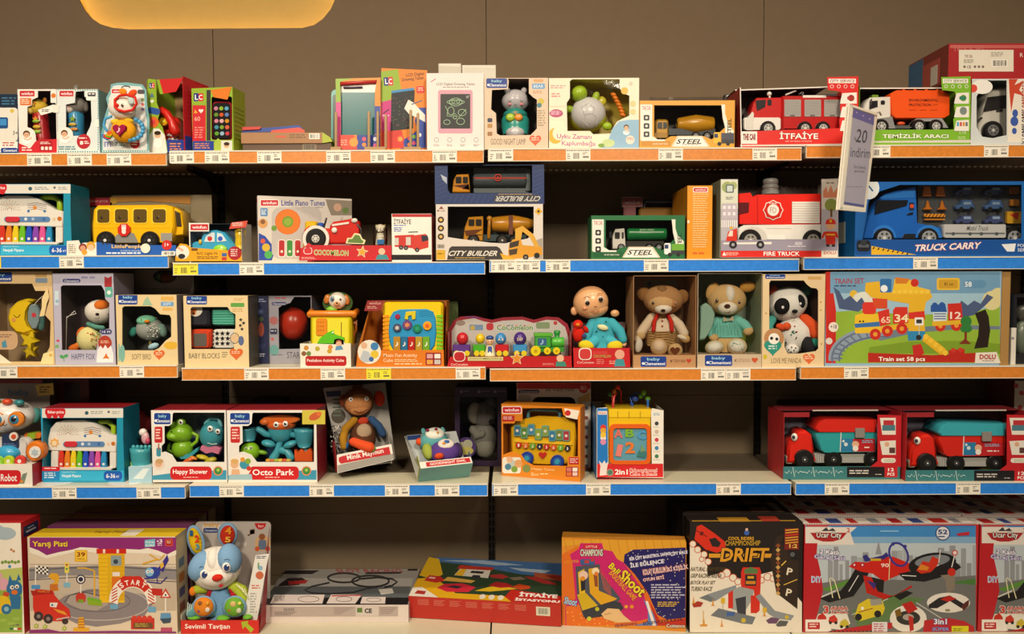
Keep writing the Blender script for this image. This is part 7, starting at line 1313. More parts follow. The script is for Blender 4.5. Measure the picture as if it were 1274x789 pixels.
for x,y in ((655,571),(693,575)): w = t.sub('wheel','plastic');w.disc(x,y,.012,8.5,.016,'#2340a0',.002);w.disc(x,y,.010,5.6,.003,'#2f66b8',.001);w.disc(x,y,.008,3.4,.003,'#3fa4c8',.001)
K.done()
K = mk('tall_white_box','tall white box with red top and round red badge, behind the bus piano box','toy box',643,738,4,y=.18)
p = K.carton(643,476,735,590,.14,'#d9d2c8','#c9c0b4','#a8242a','#5a4a48','#4a3c3a',[rr(662,494,716,520,8)]);p.r(643,476,735,484,'#b8242c');p.d(rr(645,485,671,489.5,2),'#2a3164');p.t('Clementoni',647,486,669,489,'#dfe0f0');p.t('İlk Video Filmi',679,481,714,487,'#6a5f5a',bold=.02);p.c(726,483.5,6,'#b8242c');p.c(726,483.5,5,'#c9403a');p.lines(722.5,481,729.5,486,2,'#f0d0c8');p.r(645,491,660,500,'#b8b0a4',rad=1);p.d([(719,495),(734,488),(734,502),(719,503)],'#d0a860')
for i in range(6): p.c(729,506+i*13,2.6,'#6a6058' if i % 2 else '#b8403a')
p.r(725,500,734,588,'#d9d2c8');[p.c(729.5,508+i*12,2.4,'#8a4a44' if i % 2 else '#6a6a70') for i in range(7)];p.r(720,582,735,590,'#b8242c');K.done()

K = mk('activity_cube_box','blue, white and red box around a yellow activity cube with beads on top','toy box',742,826,4,y=.04)
p = K.part('carton');X0,X1,Z1,_ = K.ext(742.5,511,825.5,594.5);p.p([(742.5,508),(755,507),(756,513),(757,577),(811,577),(810,513),(811,508),(825.5,511),(825.5,595),(742.5,594)],0,.0015,'#ece7de')
p.slab(X0,X0+.0014,.0016,.19,0,Z1,'#3f7fc0');p.slab(X1-.0014,X1,.0016,.19,0,Z1,'#ddd8ce');p.slab(X0,X1,.19,.1914,0,Z1,'#b0aaa0');p.slab(X0,X1,.0016,.19,0,.0014,'#a33')
p.d([(743,508),(755.5,508),(756.5,577),(743,577)],'#2378c8');p.d([(743,577),(825,577),(825,594),(743,594)],'#d2262a');p.r(744,511.5,755,516,'#e8e0dc');p.t('HOLA',745,512.5,754,515.2,'#c8282a',bold=.04)
for y,c in ((532,'#d83a2a'),(536,'#e0a02c'),(545,'#efe0d0'),(550,'#d88ab0'),(541,'#e8c040')): p.c(750.5,y,3.6,c)
p.d([(746,592),(747,580),(745,573),(749,577),(752,573),(754,577),(757,574),(755,584),(756,591)],'#e8dcd8');p.d(el(759,588,4.5,4.5),'#9a8f80');p.c(759,588,3,'#4a7a6a');p.t('2in1',765,584,781,590.5,'#fff',bold=.05);p.to('Educational',784,583.5,817,587,'#d2262a','#f6e8e2',bold=.02);p.to('Cube & Beads',784,588.3,817,591.5,'#d2262a','#f6e8e2',bold=.02)
for i,c in enumerate(['#3a3f4a','#c8b49a','#c83a4a','#3f86b8','#4a7f5a']): p.c(817,527+i*10.2,2.5,c);p.lines(812.5,531+i*10.2,822,532.3+i*10.2,1,'#b0a89c')
p.lines(813,514,821,517.5,2,'#8ab0cc')
t = K.part('toy_cube','plastic');t.b(756.5,512,810.5,578,.006,.16,'#e3bd1c',3,.004);t.b(757,509,811,519.5,.004,.17,'#ecc626',1,.002)
for x in (768,782,796): t.r(x,512,x+1.2,520,'#b8951a',.004)
f_ = t.sub('orange_frame','plastic');f_.p(rr(758.5,528,809.5,578,6),-.002,.008,'#e0641e',holes=[rr(763,533,805,573.5,4)]);f_.b(762,532,806,574.5,.004,.002,'#5f9aae',1)
l_ = t.sub('raised_figures','plastic')
l_.t('A',764,534,775,545,'#d8706a',.001,bold=.09);l_.t('B',778,534,789,544,'#7ab03a',.001,bold=.09);l_.t('C',793,536,804,547,'#4f9ad0',.001,bold=.09);l_.t('1',767,553,774,568,'#e0807a',.001,rot=12,bold=.09);l_.t('2',778,550,790,564,'#e07a3a',.001,bold=.09);l_.d([(792,568),(795,560),(799,564),(804,562),(803,570)],'#3f7a7a',.001);l_.d([(797,563),(798,553),(803,561)],'#7a9a6a',.001)
m_ = K.part('bead_maze','plastic')
m_.tube([(762,508,.05),(762,488,.06),(768,480,.08),(773,488,.10),(772,508,.12)],.9,'#d83a2a',n=6);m_.tube([(788,508,.06),(784,495,.07),(790,488,.09),(800,492,.10),(806,500,.10),(807,508,.10)],.9,'#2f5fb8',n=6);m_.tube([(806,508,.05),(806,498,.05)],1.4,'#2f6fc8');m_.tube([(762.5,508,.03),(764,494,.04),(767,489,.05)],1.4,'#c83a3a')
for i,(x,y,r,c) in enumerate([(759,491,3,'#3f8a4a'),(764,487,3,'#e09a2c'),(769,482,3.2,'#d83a2a'),(790,496,4.5,'#2a4a9c'),(797,493,3,'#5a9a3a'),(801,489,3.6,'#7ab82c'),(806,496,3.5,'#6fae2a'),(786,503,2.5,'#2a4a9c')]): b_ = m_.sub('bead','plastic');b_.ball(x,y,.07,r,r,r,c,n=12,m=8)
K.done()

def rig(x0,x1,y1,case,lid,label,y):
    K = mk('rig_toy_box',label,'toy box',x0,x1,4,y=y,group='red truck boxes with medical cases');w = x1-x0;X = lambda u: x0+u*w
    p = K.part('carton');X0,X1,Z1,_ = K.ext(x0,514,x1,y1);zl = K.ext(x0,y1-14.5,x1,y1)[2];e = .0015;D = .15
    p.slab(X0,X1,0,e,0,zl,'#3a7a80');p.slab(X0,X1,e,D,0,e,'#a9b030');p.slab(X0,X1,D,D+e,0,Z1,'#5e5a68');p.slab(X0,X0+e,e,D,0,Z1,'#b02a30',cols=dict(r='#7a7884'));p.slab(X1-e,X1,0,D,0,Z1,'#b02a30');p.slab(X0,X1,.06,D,Z1-e,Z1,'#8f2a32');p.slab(X0+w*.0008,X1-.05,.055,.06,Z1-.003,Z1+.001,'#d8cfc4')
    p.p([(X(.80),516),(x1,517),(x1,y1-14),(X(.74),y1-14),(X(.80),y1-21)],-.0002,.0012,'#bf232a');p.d([(X(.82),520),(X(.955),520),(X(.955),541),(X(.84),541)],'#e6e0d6',-.0002);p.r(X(.85),523,X(.94),529,'#b8323a',-.0002);p.r(X(.84),529,X(.95),536,'#4a7a8a',-.0002);p.d([(X(.82),549),(X(.955),548),(X(.955),566),(X(.84),566)],'#e2ddd4',-.0002);p.c(X(.88),553,3,'#d8a888',-.0002);p.r(X(.9),557,X(.95),564,'#5a3a3a',-.0002);p.r(X(.83),570,X(.955),576,'#e2ddd4',-.0002,3);p.t('DOLU',X(.86),571.5,X(.94),574.8,'#7a9a3a',-.0002)
    p.r(X(.54),y1-14,X(.86),y1-1,'#1c1a1e');p.lines(X(.56),y1-10,X(.75),y1-4,2,'#cfcac6');p.lines(X(.78),y1-5,X(.84),y1-3.5,1,'#cfcac6');p.r(X(.86),y1-15,X(.97),y1-1,'#bf232a');p.t('12',X(.89),y1-12.5,X(.94),y1-8.5,'#fff',bold=.04);p.t('PCS',X(.885),y1-6.8,X(.945),y1-3,'#fff',bold=.04)
    q = [];ym_ = y1-7.5;x = X(.01)
    for k in range(3): q += [(x,ym_),(x+3,ym_+1.5),(x+5,ym_-2),(x+8,ym_+2),(x+10,ym_-6.5),(x+12,ym_+6),(x+14,ym_-2.5),(x+17,ym_+1.5),(x+19,ym_-1),(x+22,ym_)];x += 25
    p.ln([a for a in q if a[0] < X(.535)],.8,'#cfe4e4')
    p.d([(x0,513.5),(X(.22),513),(X(.22),519),(x0,519)],'#a52a32',.054) 
    cb = X(.03);t = K.part('toy_truck','plastic')
    t.p([(cb,y1-22),(cb+1,y1-36),(cb+5,y1-47),(cb+12,y1-50),(cb+15,y1-57),(cb+24,y1-59),(cb+31,y1-54),(cb+34,y1-36),(cb+34,y1-18),(cb,y1-18)],.025,.08,'#d5281c',bev=.009);t.p(el(cb+22,y1-21,14,12,18,0,180,360),.020,.02,'#dd3224',bev=.004);t.b(cb-1,y1-28,cb+7,y1-17,.03,.05,'#b0aca8',2,.003)
    t.ball(cb+9,y1-51,.022,4,5,3,'#e8e4de');t.ball(cb+8,y1-51,.0155,2,2.6,1.6,'#2a3040',fin='gloss');t.b(cb+34,y1-30,cb+116 if cb+116 < X(.8) else X(.8),y1-19,.04,.06,'#a8a8a4',1,.003)
    for k in range(4): t.ln([(cb+37+k*3,y1-30),(cb+37+k*3,y1-19)],.8,'#7a7a78',.04)
    for a,r in ((22,12),(58,11),(107,10.5)): wheel(t,cb+a,y1-23,.012 if a == 22 else .03,r,hub='#3a3a3c',rim=.35,th=.022,spokes=4)
    c_ = K.part('toy_case','plastic');a,b2 = cb+36,X(.80);c_.p([(a,y1-54),(a+3,y1-57),(b2,y1-58),(b2,y1-32),(a+10,y1-31),(a+5,y1-35)],.03,.09,case,bev=.006);c_.p([(a-1,y1-62),(a+6,y1-70),(a+14,y1-73),(b2,y1-72.5),(b2,y1-57),(a+2,y1-57)],.026,.095,lid,bev=.006)
    m = a+(b2-a)*.64;c_.b(m,y1-62,m+12,y1-50,.021,.006,'#8a8480',1,.001);c_.r(a+30,y1-49,b2-3,y1-33,'#2f7aa8',.030);c_.r(a+46,y1-49,b2-3,y1-33,'#b8262c',.030);c_.c(a+49,y1-42,4.4,'#e0b090',.030);c_.c(a+49,y1-37,3.6,'#ece4dc',.030);c_.c(a+37,y1-42,2.4,'#cfdce4',.030);c_.c(a+34,y1-46,1.6,'#cfdce4',.030);c_.lines(a+57,y1-47,b2-5,y1-43,2,'#7fb0d0',.030);c_.lines(a+60,y1-39,b2-8,y1-36,1,'#f0e0d8',.030);c_.ln([(a+29,y1-66),(a+31,y1-56),(a+30,y1-33)],1.2,'#d8d8d4',.0295)
    K.done()
rig(975,1121,595,'#2f9aa0','#cf2a20','boxed red toy truck carrying a teal case with red lid',.035)
rig(1127.5,1284,599.5,'#cc281e','#3aa4b4','boxed red toy truck carrying a red case with turquoise lid',.012)
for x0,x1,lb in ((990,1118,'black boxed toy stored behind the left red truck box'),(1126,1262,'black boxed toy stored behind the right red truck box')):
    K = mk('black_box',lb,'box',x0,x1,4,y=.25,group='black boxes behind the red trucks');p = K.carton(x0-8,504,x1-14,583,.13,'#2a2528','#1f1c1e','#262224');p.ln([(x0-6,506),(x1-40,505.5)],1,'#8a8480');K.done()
K = mk('printed_box','pale red-spotted box standing at the far right edge behind the trucks','box',1264,1290,4,y=.2);p = K.carton(1261,474,1300,590,.16,'#b8aca0','#7a4a44','#999');[p.c(1264+(i*7) % 16,480+i*9,3,'#a83a34') for i in range(7)];K.done()
# ================================================================== BOTTOM SHELF
K = mk('animal_puzzle_box','large white and red box printed with cartoon animals in a yellow car, bottom left','toy box',-50,28,5,y=.012)
p = K.carton(-50,651,28,787,.10,'#efe6d8','#b8222a','#c8282e');p.d([(-50,712),(0,709),(28,706),(28,787),(-50,787)],'#b9c46a');p.d([(-50,735),(28,728),(28,787),(-50,787)],'#8fae45');p.d(el(6,664,14,8),'#a9b9c4');p.d(el(-4,660,10,7),'#a9b9c4');p.c(14,684,1.6,'#c07a4a');p.c(17,686,1.6,'#c07a4a')
p.c(12,705,2,'#4f8fc0');[p.c(3+i*4,700-(i % 2),2,'#7a9a3a') for i in range(6)]
p.c(4,727,8,'#dba4b4');p.d([(1,712),(4,718),(-2,719)],'#dba4b4');p.d(el(18,733,10,11),'#2f6fa0');p.d([(12,715),(16,724),(10,726)],'#2f6fa0');p.d([(23,714),(26,722),(20,723)],'#2f6fa0');p.c(15,731,2.6,'#f0e8dc');p.c(21,730,2.6,'#f0e8dc');p.c(15.5,731,1.2,'#1a1a2a');p.c(21,730.5,1.2,'#1a1a2a');p.d(el(18,737,4,3),'#d9702c');p.d([(12,742),(26,742),(25,758),(14,758)],'#2f6fa0')
p.d([(-50,744),(8,741),(13,748),(14,762),(-50,768)],'#e3bb22');p.c(8,758,6.5,'#2f6f9c');p.c(8,758,3,'#8fb8cc');p.d([(5,736),(12,738),(10,743),(3,741)],'#c94a2a');p.lines(12,777,27,780,1,'#6a5a5a');p.r(12,781,16.5,784,'#3a7a4a');p.r(17,781,21.5,784,'#efe8dc');p.r(22,781,26.5,784,'#c43a30')
for q_ in ((14,776),(4,772),(20,770)): p.d(el(q_[0],q_[1],5,2),'#9fbc50')
X0,X1,Z1,_ = K.ext(-50,651,28,787);s_ = p.sub('side_print');s_.slab(X1,X1+.0004,.012,.088,Z1-.052,Z1-.018,'#22305f');s_.slab(X1+.0004,X1+.0006,.026,.075,Z1-.042,Z1-.036,'#b8c0dc');s_.slab(X1+.0004,X1+.0006,.035,.065,Z1-.030,Z1-.026,'#8fb0d8');s_.slab(X1,X1+.0003,.03,.07,.10,.16,'#8a8a70');K.done()

def racebox(y,front):
    K = mk('race_track_box','purple and white box printed with a race track, yellow tower and START arch' if front else
           {.115: 'purple race track box directly behind the front one with the START arch',.195: 'race track box third in the purple stack, mostly hidden',.275: 'race track box at the back of the purple stack'}[y],'toy box',36,222,5,y=y,group='purple race track boxes',yaw=0 if front else 0)
    x0,x1 = (36,219.5) if front else (637+(36-637)*2.392/(2.38+y),637+(219.5-637)*2.392/(2.38+y))
    if not front: yt = 351+(668-351)*2.392/(2.38+y);K.carton(x0,yt,x1,790,.065,'#6f2a66','#8a7a60','#7a4468' if y < .15 else '#8f7a4a');K.done();return None
    return K
K = racebox(.012,True)
p = K.carton(36,668,219.5,788,.085,'#dccab4','#b8a68a','#e3c02a')
X0,X1,Z1,_ = K.ext(36,668,219.5,788);tp = p.sub('top_print');v_,f2 = text_mesh('Yarış Pisti',.03);tp.add([(X0+.19+.11*a,.03+.03*b,Z1+.0003) for a,b in v_],f2,'#a8842a');tp.slab(X0+.30,X0+.35,.01,.07,Z1,Z1+.0003,'#e8e0d0');tp.slab(X1,X1+.0003,.005,.08,Z1*.6,Z1*.95,'#cdb892');[tp.slab(X1+.0003,X1+.0006,.02,.06,.06+i*.05,.09+i*.05,c) for i,c in enumerate(['#8a4a3a','#4a4a7a','#a8682a','#6a7a8a'])]
for i in range(5): p.r(37,702+i*3.4,221,703+i*3.4,'#a89a8c')
p.d([(36,707),(80,705),(140,703),(221,708),(221,722),(140,716),(80,716),(36,722)],'#8d8788');p.d([(36,722),(80,717),(130,717),(221,722),(221,745),(36,745)],'#c4b4a2');p.ln([(36,710),(80,707),(140,705.5),(221,710)],1.4,'#5d585c');p.ln([(36,722),(100,718),(221,724)],1.2,'#6a6468');p.r(37,738,221,760,'#bfae9a')
p.d([(37,669),(220,669),(220,684),(208,690),(196,685),(184,682),(174,684),(150,683),(136,687),(120,682),(100,681),(90,684),(74,687),(58,691),(48,685),(37,681)],'#8a2a74');p.d([(37,681),(48,685),(58,691),(74,687),(90,684),(100,681),(120,682),(136,687),(150,683),(174,684),(184,682),(196,685),(208,690),(220,684),(220,690),(208,694),(190,689),(150,688),(136,691),(100,685),(80,690),(58,695),(37,688)],'#ece2d4')
p.to('Yarış Pisti',40,673.5,84,682,'#f0cc3a','#6a1c58',bold=.06,ob=.12);p.d([(180,672),(193,670.5),(193,680),(180,681)],'#6fb4cc');p.t('HEM DE KARLI',181,673.5,192,676,'#f0f4f0',bold=.04);p.t('SÜRE',181,677,192,680,'#f0f4f0',bold=.04);p.t('3',198,671,202,675.5,'#f0e6ee',bold=.05);p.t('+',195,672,197.5,675,'#f0e6ee',bold=.05);p.lines(196,676,202,680,2,'#e0d0dc');p.r(205.5,670.5,215,679.5,'#d8502a',rad=1.5);p.r(206.5,671.5,214,678.5,'#a8242a',rad=1);p.lines(207.5,673,213,677,2,'#f0c8a0')
p.d([(60,757),(80,742),(110,733),(150,733),(185,742),(190,752),(180,766),(150,776),(120,780),(95,776),(75,766)],'#8a8084');p.ln(el(125,752,60,20,26)+[(185,752)],1,'#c0b8b4');p.ln(el(122,748,40,13,24)+[(162,748)],1.2,'#6a6266');p.d([(82,750),(88,740),(108,738),(128,744),(135,752),(120,760),(100,758)],'#a89c94');p.ln([(80,750),(86,741),(106,737),(130,743),(152,748)],1.2,'#5a5258')
p.d([(122,685),(155,685),(155,750),(124,750)],'#e8b81c');p.r(139,690,155,747,'#d9a818');[p.r(122,690+i*5,155,690.6+i*5,'#c4981a') for i in range(11)];p.d([(120,683),(157,683),(157,689),(120,689)],'#c9281e');p.r(128,683.6,131,688.4,'#ecd8d0');p.r(145,683.6,148,688.4,'#ecd8d0');p.r(138,691.5,151,704,'#8a9aa0');p.c(144,699,3,'#3a4450');p.r(140,712,149,717,'#e8dcd8');p.r(139,718,150,737,'#d8701c');p.r(134,692,138,747,'#d9ac1c')
p.r(93,684.5,108.5,699,'#e0a81e');p.r(94.3,685.8,107.2,697.8,'#efc43a');p.t('39',95.5,687,106,693,'#8a2a1a',bold=.06);p.t('PARÇA',96,694.5,105.5,697,'#8a2a1a',bold=.03)
p.ln([(44,731),(44.5,703)],1.3,'#ece4dc'); 
for i in range(6):
    for j in range(4): p.d([(45+i*2.5,703.5+j*2.4+i*.4),(47.5+i*2.5,703.9+j*2.4+i*.4),(47.5+i*2.5,706.3+j*2.4+i*.4),(45+i*2.5,705.9+j*2.4+i*.4)],'#2a2628' if (i+j) % 2 else '#efe8e0')
p.r(39,728,50,733,'#4f8fc8',rad=1.5);p.d([(60,717),(64,713),(72,714),(74,720),(71,728),(74,735),(63,736),(64,727),(69,723),(64,721)],'#e0a52a');p.r(62,727,72,735,'#c4702a');p.r(80.5,700,86,713,'#e3d05a');p.c(83,703,1.4,'#c8402a');p.c(83,708,1.4,'#5a9a3a');p.ln([(83.3,713),(83.3,726)],1.2,'#ece4dc');p.r(79,725,87.5,731,'#7fb4cc',rad=1)
p.c(100.5,721,5.8,'#2a2c44');p.c(100.5,721,4.4,'#efe8e4');p.c(100.5,721,3,'#2a2c44');p.ln([(100.5,727),(100.5,739)],1.3,'#ece4dc');p.d([(94,742),(97,738),(104,738),(107,742),(106,749),(95,749)],'#c4372a');p.r(97,746,104,750,'#7a9a2c');p.ln([(96,707),(106,707),(117,710)],1.6,'#e0ac2a');p.ln([(117.5,710),(117.5,743)],2,'#e0ac2a');p.d([(108,744),(126,747),(127,754),(110,753)],'#8aa824');[p.c(111+i*4,745+i*.8,2,'#6fae2a') for i in range(4)]
# START arch
o = el(165,750,28.5,32,14,0,180,360);ii = el(165,752,18.5,20,14,0,360,180) if False else list(reversed(el(165,752,18.5,21,14,0,180,360)))
p.d([(a-.9 if a < 165 else a+.9,b-1.2) for a,b in o]+ii,'#efe6dc');p.d([(a,b) for a,b in el(165,750,27.5,31,14,0,225,322)]+[(a,b) for a,b in reversed(el(165,752,19.5,22,14,0,230,318))],'#c92a1e');p.d([(150,719.5),(153,717),(174,717),(180,722),(176,728),(150,728)],'#c92a1e')
for i,ch in enumerate('START'): a = R(-122+i*16);p.t(ch,165+26*math.cos(a)-2.5,752+27.5*math.sin(a)-3.2,165+26*math.cos(a)+2.5,752+27.5*math.sin(a)+3.2,'#f6eee4',rot=-30+i*16,bold=.05)
for i in range(5): p.ln([(139,735+i*3.6),(146,731+i*3.6)],1.4,'#c4402c');p.ln([(184,731+i*3.8),(192,736+i*3.8)],1.4,'#c4402c')
p.r(137,752,147,758,'#6fa4c8',rad=1);p.r(184,755,194,762,'#6fa4c8',rad=1);p.d([(188,732),(202,733),(202,741),(190,741)],'#c02c24');p.r(163,769,192,783,'#c42e24',rad=1);[p.c(167+i*6.4,769,3,'#d23a2c') for i in range(4)];p.r(166,775,190,782,'#6a4a2a',rad=2);p.lines(168,776,188,781,2,'#b8a04a')
p.d([(206,732),(213,744),(199,744)],'#c83a2c');p.d([(206,735.5),(210.5,742.5),(201.5,742.5)],'#efe8e0');p.c(206,740.5,1.2,'#2a2628');p.ln([(206,744),(206,762)],1.6,'#ece4dc');p.d([(200,763),(212,763),(213,771),(199,772)],'#5f94c0');p.d([(199,770),(213,769),(212,775),(203,776)],'#3a4a60');p.r(200,781,214,786,'#b84a6a');p.d([(36,784),(60,783),(75,786),(150,785),(221,786),(221,788),(36,788)],'#8a2a74')
# helicopter and car
p.d(el(190,713,9.5,7.5,rot=-15),'#30419a');p.d([(196,708),(205,695),(208,690),(210,697),(206,704),(203,712)],'#3a2f8a');p.ln([(177,702),(196,696)],2,'#d8a42a');p.ln([(186,690),(198,697),(205,690)],1.6,'#d8a42a');p.c(186,712,5.4,'#7fb4d8');p.c(184,711.5,2.1,'#f4f0e8');p.c(189,711,2.1,'#f4f0e8');p.c(184.2,711.6,.9,'#26243a');p.c(189.2,711.1,.9,'#26243a');p.ln([(182,724),(200,726),(208,718)],1.6,'#3a2f7a');p.ln([(179,720),(186,720)],1.6,'#3a2f7a');p.ln([(195,718),(196,725)],1.2,'#3a2f7a');p.d([(199,702),(203,699),(204,705),(200,708)],'#e0b03a')
p.d([(41,740),(44,733),(66,735),(68,741),(76,750),(86,758),(88,768),(80,773),(60,773),(44,768),(41,756)],'#cf2f22');p.d([(38,735),(64,735),(66,739),(40,741)],'#a8221c');p.t('MARÇO',47,735,62,738,'#e8902c');p.c(48,767,6,'#3a2c2e');p.c(60,770,6,'#3a2c2e');p.c(81,773,4,'#3a2c2e');p.c(48,767,2.4,'#8a7a7c');p.c(60,770,2.4,'#8a7a7c');p.d([(62,750),(72,750),(70,756),(62,755)],'#e8e0dc');p.c(65,753,1.4,'#3f6f9c');p.d([(66,757),(80,761),(84,766),(72,762)],'#e0982c');p.ln([(70,771),(86,768)],1.6,'#c8b8b0');p.d([(96,785),(98,768),(104,768),(106,785)],'#e0a82a');p.r(91,781,111,786,'#e0a82a');[p.r(97,770+i*3.4,105,771.4+i*3.4,'#b86a2a') for i in range(4)]
for x,y in ((45,779),(56,780),(80,782)): p.d(star(x,y,4,6,.4),'#8fae3a');p.c(x,y,1.2,'#e8d86a')
K.done()
for y in (.115,.195,.275): racebox(y,False)

K = mk('bunny_plush_box','plush blue and white bunny with yellow and red ears in an open red-lipped box','toy box',226,324,5,y=.008)
p = K.part('carton');X0,X1,Z1,_ = K.ext(225,772,322,788);zt_ = K.ext(245,650,337,788,.13)[2]
p.slab(X0,X1,0,.0015,0,Z1,'#cf2a22');p.slab(X0,X0+.0014,.0015,.13,0,Z1*1.4,'#d8d0c0');p.slab(X1-.0014,X1,.0015,.07,0,Z1*1.2,'#a82028');p.slab(X0,X1,.0015,.13,0,.001,'#b8201c');K.clip = (225,772,322,790)
p.t('Sevimli Tavşan',230,776.5,286,784,'#f8ece6',bold=.035);p.n += 2;p.d([(300,774),(309,772.5),(308,776),(316,783),(312,787.5),(305,779.5),(302,783)],'#a8b42c');K.clip = None
b_ = K.part('backing_card');b_.p(rr(243,649,337,750,5)[:5]+[(336,750),(328,752),(328,764),(243,764)]+rr(243,649,337,750,5)[15:],.13,.0015,'#b3aaa4');b_.d(rr(252,653,275,661,1),'#cfc6be',.13);b_.t('baby',254,650,273,657,'#c8922a',.13,bold=.05);b_.d(rr(253,657,271,663,2),'#2c3a70',.13);b_.t('Clementoni',254.5,658.5,270,661.5,'#c8cce0',.13);b_.d(el(324,651,7,8,a0=0,a1=180),'#b8242a',.13);b_.t('9m+',321,653,328,656.5,'#f0d0c8',.13)
b_.c(327,676,10,'#c9a47a',.13);b_.c(326,668,4,'#8a5230',.13);b_.d([(322,672),(331,672),(332,684),(321,684)],'#5f6f8a',.13);b_.c(320,683,3,'#c8572a',.13);b_.c(333,683,3,'#c8402a',.13);b_.t('♫',308,658,317,667,'#6a4a3a',.13);[b_.c(a,677,3,'#cfc8c2',.13) for a in (258,296,304)]
s_ = K.part('side_wing',label='white printed card strip sloping down at the right');s_.p([(318,691),(335,689),(332,702),(320,772),(302,771),(316,700)],.03,.001,'#e6e3de');s_.lines(319,692,332,696,2,'#5a5f74',.03);s_.c(324,707,3,'#8fb4cc',.03);s_.c(323,716,5,'#c86a4a',.03);s_.r(320.5,700,322.5,708,'#6fa07a',.03,1);s_.lines(313,728,325,734,2,'#d0685a',.03);s_.lines(311,738,322,764,8,'#b0aca8',.03,rag=.5)
s_.add([(X1,.0015,0),(X1,.07,0),(K.loc(336,700,.13)[0],.13,zt_*.96),(K.loc(332,702,.03)[0],.03,zt_*.62)],[(0,1,2,3)],'#a8424a')
t = K.part('plush_bunny','plush');t.loft(275,[(772,17,13),(758,20,15),(745,19,14),(732,14,11)],.07,'#6f9cc4');t.loft(275,[(773,17.2,13.2),(760,18,13.5),(750,15,11)],.069,'#a82430');t.tube([(288,733,.05),(291,742,.035),(290,752,.03)],3.6,'#a8242e');t.tube([(262,735,.05),(257,745,.04),(257,752,.035)],3,'#a8242e')
limb(t,[(290,730,.06,7),(300,735,.05,8),(304,744,.045,8)],7,'#a9b83a');limb(t,[(256,733,.06,6),(248,733,.05,6),(242,734,.045,5)],6,'#a9b83a');t.ball(240,736,.04,4.5,6,4,'#dc7a24');[t.tube([(294+i*3.4,727+i*2,.026),(300+i*3,733+i*4,.024)],.7,'#dfe0b0',n=5) for i in range(4)]
limb(t,[(264,760,.04,9),(248,753,.03,9),(240,762,.03,9)],9,'#5f9aa0');[t.tube([(234+i*2.4,750+i*1.5,.012),(233+i*1.2,766+i*1.8,.012)],.6,'#d0dcd8',n=5) for i in range(5)];t.ball(242,768,.02,9,3,6,'#6fae3a');t.ball(278,769,.02,9,3,6,'#6fae3a');t.ball(308,768,.02,6,3,5,'#6fae3a')
for x,y,c,c2 in ((254,755,'#d9822a',1),(292,755,'#6fa83a',2)):
    t.ball(x,y,.022,15,14,8,'#7fa8cc',5);t.ball(x-.5,y,.012,12.5,12,7.2,c,5)
    for dx,dy,cc_,r in (((-5,-4,'#8a5a3a',3),(4,4,'#d8c8b8',3.4),(-6,5,'#7a4a8a',2.6),(4,-4,'#e0a03a',2.4)) if c2 == 1 else ((-2,-3,'#d8b87a',4),(5,5,'#c8c8b0',3.5),(-6,4,'#b8703a',2.6),(6,-4,'#e0d86a',2.4))): t.ball(x+dx,y+dy,-.0035+abs(dx*dy)*.00005,r,r,1.6,cc_,n=10,m=6)
h = t.sub('bunny_head','plush');h.ball(269,707,.065,31,27,22,'#e6dfd6',-8,n=26,m=18);h.ball(251,704,.05,15,20,18,'#7fa8d0',28);h.ball(286,695,.05,14,19,17.5,'#7fa8d0',-15);h.ball(270,716,.035,22,13,15,'#e9e2da',-8);h.ball(268.5,697,.050,9,16,16.5,'#ece6dc',-12)
h.ball(270.5,719,-.004,7,4.4,4,'#cf2f22',-8);h.ball(275,729,.005,3,1.6,2,'#c22c34',-10)
for x,y,d in ((254,715,.006),(281.5,706,.004)): h.ball(x,y,d,5.4,6.2,2.6,'#f4f0ea',-10,n=14,m=10);h.ball(x+.4,y+.4,d-.0035,3.8,4.6,2.2,'#2c3f7a',fin='gloss',n=12,m=8);h.ball(x+1.8,y-2,d-.0085,1.2,1.2,.8,'#fff',n=8,m=5)
h.ln([(248,707),(250,705),(253,706)],.7,'#3a4a6a',.005);h.ln([(279,697),(283,695.5),(286,697)],.7,'#3a4a6a',.004);h.ln([(289,714),(296,712)],.5,'#8a8a8a',.0);h.ln([(289,717),(296,717)],.5,'#8a8a8a',.0)
e_ = t.sub('bunny_ear','plush',label='ear with yellow lining');e_.ball(243.5,673,.08,11,20.5,4,'#7fa8d0',-12);e_.ball(243,673,.070,7.8,17,4.2,'#dcb61e',-12);e_.t('1',236,660,240,667,'#2a5f8a',.056,bold=.08);e_.t('2',242,666,248,675,'#d8402a',.056,bold=.08);e_.t('3',243,677,248,684,'#4a8aa0',.056,bold=.08)
e_ = t.sub('bunny_ear','plush',label='ear with red lining');e_.ball(283,665,.08,13,15.5,5,'#7fa0c0',8);e_.ball(283,666,.070,9.4,12.5,4.2,'#b8301e',8);e_.t('4',280,656,288,665,'#d88a2a',.056,bold=.08);e_.t('5',280,668,287,675,'#d8a03a',.056,bold=.08)
K.done()

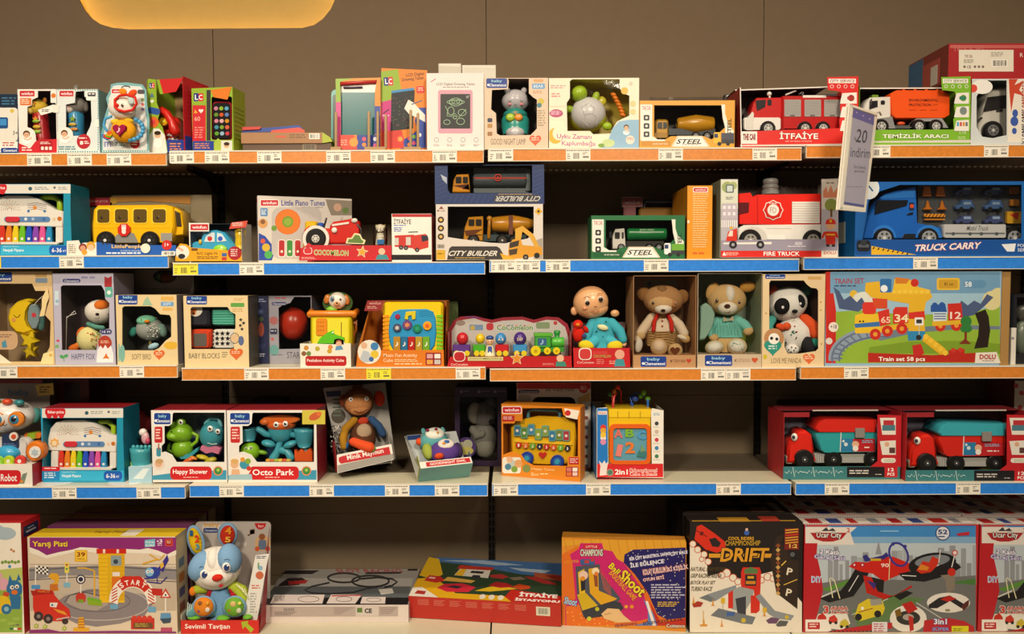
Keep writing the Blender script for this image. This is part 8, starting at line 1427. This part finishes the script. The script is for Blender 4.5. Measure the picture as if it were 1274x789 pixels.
# flat lying boxes: the local front plane is the upward lid
K = mk('slot_racing_box','flat grey and white box lying on its back, printed with a looped race track','toy box',323,508,5,y=.085,pitch=-90,dz=at(415,753,.085).z-SZ[5][0])
p = K.part('carton');xa,za = K.loc(323,753,0);xb,_ = K.loc(508,753,0);D = .315;hh = at(415,753,.085).z-SZ[5][0]
L0 = K.loc;K.loc = lambda a,b,y: L0(a,753-(753-b)*.93,y)
p.slab(xa,xb,0,hh,0,D,'#8f8c8a',cols=dict(b='#ddcfc8',l='#b8aaa4',r='#b8aaa4'))
def top(pts,col): p.d(pts,col)
top([(325,752.5),(507,752.5),(510,743),(332,743)],'#1e1c20');top([(331,743),(509,743),(511,728),(341,728)],'#5f6468');top([(341,728),(512,728),(514,717),(347,717)],'#a9a6a4')
top([(356,706.5),(398,706.5),(388,711.5),(350,711.5)],'#1c181a');p.t('SLOT RACING',418,704.8,500,709.6,'#9a3a40',bold=.05,skew=-.6);top([(456,709),(500,708.5),(498,711),(454,711.5)],'#2a2628');top([(508,704.5),(520,704.5),(519,707),(507,707)],'#1c181a')
top([(350,723),(358,717),(376,716.5),(380,719),(372,726),(345,728)],'#2a2226');top([(358,721),(384,719.5),(380,724),(360,726)],'#b02c30')
def trk(cx,cy,rx,ry,a0=0,a1=360): q = el(cx,cy,rx,ry,30,0,a0,a1);p.ln(q+([q[0]] if a1-a0 == 360 else []),2.4,'#2a2b2e')
trk(428,716.5,20,6.2);trk(461,721,23,7.5);p.ln([(448,718),(470,716),(488,718),(494,722),(488,727),(478,729)],2.6,'#2a2b2e');p.ln([(410,723),(388,728),(379,733),(388,737),(410,738),(440,736),(456,731),(470,729)],2.4,'#33343a');top([(471,732),(488,730.5),(490,737),(474,739)],'#d8d2cc')
top([(336,751),(341,739),(404,739),(401,751)],'#e3d4cf');p.lines(341,741,358,748,3,'#9a8a88');q_ = el(384,745,13,4,16);p.ln(q_+q_[:1],.8,'#7a6e6e');top([(406,751),(412,739),(450,739),(442,751)],'#e3d4cf');top([(413,740),(450,739),(449,740.6),(412,741.4)],'#b82a34');q_ = el(428,745,10,3.4,14);p.ln(q_+q_[:1],.8,'#7a6e6e');top([(448,751),(451,742),(480,742),(479,751)],'#e3d4cf');q_ = el(465,746,9,2.6,14);p.ln(q_+q_[:1],.7,'#7a6e6e')
s_ = p.sub('edge_print')
def edge(s_,x0,x1,z0,z1,col,k=1): s_.slab(x0,x1,z0,z1,-.0002*k-.0002,-.0002*k,col)
L = xb-xa;edge(s_,xa+.07*L,xa+.93*L,.005,.040,'#b5a59f');edge(s_,xa+.645*L,xa+.80*L,.006,.039,'#cfc2bc',2);edge(s_,xa+.655*L,xa+.69*L,.010,.026,'#5a7a3a',3)
for i in range(9): edge(s_,xa+(.165+i*.008)*L,xa+(.168+i*.008)*L,.010,.020,'#4a4442',3)
for i in range(5): edge(s_,xa+(.10+(i % 2)*.0)*L,xa+(.25-i*.01)*L,.022+i*.003,.0232+i*.003,'#8a7c78',3);edge(s_,xa+.5*L,xa+(.63-i*.02)*L,.010+i*.005,.0115+i*.005,'#8a7c78',3);edge(s_,xa+.81*L,xa+(.92-i*.01)*L,.010+i*.005,.0115+i*.005,'#8a7c78',3)
v_,f2 = text_mesh('CE',.04);s_.add([(xa+(.705+.05*a)*L,.028-.016*b,-.0009) for a,b in v_],[tuple(reversed(f)) for f in f2],'#2a2628');K.done()
K = mk('fire_station_box','flat red and yellow box lying angled, printed with a toy fire station','toy box',508,697,5,y=.075,yaw=-8,pitch=-84,dz=at(602,747,.075).z-SZ[5][0])
p = K.part('carton');xa,_ = K.loc(508,742,0);xb,_ = K.loc(698,752,0);D = .285;hh = (at(602,747,.075).z-SZ[5][0])*.99;p.slab(xa,xb,0,hh,0,D,'#2a3a2c',cols=dict(b='#b82a20',l='#c9982a',r='#3a2a20'));L = xb-xa
def lt(u,v): return (xa+u*L,v*D)
def LP(pts,col):
    p.n += 1;yy = -.0002-.000006*p.n;vs = [(lt(u,v)[0],yy,lt(u,v)[1]) for u,v in pts];p.add(vs,[tuple(t) for t in tessellate_polygon([[Vector((a,c,0)) for a,b,c in vs]])],col)
LP([(0,0),(1,0),(1,1),(0,1)],'#2c3f2c');LP([(.05,1),(1,1),(1,.62),(.7,.66),(.3,.84),(.05,.88)],'#3f6496');LP([(.1,.92),(.4,.98),(.7,.9),(.5,.86),(.3,.9)],'#8fa4bc');LP([(.6,.82),(.9,.8),(.86,.72),(.7,.74)],'#9aaabc');LP([(.78,.72),(.95,.70),(.95,.55),(.8,.6)],'#9a4a30');LP([(.86,.66),(1,.7),(1,.5)],'#8a2a20')
LP([(0,1),(.08,.96),(.16,.55),(.1,.42),(0,.5)],'#c9a01e');LP([(0,.42),(.1,.46),(.16,.38),(.3,.12),(.62,.12),(.72,0),(.2,0),(.0,.0)],'#d8a41c');LP([(0,.0),(0,.2),(.06,.22),(.2,0)],'#dfd6cc');LP([(.03,.06),(.04,.14),(.1,.13),(.1,.05)],'#a8302c');LP([(.68,.0),(.63,.1),(.66,.28),(1,.18),(1,0)],'#b8281e')
LP([(.24,.55),(.27,.80),(.48,.78),(.48,.52)],'#c9c4b8');LP([(.24,.72),(.25,.82),(.5,.8),(.49,.72)],'#a83228');LP([(.24,.56),(.27,.72),(.31,.72),(.3,.54)],'#d8a82a');LP([(.34,.63),(.35,.69),(.44,.68),(.43,.62)],'#2a262a');LP([(.36,.5),(.37,.58),(.42,.58),(.43,.5)],'#33303a')
LP([(.05,.38),(.07,.52),(.15,.5),(.2,.4),(.14,.34)],'#b52a28');LP([(.07,.44),(.08,.48),(.12,.47),(.12,.43)],'#d8b0a8');LP([(.18,.4),(.2,.5),(.28,.48),(.4,.44),(.38,.38)],'#c9a04a');LP([(.16,.22),(.2,.32),(.32,.36),(.42,.28),(.38,.16),(.24,.14)],'#c4283c');LP([(.22,.26),(.27,.3),(.33,.28),(.3,.22)],'#3a2a30');LP([(.42,.2),(.5,.3),(.56,.36),(.7,.3),(.6,.24),(.52,.2)],'#cfa81e');LP([(.5,.34),(.54,.44),(.62,.42),(.68,.34),(.58,.3)],'#a8242a');LP([(.66,.34),(.7,.42),(.78,.38),(.78,.32),(.72,.28)],'#b8431e');LP([(.72,.6),(.8,.62),(.94,.5),(.96,.44),(.86,.46)],'#9a2c2c');LP([(.48,.6),(.56,.64),(.62,.58),(.58,.52),(.5,.54)],'#a03030');LP([(.62,.56),(.7,.6),(.74,.54),(.66,.5)],'#7a6a5a')
for u in (.485,.545,.605): p.n += 1;cx,cz = lt(u,.075);p.add([(cx+.0105*math.cos(R(a)),-.0002-.000006*p.n,cz+.016*math.sin(R(a))) for a in range(0,360,20)],[tuple(range(18))],'#ddd4c4')
for s__,u0,u1,w0,w1 in (('İTFAİYE',.72,.97,.13,.24),('İSTASYONU',.70,.99,.03,.10)): v_,f2 = text_mesh(s__,.05);p.n += 1;p.add([(lt(u0+(u1-u0)*a,0)[0],-.0002-.000006*p.n,(w0+(w1-w0)*b)*D) for a,b in v_],f2,'#ece4e0')
s_ = p.sub('edge_print')
for i in range(7):
    for k in range(5): edge(s_,xa+(.06+i*.107)*L,xa+(.06+i*.107+.075-.01*(k*i % 3))*L,.010+k*.0045,.0115+k*.0045,'#d87a68')
edge(s_,xa+.84*L,xa+.93*L,.012,.044,'#d8d4c0');[edge(s_,xa+(.855+i*.007)*L,xa+(.858+i*.007)*L,.017,.038,'#2a3a2a',2) for i in range(9)];K.done()

K = mk('ball_shoot_box','orange, pink and navy box printed with a basketball shooting game, bottom centre','toy box',699,858,5,y=.035,yaw=-7)
p = K.carton(699,672,853.5,786,.06,'#d8892a','#7a3a1e','#b87a2a')
K.clip = (699.3,669.5,853,778.5)
p.d([(699,690),(718,680),(850,690),(850,786),(699,786)],'#d86a1e');p.d([(699,672),(858,672),(858,684),(800,684),(775,700),(740,676),(699,680)],'#d89a2c')
for i in range(14): p.ln([(702+i*11,671),(706+i*11,690)],.6,'#b8741e')
p.d([(709,690),(720,683),(722,676),(749,676),(751,684),(762,686),(768,696),(776,700),(800,735),(806,760),(806,770),(780,776),(704,784),(703,755),(716,745),(712,700)],'#c4206a');p.d([(704,755),(720,752),(730,765),(780,772),(796,774),(720,784),(705,784)],'#dc6a1e');[p.c(706+(i*17) % 60,762+(i*7) % 18,.8,'#f0b84a',n=6) for i in range(22)]
p.d([(777,690),(788,684),(858,681),(858,768),(830,771),(818,765),(806,738),(790,715),(776,700)],'#221c60');rg = random.Random(9)
for i in range(110):
    x,y = rg.uniform(780,857),rg.uniform(684,769)
    if not (x < 806 and y > 705): p.c(x,y,rg.uniform(.4,.9),'#cfc8b8',n=5)
p.d([(800,745),(806,760),(806,774),(760,786),(822,786),(812,762)],'#5a7ab8');p.d([(803,748),(806,748),(818,784),(814,786)],'#e8e0dc');p.d([(808,748),(822,775),(858,768),(858,786),(820,786)],'#b8281c')
p.r(726,677,746,683,'#c4243a',rad=2);p.t('LITTLE',729,679,743,681.5,'#f0d0c8',bold=.03);p.to('CHAMPIONS',722,683.5,750,692,'#d8dcc8','#3a4a4a',bold=.05,ob=.1)
p.to('Ball',757,704,772,712,'#e8d02a','#6a1a3a',rot=45,bold=.06,ob=.12);p.to('Shoot',768,719,806,733,'#e8d02a','#6a1a3a',rot=42,bold=.06,ob=.12);p.to('BASKETBALL GAME',752,725,798,732,'#e89a2a','#a01a4a',rot=48,bold=.04)
p.to('BİR ÇİFT BASKETBOL SAHASI',783,689,834,695,'#f0ecf4','#6a6a9a',rot=-8,bold=.04,ob=.08);p.to('İLE EĞLENCE',784,697,826,703.5,'#f0ecf4','#6a6a9a',rot=-8,bold=.04);p.to('ÇİFT KALE',834,685,855,691,'#f0ecf4','#6a6a9a',rot=-8,bold=.04);p.to('KOLAY KURULUM',800,707,828,714,'#f0d0cc','#a85a5a',rot=-8,bold=.05,ob=.1);p.to('İKİ KİŞİLİK',829,703,856,711,'#f0d0cc','#a85a5a',rot=-8,bold=.05);p.to('OYUN SETİ',800,717,826,722,'#f0d0cc','#a85a5a',rot=-8,bold=.05)
p.lines(810,727,856,746,6,'#b8b4cc');p.lines(818,749,846,756,3,'#d8b03a');p.to('Shoot',702,744,718,753,'#a9d0e8','#2a3a7a',rot=12,bold=.05);p.t('HIZLI OYNA',702,697,720,701,'#e89a2a',rot=-5)
p.d([(716,705),(746,702),(748,714),(772,745),(758,762),(726,768),(718,742)],'#4a4f5c');p.d([(719,712),(727,708),(728,738),(742,752),(726,756),(721,740)],'#d8b01e');p.d([(732,708),(744,706),(745,735),(768,745),(750,755),(734,738)],'#d8a01e');p.d([(718,740),(729,738),(746,756),(726,764)],'#c9a81c');p.d([(722,716),(728,714),(728,734),(723,736)],'#24242c');p.d([(738,712),(743,711),(744,730),(740,730)],'#8a4a2a')
p.c(726,716,5.6,'#e0c0b0');p.c(741,711,4.6,'#e8d4b0');p.c(725,720,3,'#d88a2a');p.c(742,714,2.6,'#d8762a');p.r(722,696,740,703,'#3a5a94',rad=2);p.r(727,697,733,701,'#b83a3a',rad=1);p.r(735,695,739,699,'#b83a3a',rad=1);p.d([(724,760),(762,748),(772,750),(776,757),(766,765),(728,770)],'#33363f');p.c(743,758,2.6,'#b8b82a');p.c(733,770,2.8,'#c9c43a');p.c(779,755,2.2,'#e0982a');p.c(786,755,2.4,'#e0882a')
for i in range(5): p.ln([(746+i*3,706+i*4),(752+i*2,734+i*2)],.6,'#d8583a')
p.d([(748,764),(756,757),(770,758),(776,766),(786,774),(768,775),(752,770)],'#e0b882');p.ln([(752,765),(760,763)],.8,'#a8743a');p.t('HIZLI BİR ELE SAHİP OL',765,775,793,779,'#5a2a5a',bold=.02,rot=-6);p.t('EĞLENCEYE KATIL',800,770,850,775,'#3a1a30',bold=.02,rot=-7);p.to('Cotisarıca',829,776.5,852,781,'#f0e4dc','#5a2018',bold=.02)
K.done()

def driftbox(y,front):
    yt = 351+(650-351)*2.384/(2.38+y);x0,x1 = 637+(858-637)*2.384/(2.38+y),637+(998-637)*2.384/(2.38+y)
    lb = {.004: 'black and white box printed with orange DRIFT lettering and a red car park',.10: 'dark game box directly behind the DRIFT box',.19: 'dark game box third in the stack behind the DRIFT box',.28: 'dark game box at the back, behind the DRIFT box'}[round(y,3)]
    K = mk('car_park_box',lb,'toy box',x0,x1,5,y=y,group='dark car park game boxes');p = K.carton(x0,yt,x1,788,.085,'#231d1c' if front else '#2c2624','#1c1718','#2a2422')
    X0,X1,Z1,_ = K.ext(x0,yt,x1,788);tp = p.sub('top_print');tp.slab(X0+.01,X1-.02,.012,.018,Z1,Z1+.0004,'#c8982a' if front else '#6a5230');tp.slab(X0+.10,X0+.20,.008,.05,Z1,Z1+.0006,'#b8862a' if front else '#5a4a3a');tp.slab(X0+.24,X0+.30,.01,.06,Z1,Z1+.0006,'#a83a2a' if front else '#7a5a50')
    return K,p
K,p = driftbox(.004,True)
p.d([(858,675),(866,683),(876,690),(880,705),(878,718),(900,712),(912,718),(930,722),(945,715),(965,710),(998,750),(998,788),(858,788)],'#e9dfcf');p.d([(858,705),(880,705),(880,725),(858,730)],'#e9dfcf')
for x,y,r in ((862,677,4),(868,684,4),(876,690,4),(881,699,4),(873,696,3),(904,713,5),(912,719,4.5),(898,716,4),(918,724,4),(947,722,4),(955,718,4.5),(962,720,4)): q_ = el(x,y,r,r,14);p.c(x,y,r,'#e9dfcf');p.ln(q_+q_[:1],.9,'#c4542a')
p.d([(867,655),(873,653),(888,663),(902,674),(903,684),(892,688),(878,684),(864,671)],'#cf2f1c');p.d([(882,671),(890,669),(897,676),(894,681),(886,680)],'#2a2224');p.c(873,664,2.4,'#2a1a18');p.ln([(866,660),(880,668)],1.4,'#8a1c14')
p.t('COOL RIDERS',906,668,938,672,'#e0a42c',bold=.05);p.t('CHAMPIONSHIP',902,672.5,946,679,'#b8922c',bold=.04);p.c(929,663,3.2,'#3a5fb0');p.c(929,659,1.8,'#d8b49a')
p.r(882,689,968,694,'#d8982a');p.to('DRIFT',897,682,956,699,'#d8982a','#1c1618',bold=.06,skew=.15,ob=.13);p.d([(958,697),(966,668),(975,664),(972,676),(985,690),(994,692),(992,758),(966,738)],'#33261f')
for i in range(12): p.d([(968,676+i*5.4),(971,679+i*5.4),(968,682+i*5.4),(965,679+i*5.4)],'#c8a05a' if i % 2 else '#8a4a2a')
p.t('P',979,707,986,716,'#e8dcc4',rot=12,bold=.05);p.t('P',978,733,985,742,'#e8dcc4',rot=12,bold=.05);p.ln([(975,728),(992,721)],1,'#e0b84a');p.ln([(972,704),(978,698)],1.4,'#e0b84a');p.d([(980,686),(992,688),(994,698),(984,696)],'#1f1c20');p.c(986,690,3,'#5a5a60')
p.r(976,657.5,994,684,'#7a2420');[p.ln([(977,660+i*3.2),(993,658.5+i*3.2)],1.4,'#d8a03a' if i != 2 else '#cf3a2a') for i in range(6)];p.t('1:2',982,677,992,682,'#e8c45a',bold=.05)
for i,s__ in enumerate(('NATURAL CHAMPIONS','GRIP RACING ARENA','BÜYÜK PLAY SET','TURBO RACE')): p.t(s__,859.5,705.5+i*8.2,[902,898,890,886][i],711+i*8.2,'#4a3a22',bold=.05,skew=.3)
p.d([(922,712),(924,706),(945,706),(947,712),(945,760),(940,764),(938,735),(930,735),(930,745),(922,742)],'#cf2f22');p.d([(926,709),(934,705.5),(943,709),(942,714),(926,714)],'#5a7a4a');p.r(927,715,941,729,'#2f2a2e',rad=1);p.r(930,717,938,720,'#d8a02a');p.r(928,723,940,727,'#c9822a');p.d([(908,736),(920,730),(938,734),(936,746),(926,762),(910,758)],'#9aa0a0');p.r(906,734,912,757,'#cf2f22');p.r(934,741,940,763,'#cf2f22');p.d([(915,745),(928,742),(928,765),(918,767)],'#3a3c44')
p.d([(870,744),(882,739),(916,728),(916,732),(890,748),(884,749)],'#8a9096');p.d([(870,744),(880,740),(890,746),(884,749)],'#6f757a');p.d([(940,742),(946,739),(964,760),(988,766),(984,772),(966,770),(956,764)],'#8a9096');p.d([(884,766),(894,757),(940,768),(936,777),(924,776)],'#6f757c');p.d([(904,762),(914,761),(914,766),(904,767)],'#3f5fa0');p.c(925,772,3,'#c9b03a');p.c(979,768,2.6,'#c9b03a');p.d([(953,772),(960,768),(970,770),(966,776),(956,776)],'#6a4a6a');p.d([(965,778),(970,772),(981,773),(978,779),(968,780)],'#5a5a5c')
p.d([(861,752),(868,748),(875,750),(872,755),(863,756)],'#a8342a');[p.d([(x-1.2,y),(x,y-9),(x+1.2,y),(x+3,y+1),(x-3,y+1)],'#d8902a') for x,y in ((863,750),(887,753),(898,779),(876,778),(951,766))];p.r(897,744,902,751,'#d8b02a');p.ln([(899.5,751),(899.5,758)],.8,'#a8a090');p.r(949,756,954,762,'#d8b02a');p.ln([(875,760),(875,778)],1,'#cfa03a');p.r(871,777,880,779.5,'#d8902a')
K.done()
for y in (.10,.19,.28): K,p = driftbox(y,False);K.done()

def citybox(x0,x1,y,front,lb):
    yt = 351+(653-351)*2.384/(2.38+y);xa,xb = 637+(x0-637)*2.384/(2.38+y),637+(x1-637)*2.384/(2.38+y)
    K = mk('city_track_box',lb,'toy box',xa,xb,5,y=y,group='red and blue city track boxes');p = K.carton(xa,yt,xb,790,.085,'#b8242a' if front else '#a8a09c','#a8222a','#d8cfc8')
    X0,X1,Z1,_ = K.ext(xa,yt,xb,790);tp = p.sub('top_print');rg = random.Random(int(x0+y*100))
    n_ = int((X1-X0)/.008)
    for i in range(n_): tp.slab(X0+i*.008,X0+i*.008+.004,.001,.009,Z1,Z1+.0003,'#8f2a2c');tp.slab(X0+i*.008+.004,X0+i*.008+.008,.072,.080,Z1,Z1+.0003,'#3a3a4a')
    for i in range(8): a = X0+(X1-X0)*(.04+i*.12);tp.slab(a,a+(X1-X0)*rg.uniform(.04,.09),.018,.066,Z1,Z1+.0003,['#a8262c','#3a4a8a','#b8302a','#8a8a94'][i % 4])
    return K,p
def cityart(K,p,o):
    X = lambda x: x+o
    p.r(X(1002),654,X(1214),789.5,'#b9c4cc');p.r(X(1034),654.5,X(1214),668,'#3f86c8');p.r(X(1034),668,X(1214),676,'#7fa8cc')
    p.r(X(1002),654,X(1214),655.5,'#3a78b8');p.r(X(1004),653.5,X(1030),655.5,'#b8323a')
    rg = random.Random(3)
    for i in range(26): a = 1030+i*7.2;h_ = rg.uniform(10,36);p.r(X(a),714-h_,X(a+rg.uniform(4,8)),728,rg.choice(['#a3a9b0','#94999f','#8f9298']))
    p.d([(X(1089),690),(X(1093),673),(X(1097),690)],'#8f9298');p.d([(X(1006),728),(X(1060),720),(X(1130),722),(X(1214),716),(X(1214),789),(X(1006),789)],'#6d6f6e');p.d([(X(1022),733),(X(1060),720),(X(1075),722),(X(1030),736)],'#5a8a3a');p.d([(X(1060),760),(X(1110),740),(X(1150),745),(X(1110),770),(X(1070),789)],'#5c7a4a');p.d([(X(1180),725),(X(1214),720),(X(1214),728)],'#4a7a3a');p.ln([(X(1040),735),(X(1010),748),(X(1006),752)],1.4,'#d8d8d0');p.ln([(X(1060),765),(X(1105),745)],1,'#c8c8c0');p.ln([(X(1140),750),(X(1180),775)],1,'#c8c8c0')
    p.d([(X(1002),656),(X(1066),656),(X(1058),663),(X(1063),678),(X(1002),678)],'#ded6cf');p.d([(X(1002),676),(X(1017),676),(X(1016),690),(X(1021),712),(X(1024),735),(X(1018),760),(X(1014),775),(X(1002),775)],'#b8202a')
    p.d([(X(1008),663),(X(1054),663),(X(1047),671),(X(1036),674),(X(1024),674),(X(1014),671)],'#a8242a');p.to('Ucar City',X(1016),662.5,X(1047),671,'#f0ece6','#3a2c2c',bold=.03,ob=.12);p.d([(X(1022),661),(X(1028),656),(X(1031),660),(X(1036),657),(X(1040),661)],'#3a3a40');p.t('2',X(1053.5),657,X(1057.5),662.5,'#b82a2c',bold=.06)
    p.to('2 Katlı',X(1020),684,X(1044),690,'#e8e8f4','#5a4a7a',rot=4,bold=.06,ob=.14);p.to('Garaj Seti',X(1013),691,X(1051),698,'#c9c4e4','#5a4a7a',rot=4,bold=.06,ob=.14);p.to('DIY',X(1010),717.5,X(1022),724.5,'#8fb0e0','#e8e4ec',bold=.07)
    # elevated track
    p.d([(X(1020),745),(X(1046),735),(X(1056),722),(X(1064),708),(X(1084),708),(X(1076),722),(X(1062),742),(X(1032),750)],'#1d1b1e');p.ln([(X(1056),736),(X(1068),716)],1,'#d8d8d8');p.ln([(X(1036),744),(X(1032),720)],1.2,'#e0d8b0');p.ln([(X(1045),745),(X(1038),722),(X(1033),719)],1.2,'#e0d8b0')
    p.d([(X(1056),705),(X(1064),699),(X(1078),700),(X(1100),693),(X(1112),693),(X(1134),702),(X(1136),709),(X(1110),719),(X(1100),724),(X(1086),714),(X(1070),711)],'#c82318');p.d([(X(1074),716),(X(1100),722),(X(1098),738),(X(1112),742),(X(1134),728),(X(1135),731),(X(1100),746),(X(1078),738)],'#b82018');p.d([(X(1084),718),(X(1100),722),(X(1099),738),(X(1092),736)],'#1f1c20');p.d([(X(1078),722),(X(1090),726),(X(1088),734)],'#3a2f7a')
    for a in (1063,1073): p.c(X(a),703,3,'#b02030');p.c(X(a),703,1.2,'#e8e0e0')
    p.d([(X(1073),692),(X(1078),690),(X(1082),695),(X(1098),691),(X(1103),687),(X(1106),692),(X(1100),696),(X(1076),699)],'#33307a');p.r(X(1083),695,X(1096),698,'#c9a42a');q_ = el(X(1118),690,11,15,22,-25);p.ln(q_+q_[:1],2.6,'#37348a');p.c(X(1111),677,2.2,'#37348a');p.c(X(1126),680,2.2,'#37348a');p.t('90',X(1096),701,X(1106),706,'#f0d8d0',bold=.05);p.ln([(X(1107),695),(X(1106),722)],.9,'#e0d8a0')
    q_ = el(X(1160),702,30,14,26,-8);p.d(q_,'#1d1b1e');p.d(el(X(1160),698,22,7,20,-8),'#7a8088');p.d([(X(1118),714),(X(1136),710),(X(1172),712),(X(1190),700),(X(1196),706),(X(1180),716),(X(1150),724),(X(1126),722)],'#1d1b1e');p.ln([(X(1122),716),(X(1140),717)],1,'#e0e0e0');p.ln([(X(1160),707),(X(1168),703)],1.2,'#e0e0e0')
    p.d([(X(1140),710),(X(1148),698),(X(1156),700),(X(1160),692),(X(1168),696),(X(1166),704),(X(1158),712),(X(1146),714)],'#c8321e');p.d([(X(1146),702),(X(1156),706),(X(1154),710),(X(1142),709)],'#d8842a');p.ln([(X(1170),684),(X(1168),700)],1,'#e4dcd8');p.ln([(X(1188),690),(X(1184),706)],1.2,'#e4dcd8');p.c(X(1188),688,3.6,'#c22a28');p.c(X(1188),688,2.4,'#e8d8d4');p.d([(X(1170),716),(X(1188),714),(X(1188),734),(X(1178),738),(X(1176),722)],'#857a6e');p.c(X(1184),712,5,'#c42c1e');p.d([(X(1112),742),(X(1128),735),(X(1136),738),(X(1120),747)],'#1d1b1e')
    # cars and insets
    p.d([(X(1063),768),(X(1068),752),(X(1080),745),(X(1098),748),(X(1101),757),(X(1098),765),(X(1080),770),(X(1070),773)],'#d8c02a');p.d([(X(1082),746),(X(1096),745),(X(1098),752),(X(1084),754)],'#9a968c');p.c(X(1068),768,4.4,'#201e20');p.c(X(1092),764,4.4,'#201e20');p.c(X(1073),757,2,'#f0ece0');p.ln([(X(1068),762),(X(1086),757)],1,'#8a3a1e')
    p.d(el(X(1130),770,23,17),'#e4ded6');p.d(el(X(1130),769,15,9),'#33302f');p.d(el(X(1130),768,7,4),'#a8a098');p.d([(X(1122),752),(X(1134),748),(X(1142),758),(X(1130),764)],'#b8241e');p.d([(X(1113),760),(X(1120),757),(X(1122),766),(X(1115),768)],'#7a5a1e');p.d([(X(1130),766),(X(1136),768),(X(1137),784),(X(1132),786)],'#b8281e');p.d(el(X(1180),750,27,12.5),'#e4ded6');p.d([(X(1155),753),(X(1168),744),(X(1182),741),(X(1200),752),(X(1196),757),(X(1182),748),(X(1166),757),(X(1156),757)],'#28262a');p.d([(X(1170),746),(X(1180),741),(X(1190),745),(X(1180),749)],'#b8241e');p.r(X(1176),758,X(1182),761,'#8a8a6a',rad=1);p.d([(X(1196),756),(X(1200),750),(X(1206),746),(X(1205),754),(X(1199),760)],'#5a2a24')
    p.to('3',X(1024.5),754,X(1031),763.5,'#c8281e','#f0e4dc',bold=.06);p.to('ARABA',X(1033),755,X(1055),759,'#c8281e','#f0e4dc',bold=.05);p.to('İÇERİR',X(1034),760,X(1055),764,'#c8281e','#f0e4dc',bold=.05);p.d([(X(1018),764),(X(1054),764),(X(1058),776),(X(1048),784),(X(1030),782),(X(1014),774)],'#e4ded4')
    for a,b,c in ((1022,768,'#c22c24'),(1036,770,'#c8352a'),(1050,775,'#c9b438')): p.d([(X(a-6),b+5),(X(a-4),b-2),(X(a+2),b-5),(X(a+6),b),(X(a+6),b+5)],c);p.c(X(a-3),b+5,2,'#26221f');p.c(X(a+4),b+5,2,'#26221f')
    p.d([(X(1002),771),(X(1030),771),(X(1036),789.5),(X(1002),789.5)],'#ece6de');p.r(X(1005),774.5,X(1020),783,'#b8242a',rad=1);p.lines(X(1007),776,X(1018),782,2,'#f0d0cc');p.d([(X(1030),786),(X(1090),776),(X(1110),775),(X(1110),782),(X(1030),789.5)],'#b8202a');[p.d([(X(1032+i*5),785),(X(1034.5+i*5),785),(X(1037+i*5),790),(X(1034.5+i*5),790)],'#1f1c1e') for i in range(15)]
    p.d([(X(1150),772),(X(1180),769),(X(1200),773),(X(1212),780),(X(1212),789.5),(X(1148),789.5)],'#b8202a');p.to('3in1',X(1162),770,X(1178),777,'#e8e8f4','#5a4a8a',bold=.06,ob=.13);p.to('SÜPER',X(1160),780,X(1181),785,'#8a9ad8','#4a3a7a',bold=.05);p.r(X(1184),779,X(1205),789.5,'#d8cf1e');p.lines(X(1186),782,X(1198),788,3,'#6a7a1e');p.r(X(1085),774,X(1104),789,'#ded8e0',rad=1);p.lines(X(1087),776,X(1102),787,4,'#b8606a')
    p.c(X(1173),663.5,9.2,'#33407a');p.c(X(1173),663.5,8,'#d8dce6');p.to('52',X(1167),659,X(1179),665,'#33407a','#d8dce6',bold=.08);p.lines(X(1167),667,X(1179),670,1,'#33407a');p.d([(X(1190),664),(X(1206),661.5),(X(1206),666),(X(1192),667)],'#b82a38');p.r(X(1095),660,X(1118),662,'#7fb4e0')
K,p = citybox(1000,1216,.004,True,'complete blue and red city track box with an elevated red garage, bottom right');cityart(K,p,0);K.done()
K,p = citybox(1218,1434,.004,True,'red city track box cut off by the right edge of the photograph');cityart(K,p,219.5);K.done()
for y,w1,w2 in ((.10,'second','second'),(.19,'third','third'),(.28,'last','last')):
    K,p = citybox(1000,1216,y,False,'%s city track box in the row behind the complete one' % w1);K.done()
    K,p = citybox(1218,1434,y,False,'%s city track box in the row at the right edge' % w2);K.done()

# ------------------------------------------------------------------ discount sign clipped to the top shelf
K = Pack('discount_sign','white framed discount sign sticking out from the top shelf, reading %20 indirim','sign',1088,at(1088,262,-.02).z,-.02,yaw=44,roll=4.5)
f_ = K.part('frame','plastic');o = [(1057,129),(1092,141),(1077,264),(1044,261)]
f_.p(o,-.004,.010,'#ece5d6');f_.p([(1044.4,260),(1057,129),(1061,131),(1048,260)],-.0065,.003,'#f2ecde');f_.p([(1057,129),(1092,141),(1091.8,144),(1060,133)],-.0065,.003,'#f2ecde');f_.p([(1044,261),(1077,264),(1077.4,259.5),(1048,257)],-.0065,.003,'#f2ecde')
i_ = K.part('paper','paper');i_.d([(1062,135),(1088,144),(1075,258),(1050,254)],'#a9a5b8',-.0045);i_.d([(1062,135),(1088,144),(1087,156),(1060.5,146)],'#6a64a0',-.0045);[i_.c(x,y,.9,'#c8b4d0',-.0045,n=6) for x,y in ((1066,140),(1074,144),(1082,148))]
i_.t('20',1065.5,161,1079,178,'#4a4a58',-.0045,rot=8,bold=.02);i_.t('%',1062.5,170.5,1066,175,'#4a4a58',-.0045,rot=8);i_.t('indirim',1058.5,184,1083,196,'#4a4a58',-.0045,rot=4,bold=.0);i_.t('Tüm ürünlerde',1062,206,1077,210,'#5a5a68',-.0045,rot=6,bold=.02);i_.t('geçerlidir',1063,211.5,1076,215.5,'#5a5a68',-.0045,rot=6,bold=.02);i_.lines(1054,232,1076,234,1,'#8a8698',-.0045);i_.d([(1050.3,251),(1075.4,255),(1075,258),(1050,254)],'#5a5f9a',-.0045)
h_ = K.part('hook','plastic',label='clear plastic clip');h_.b(1083,172,1087,185,.004,.01,'#b8b4a8',1);h_.tube([(1088,141,.004),(1094,139,.006),(1096,143,.008)],1.2,'#d8d2c4')
K.done()
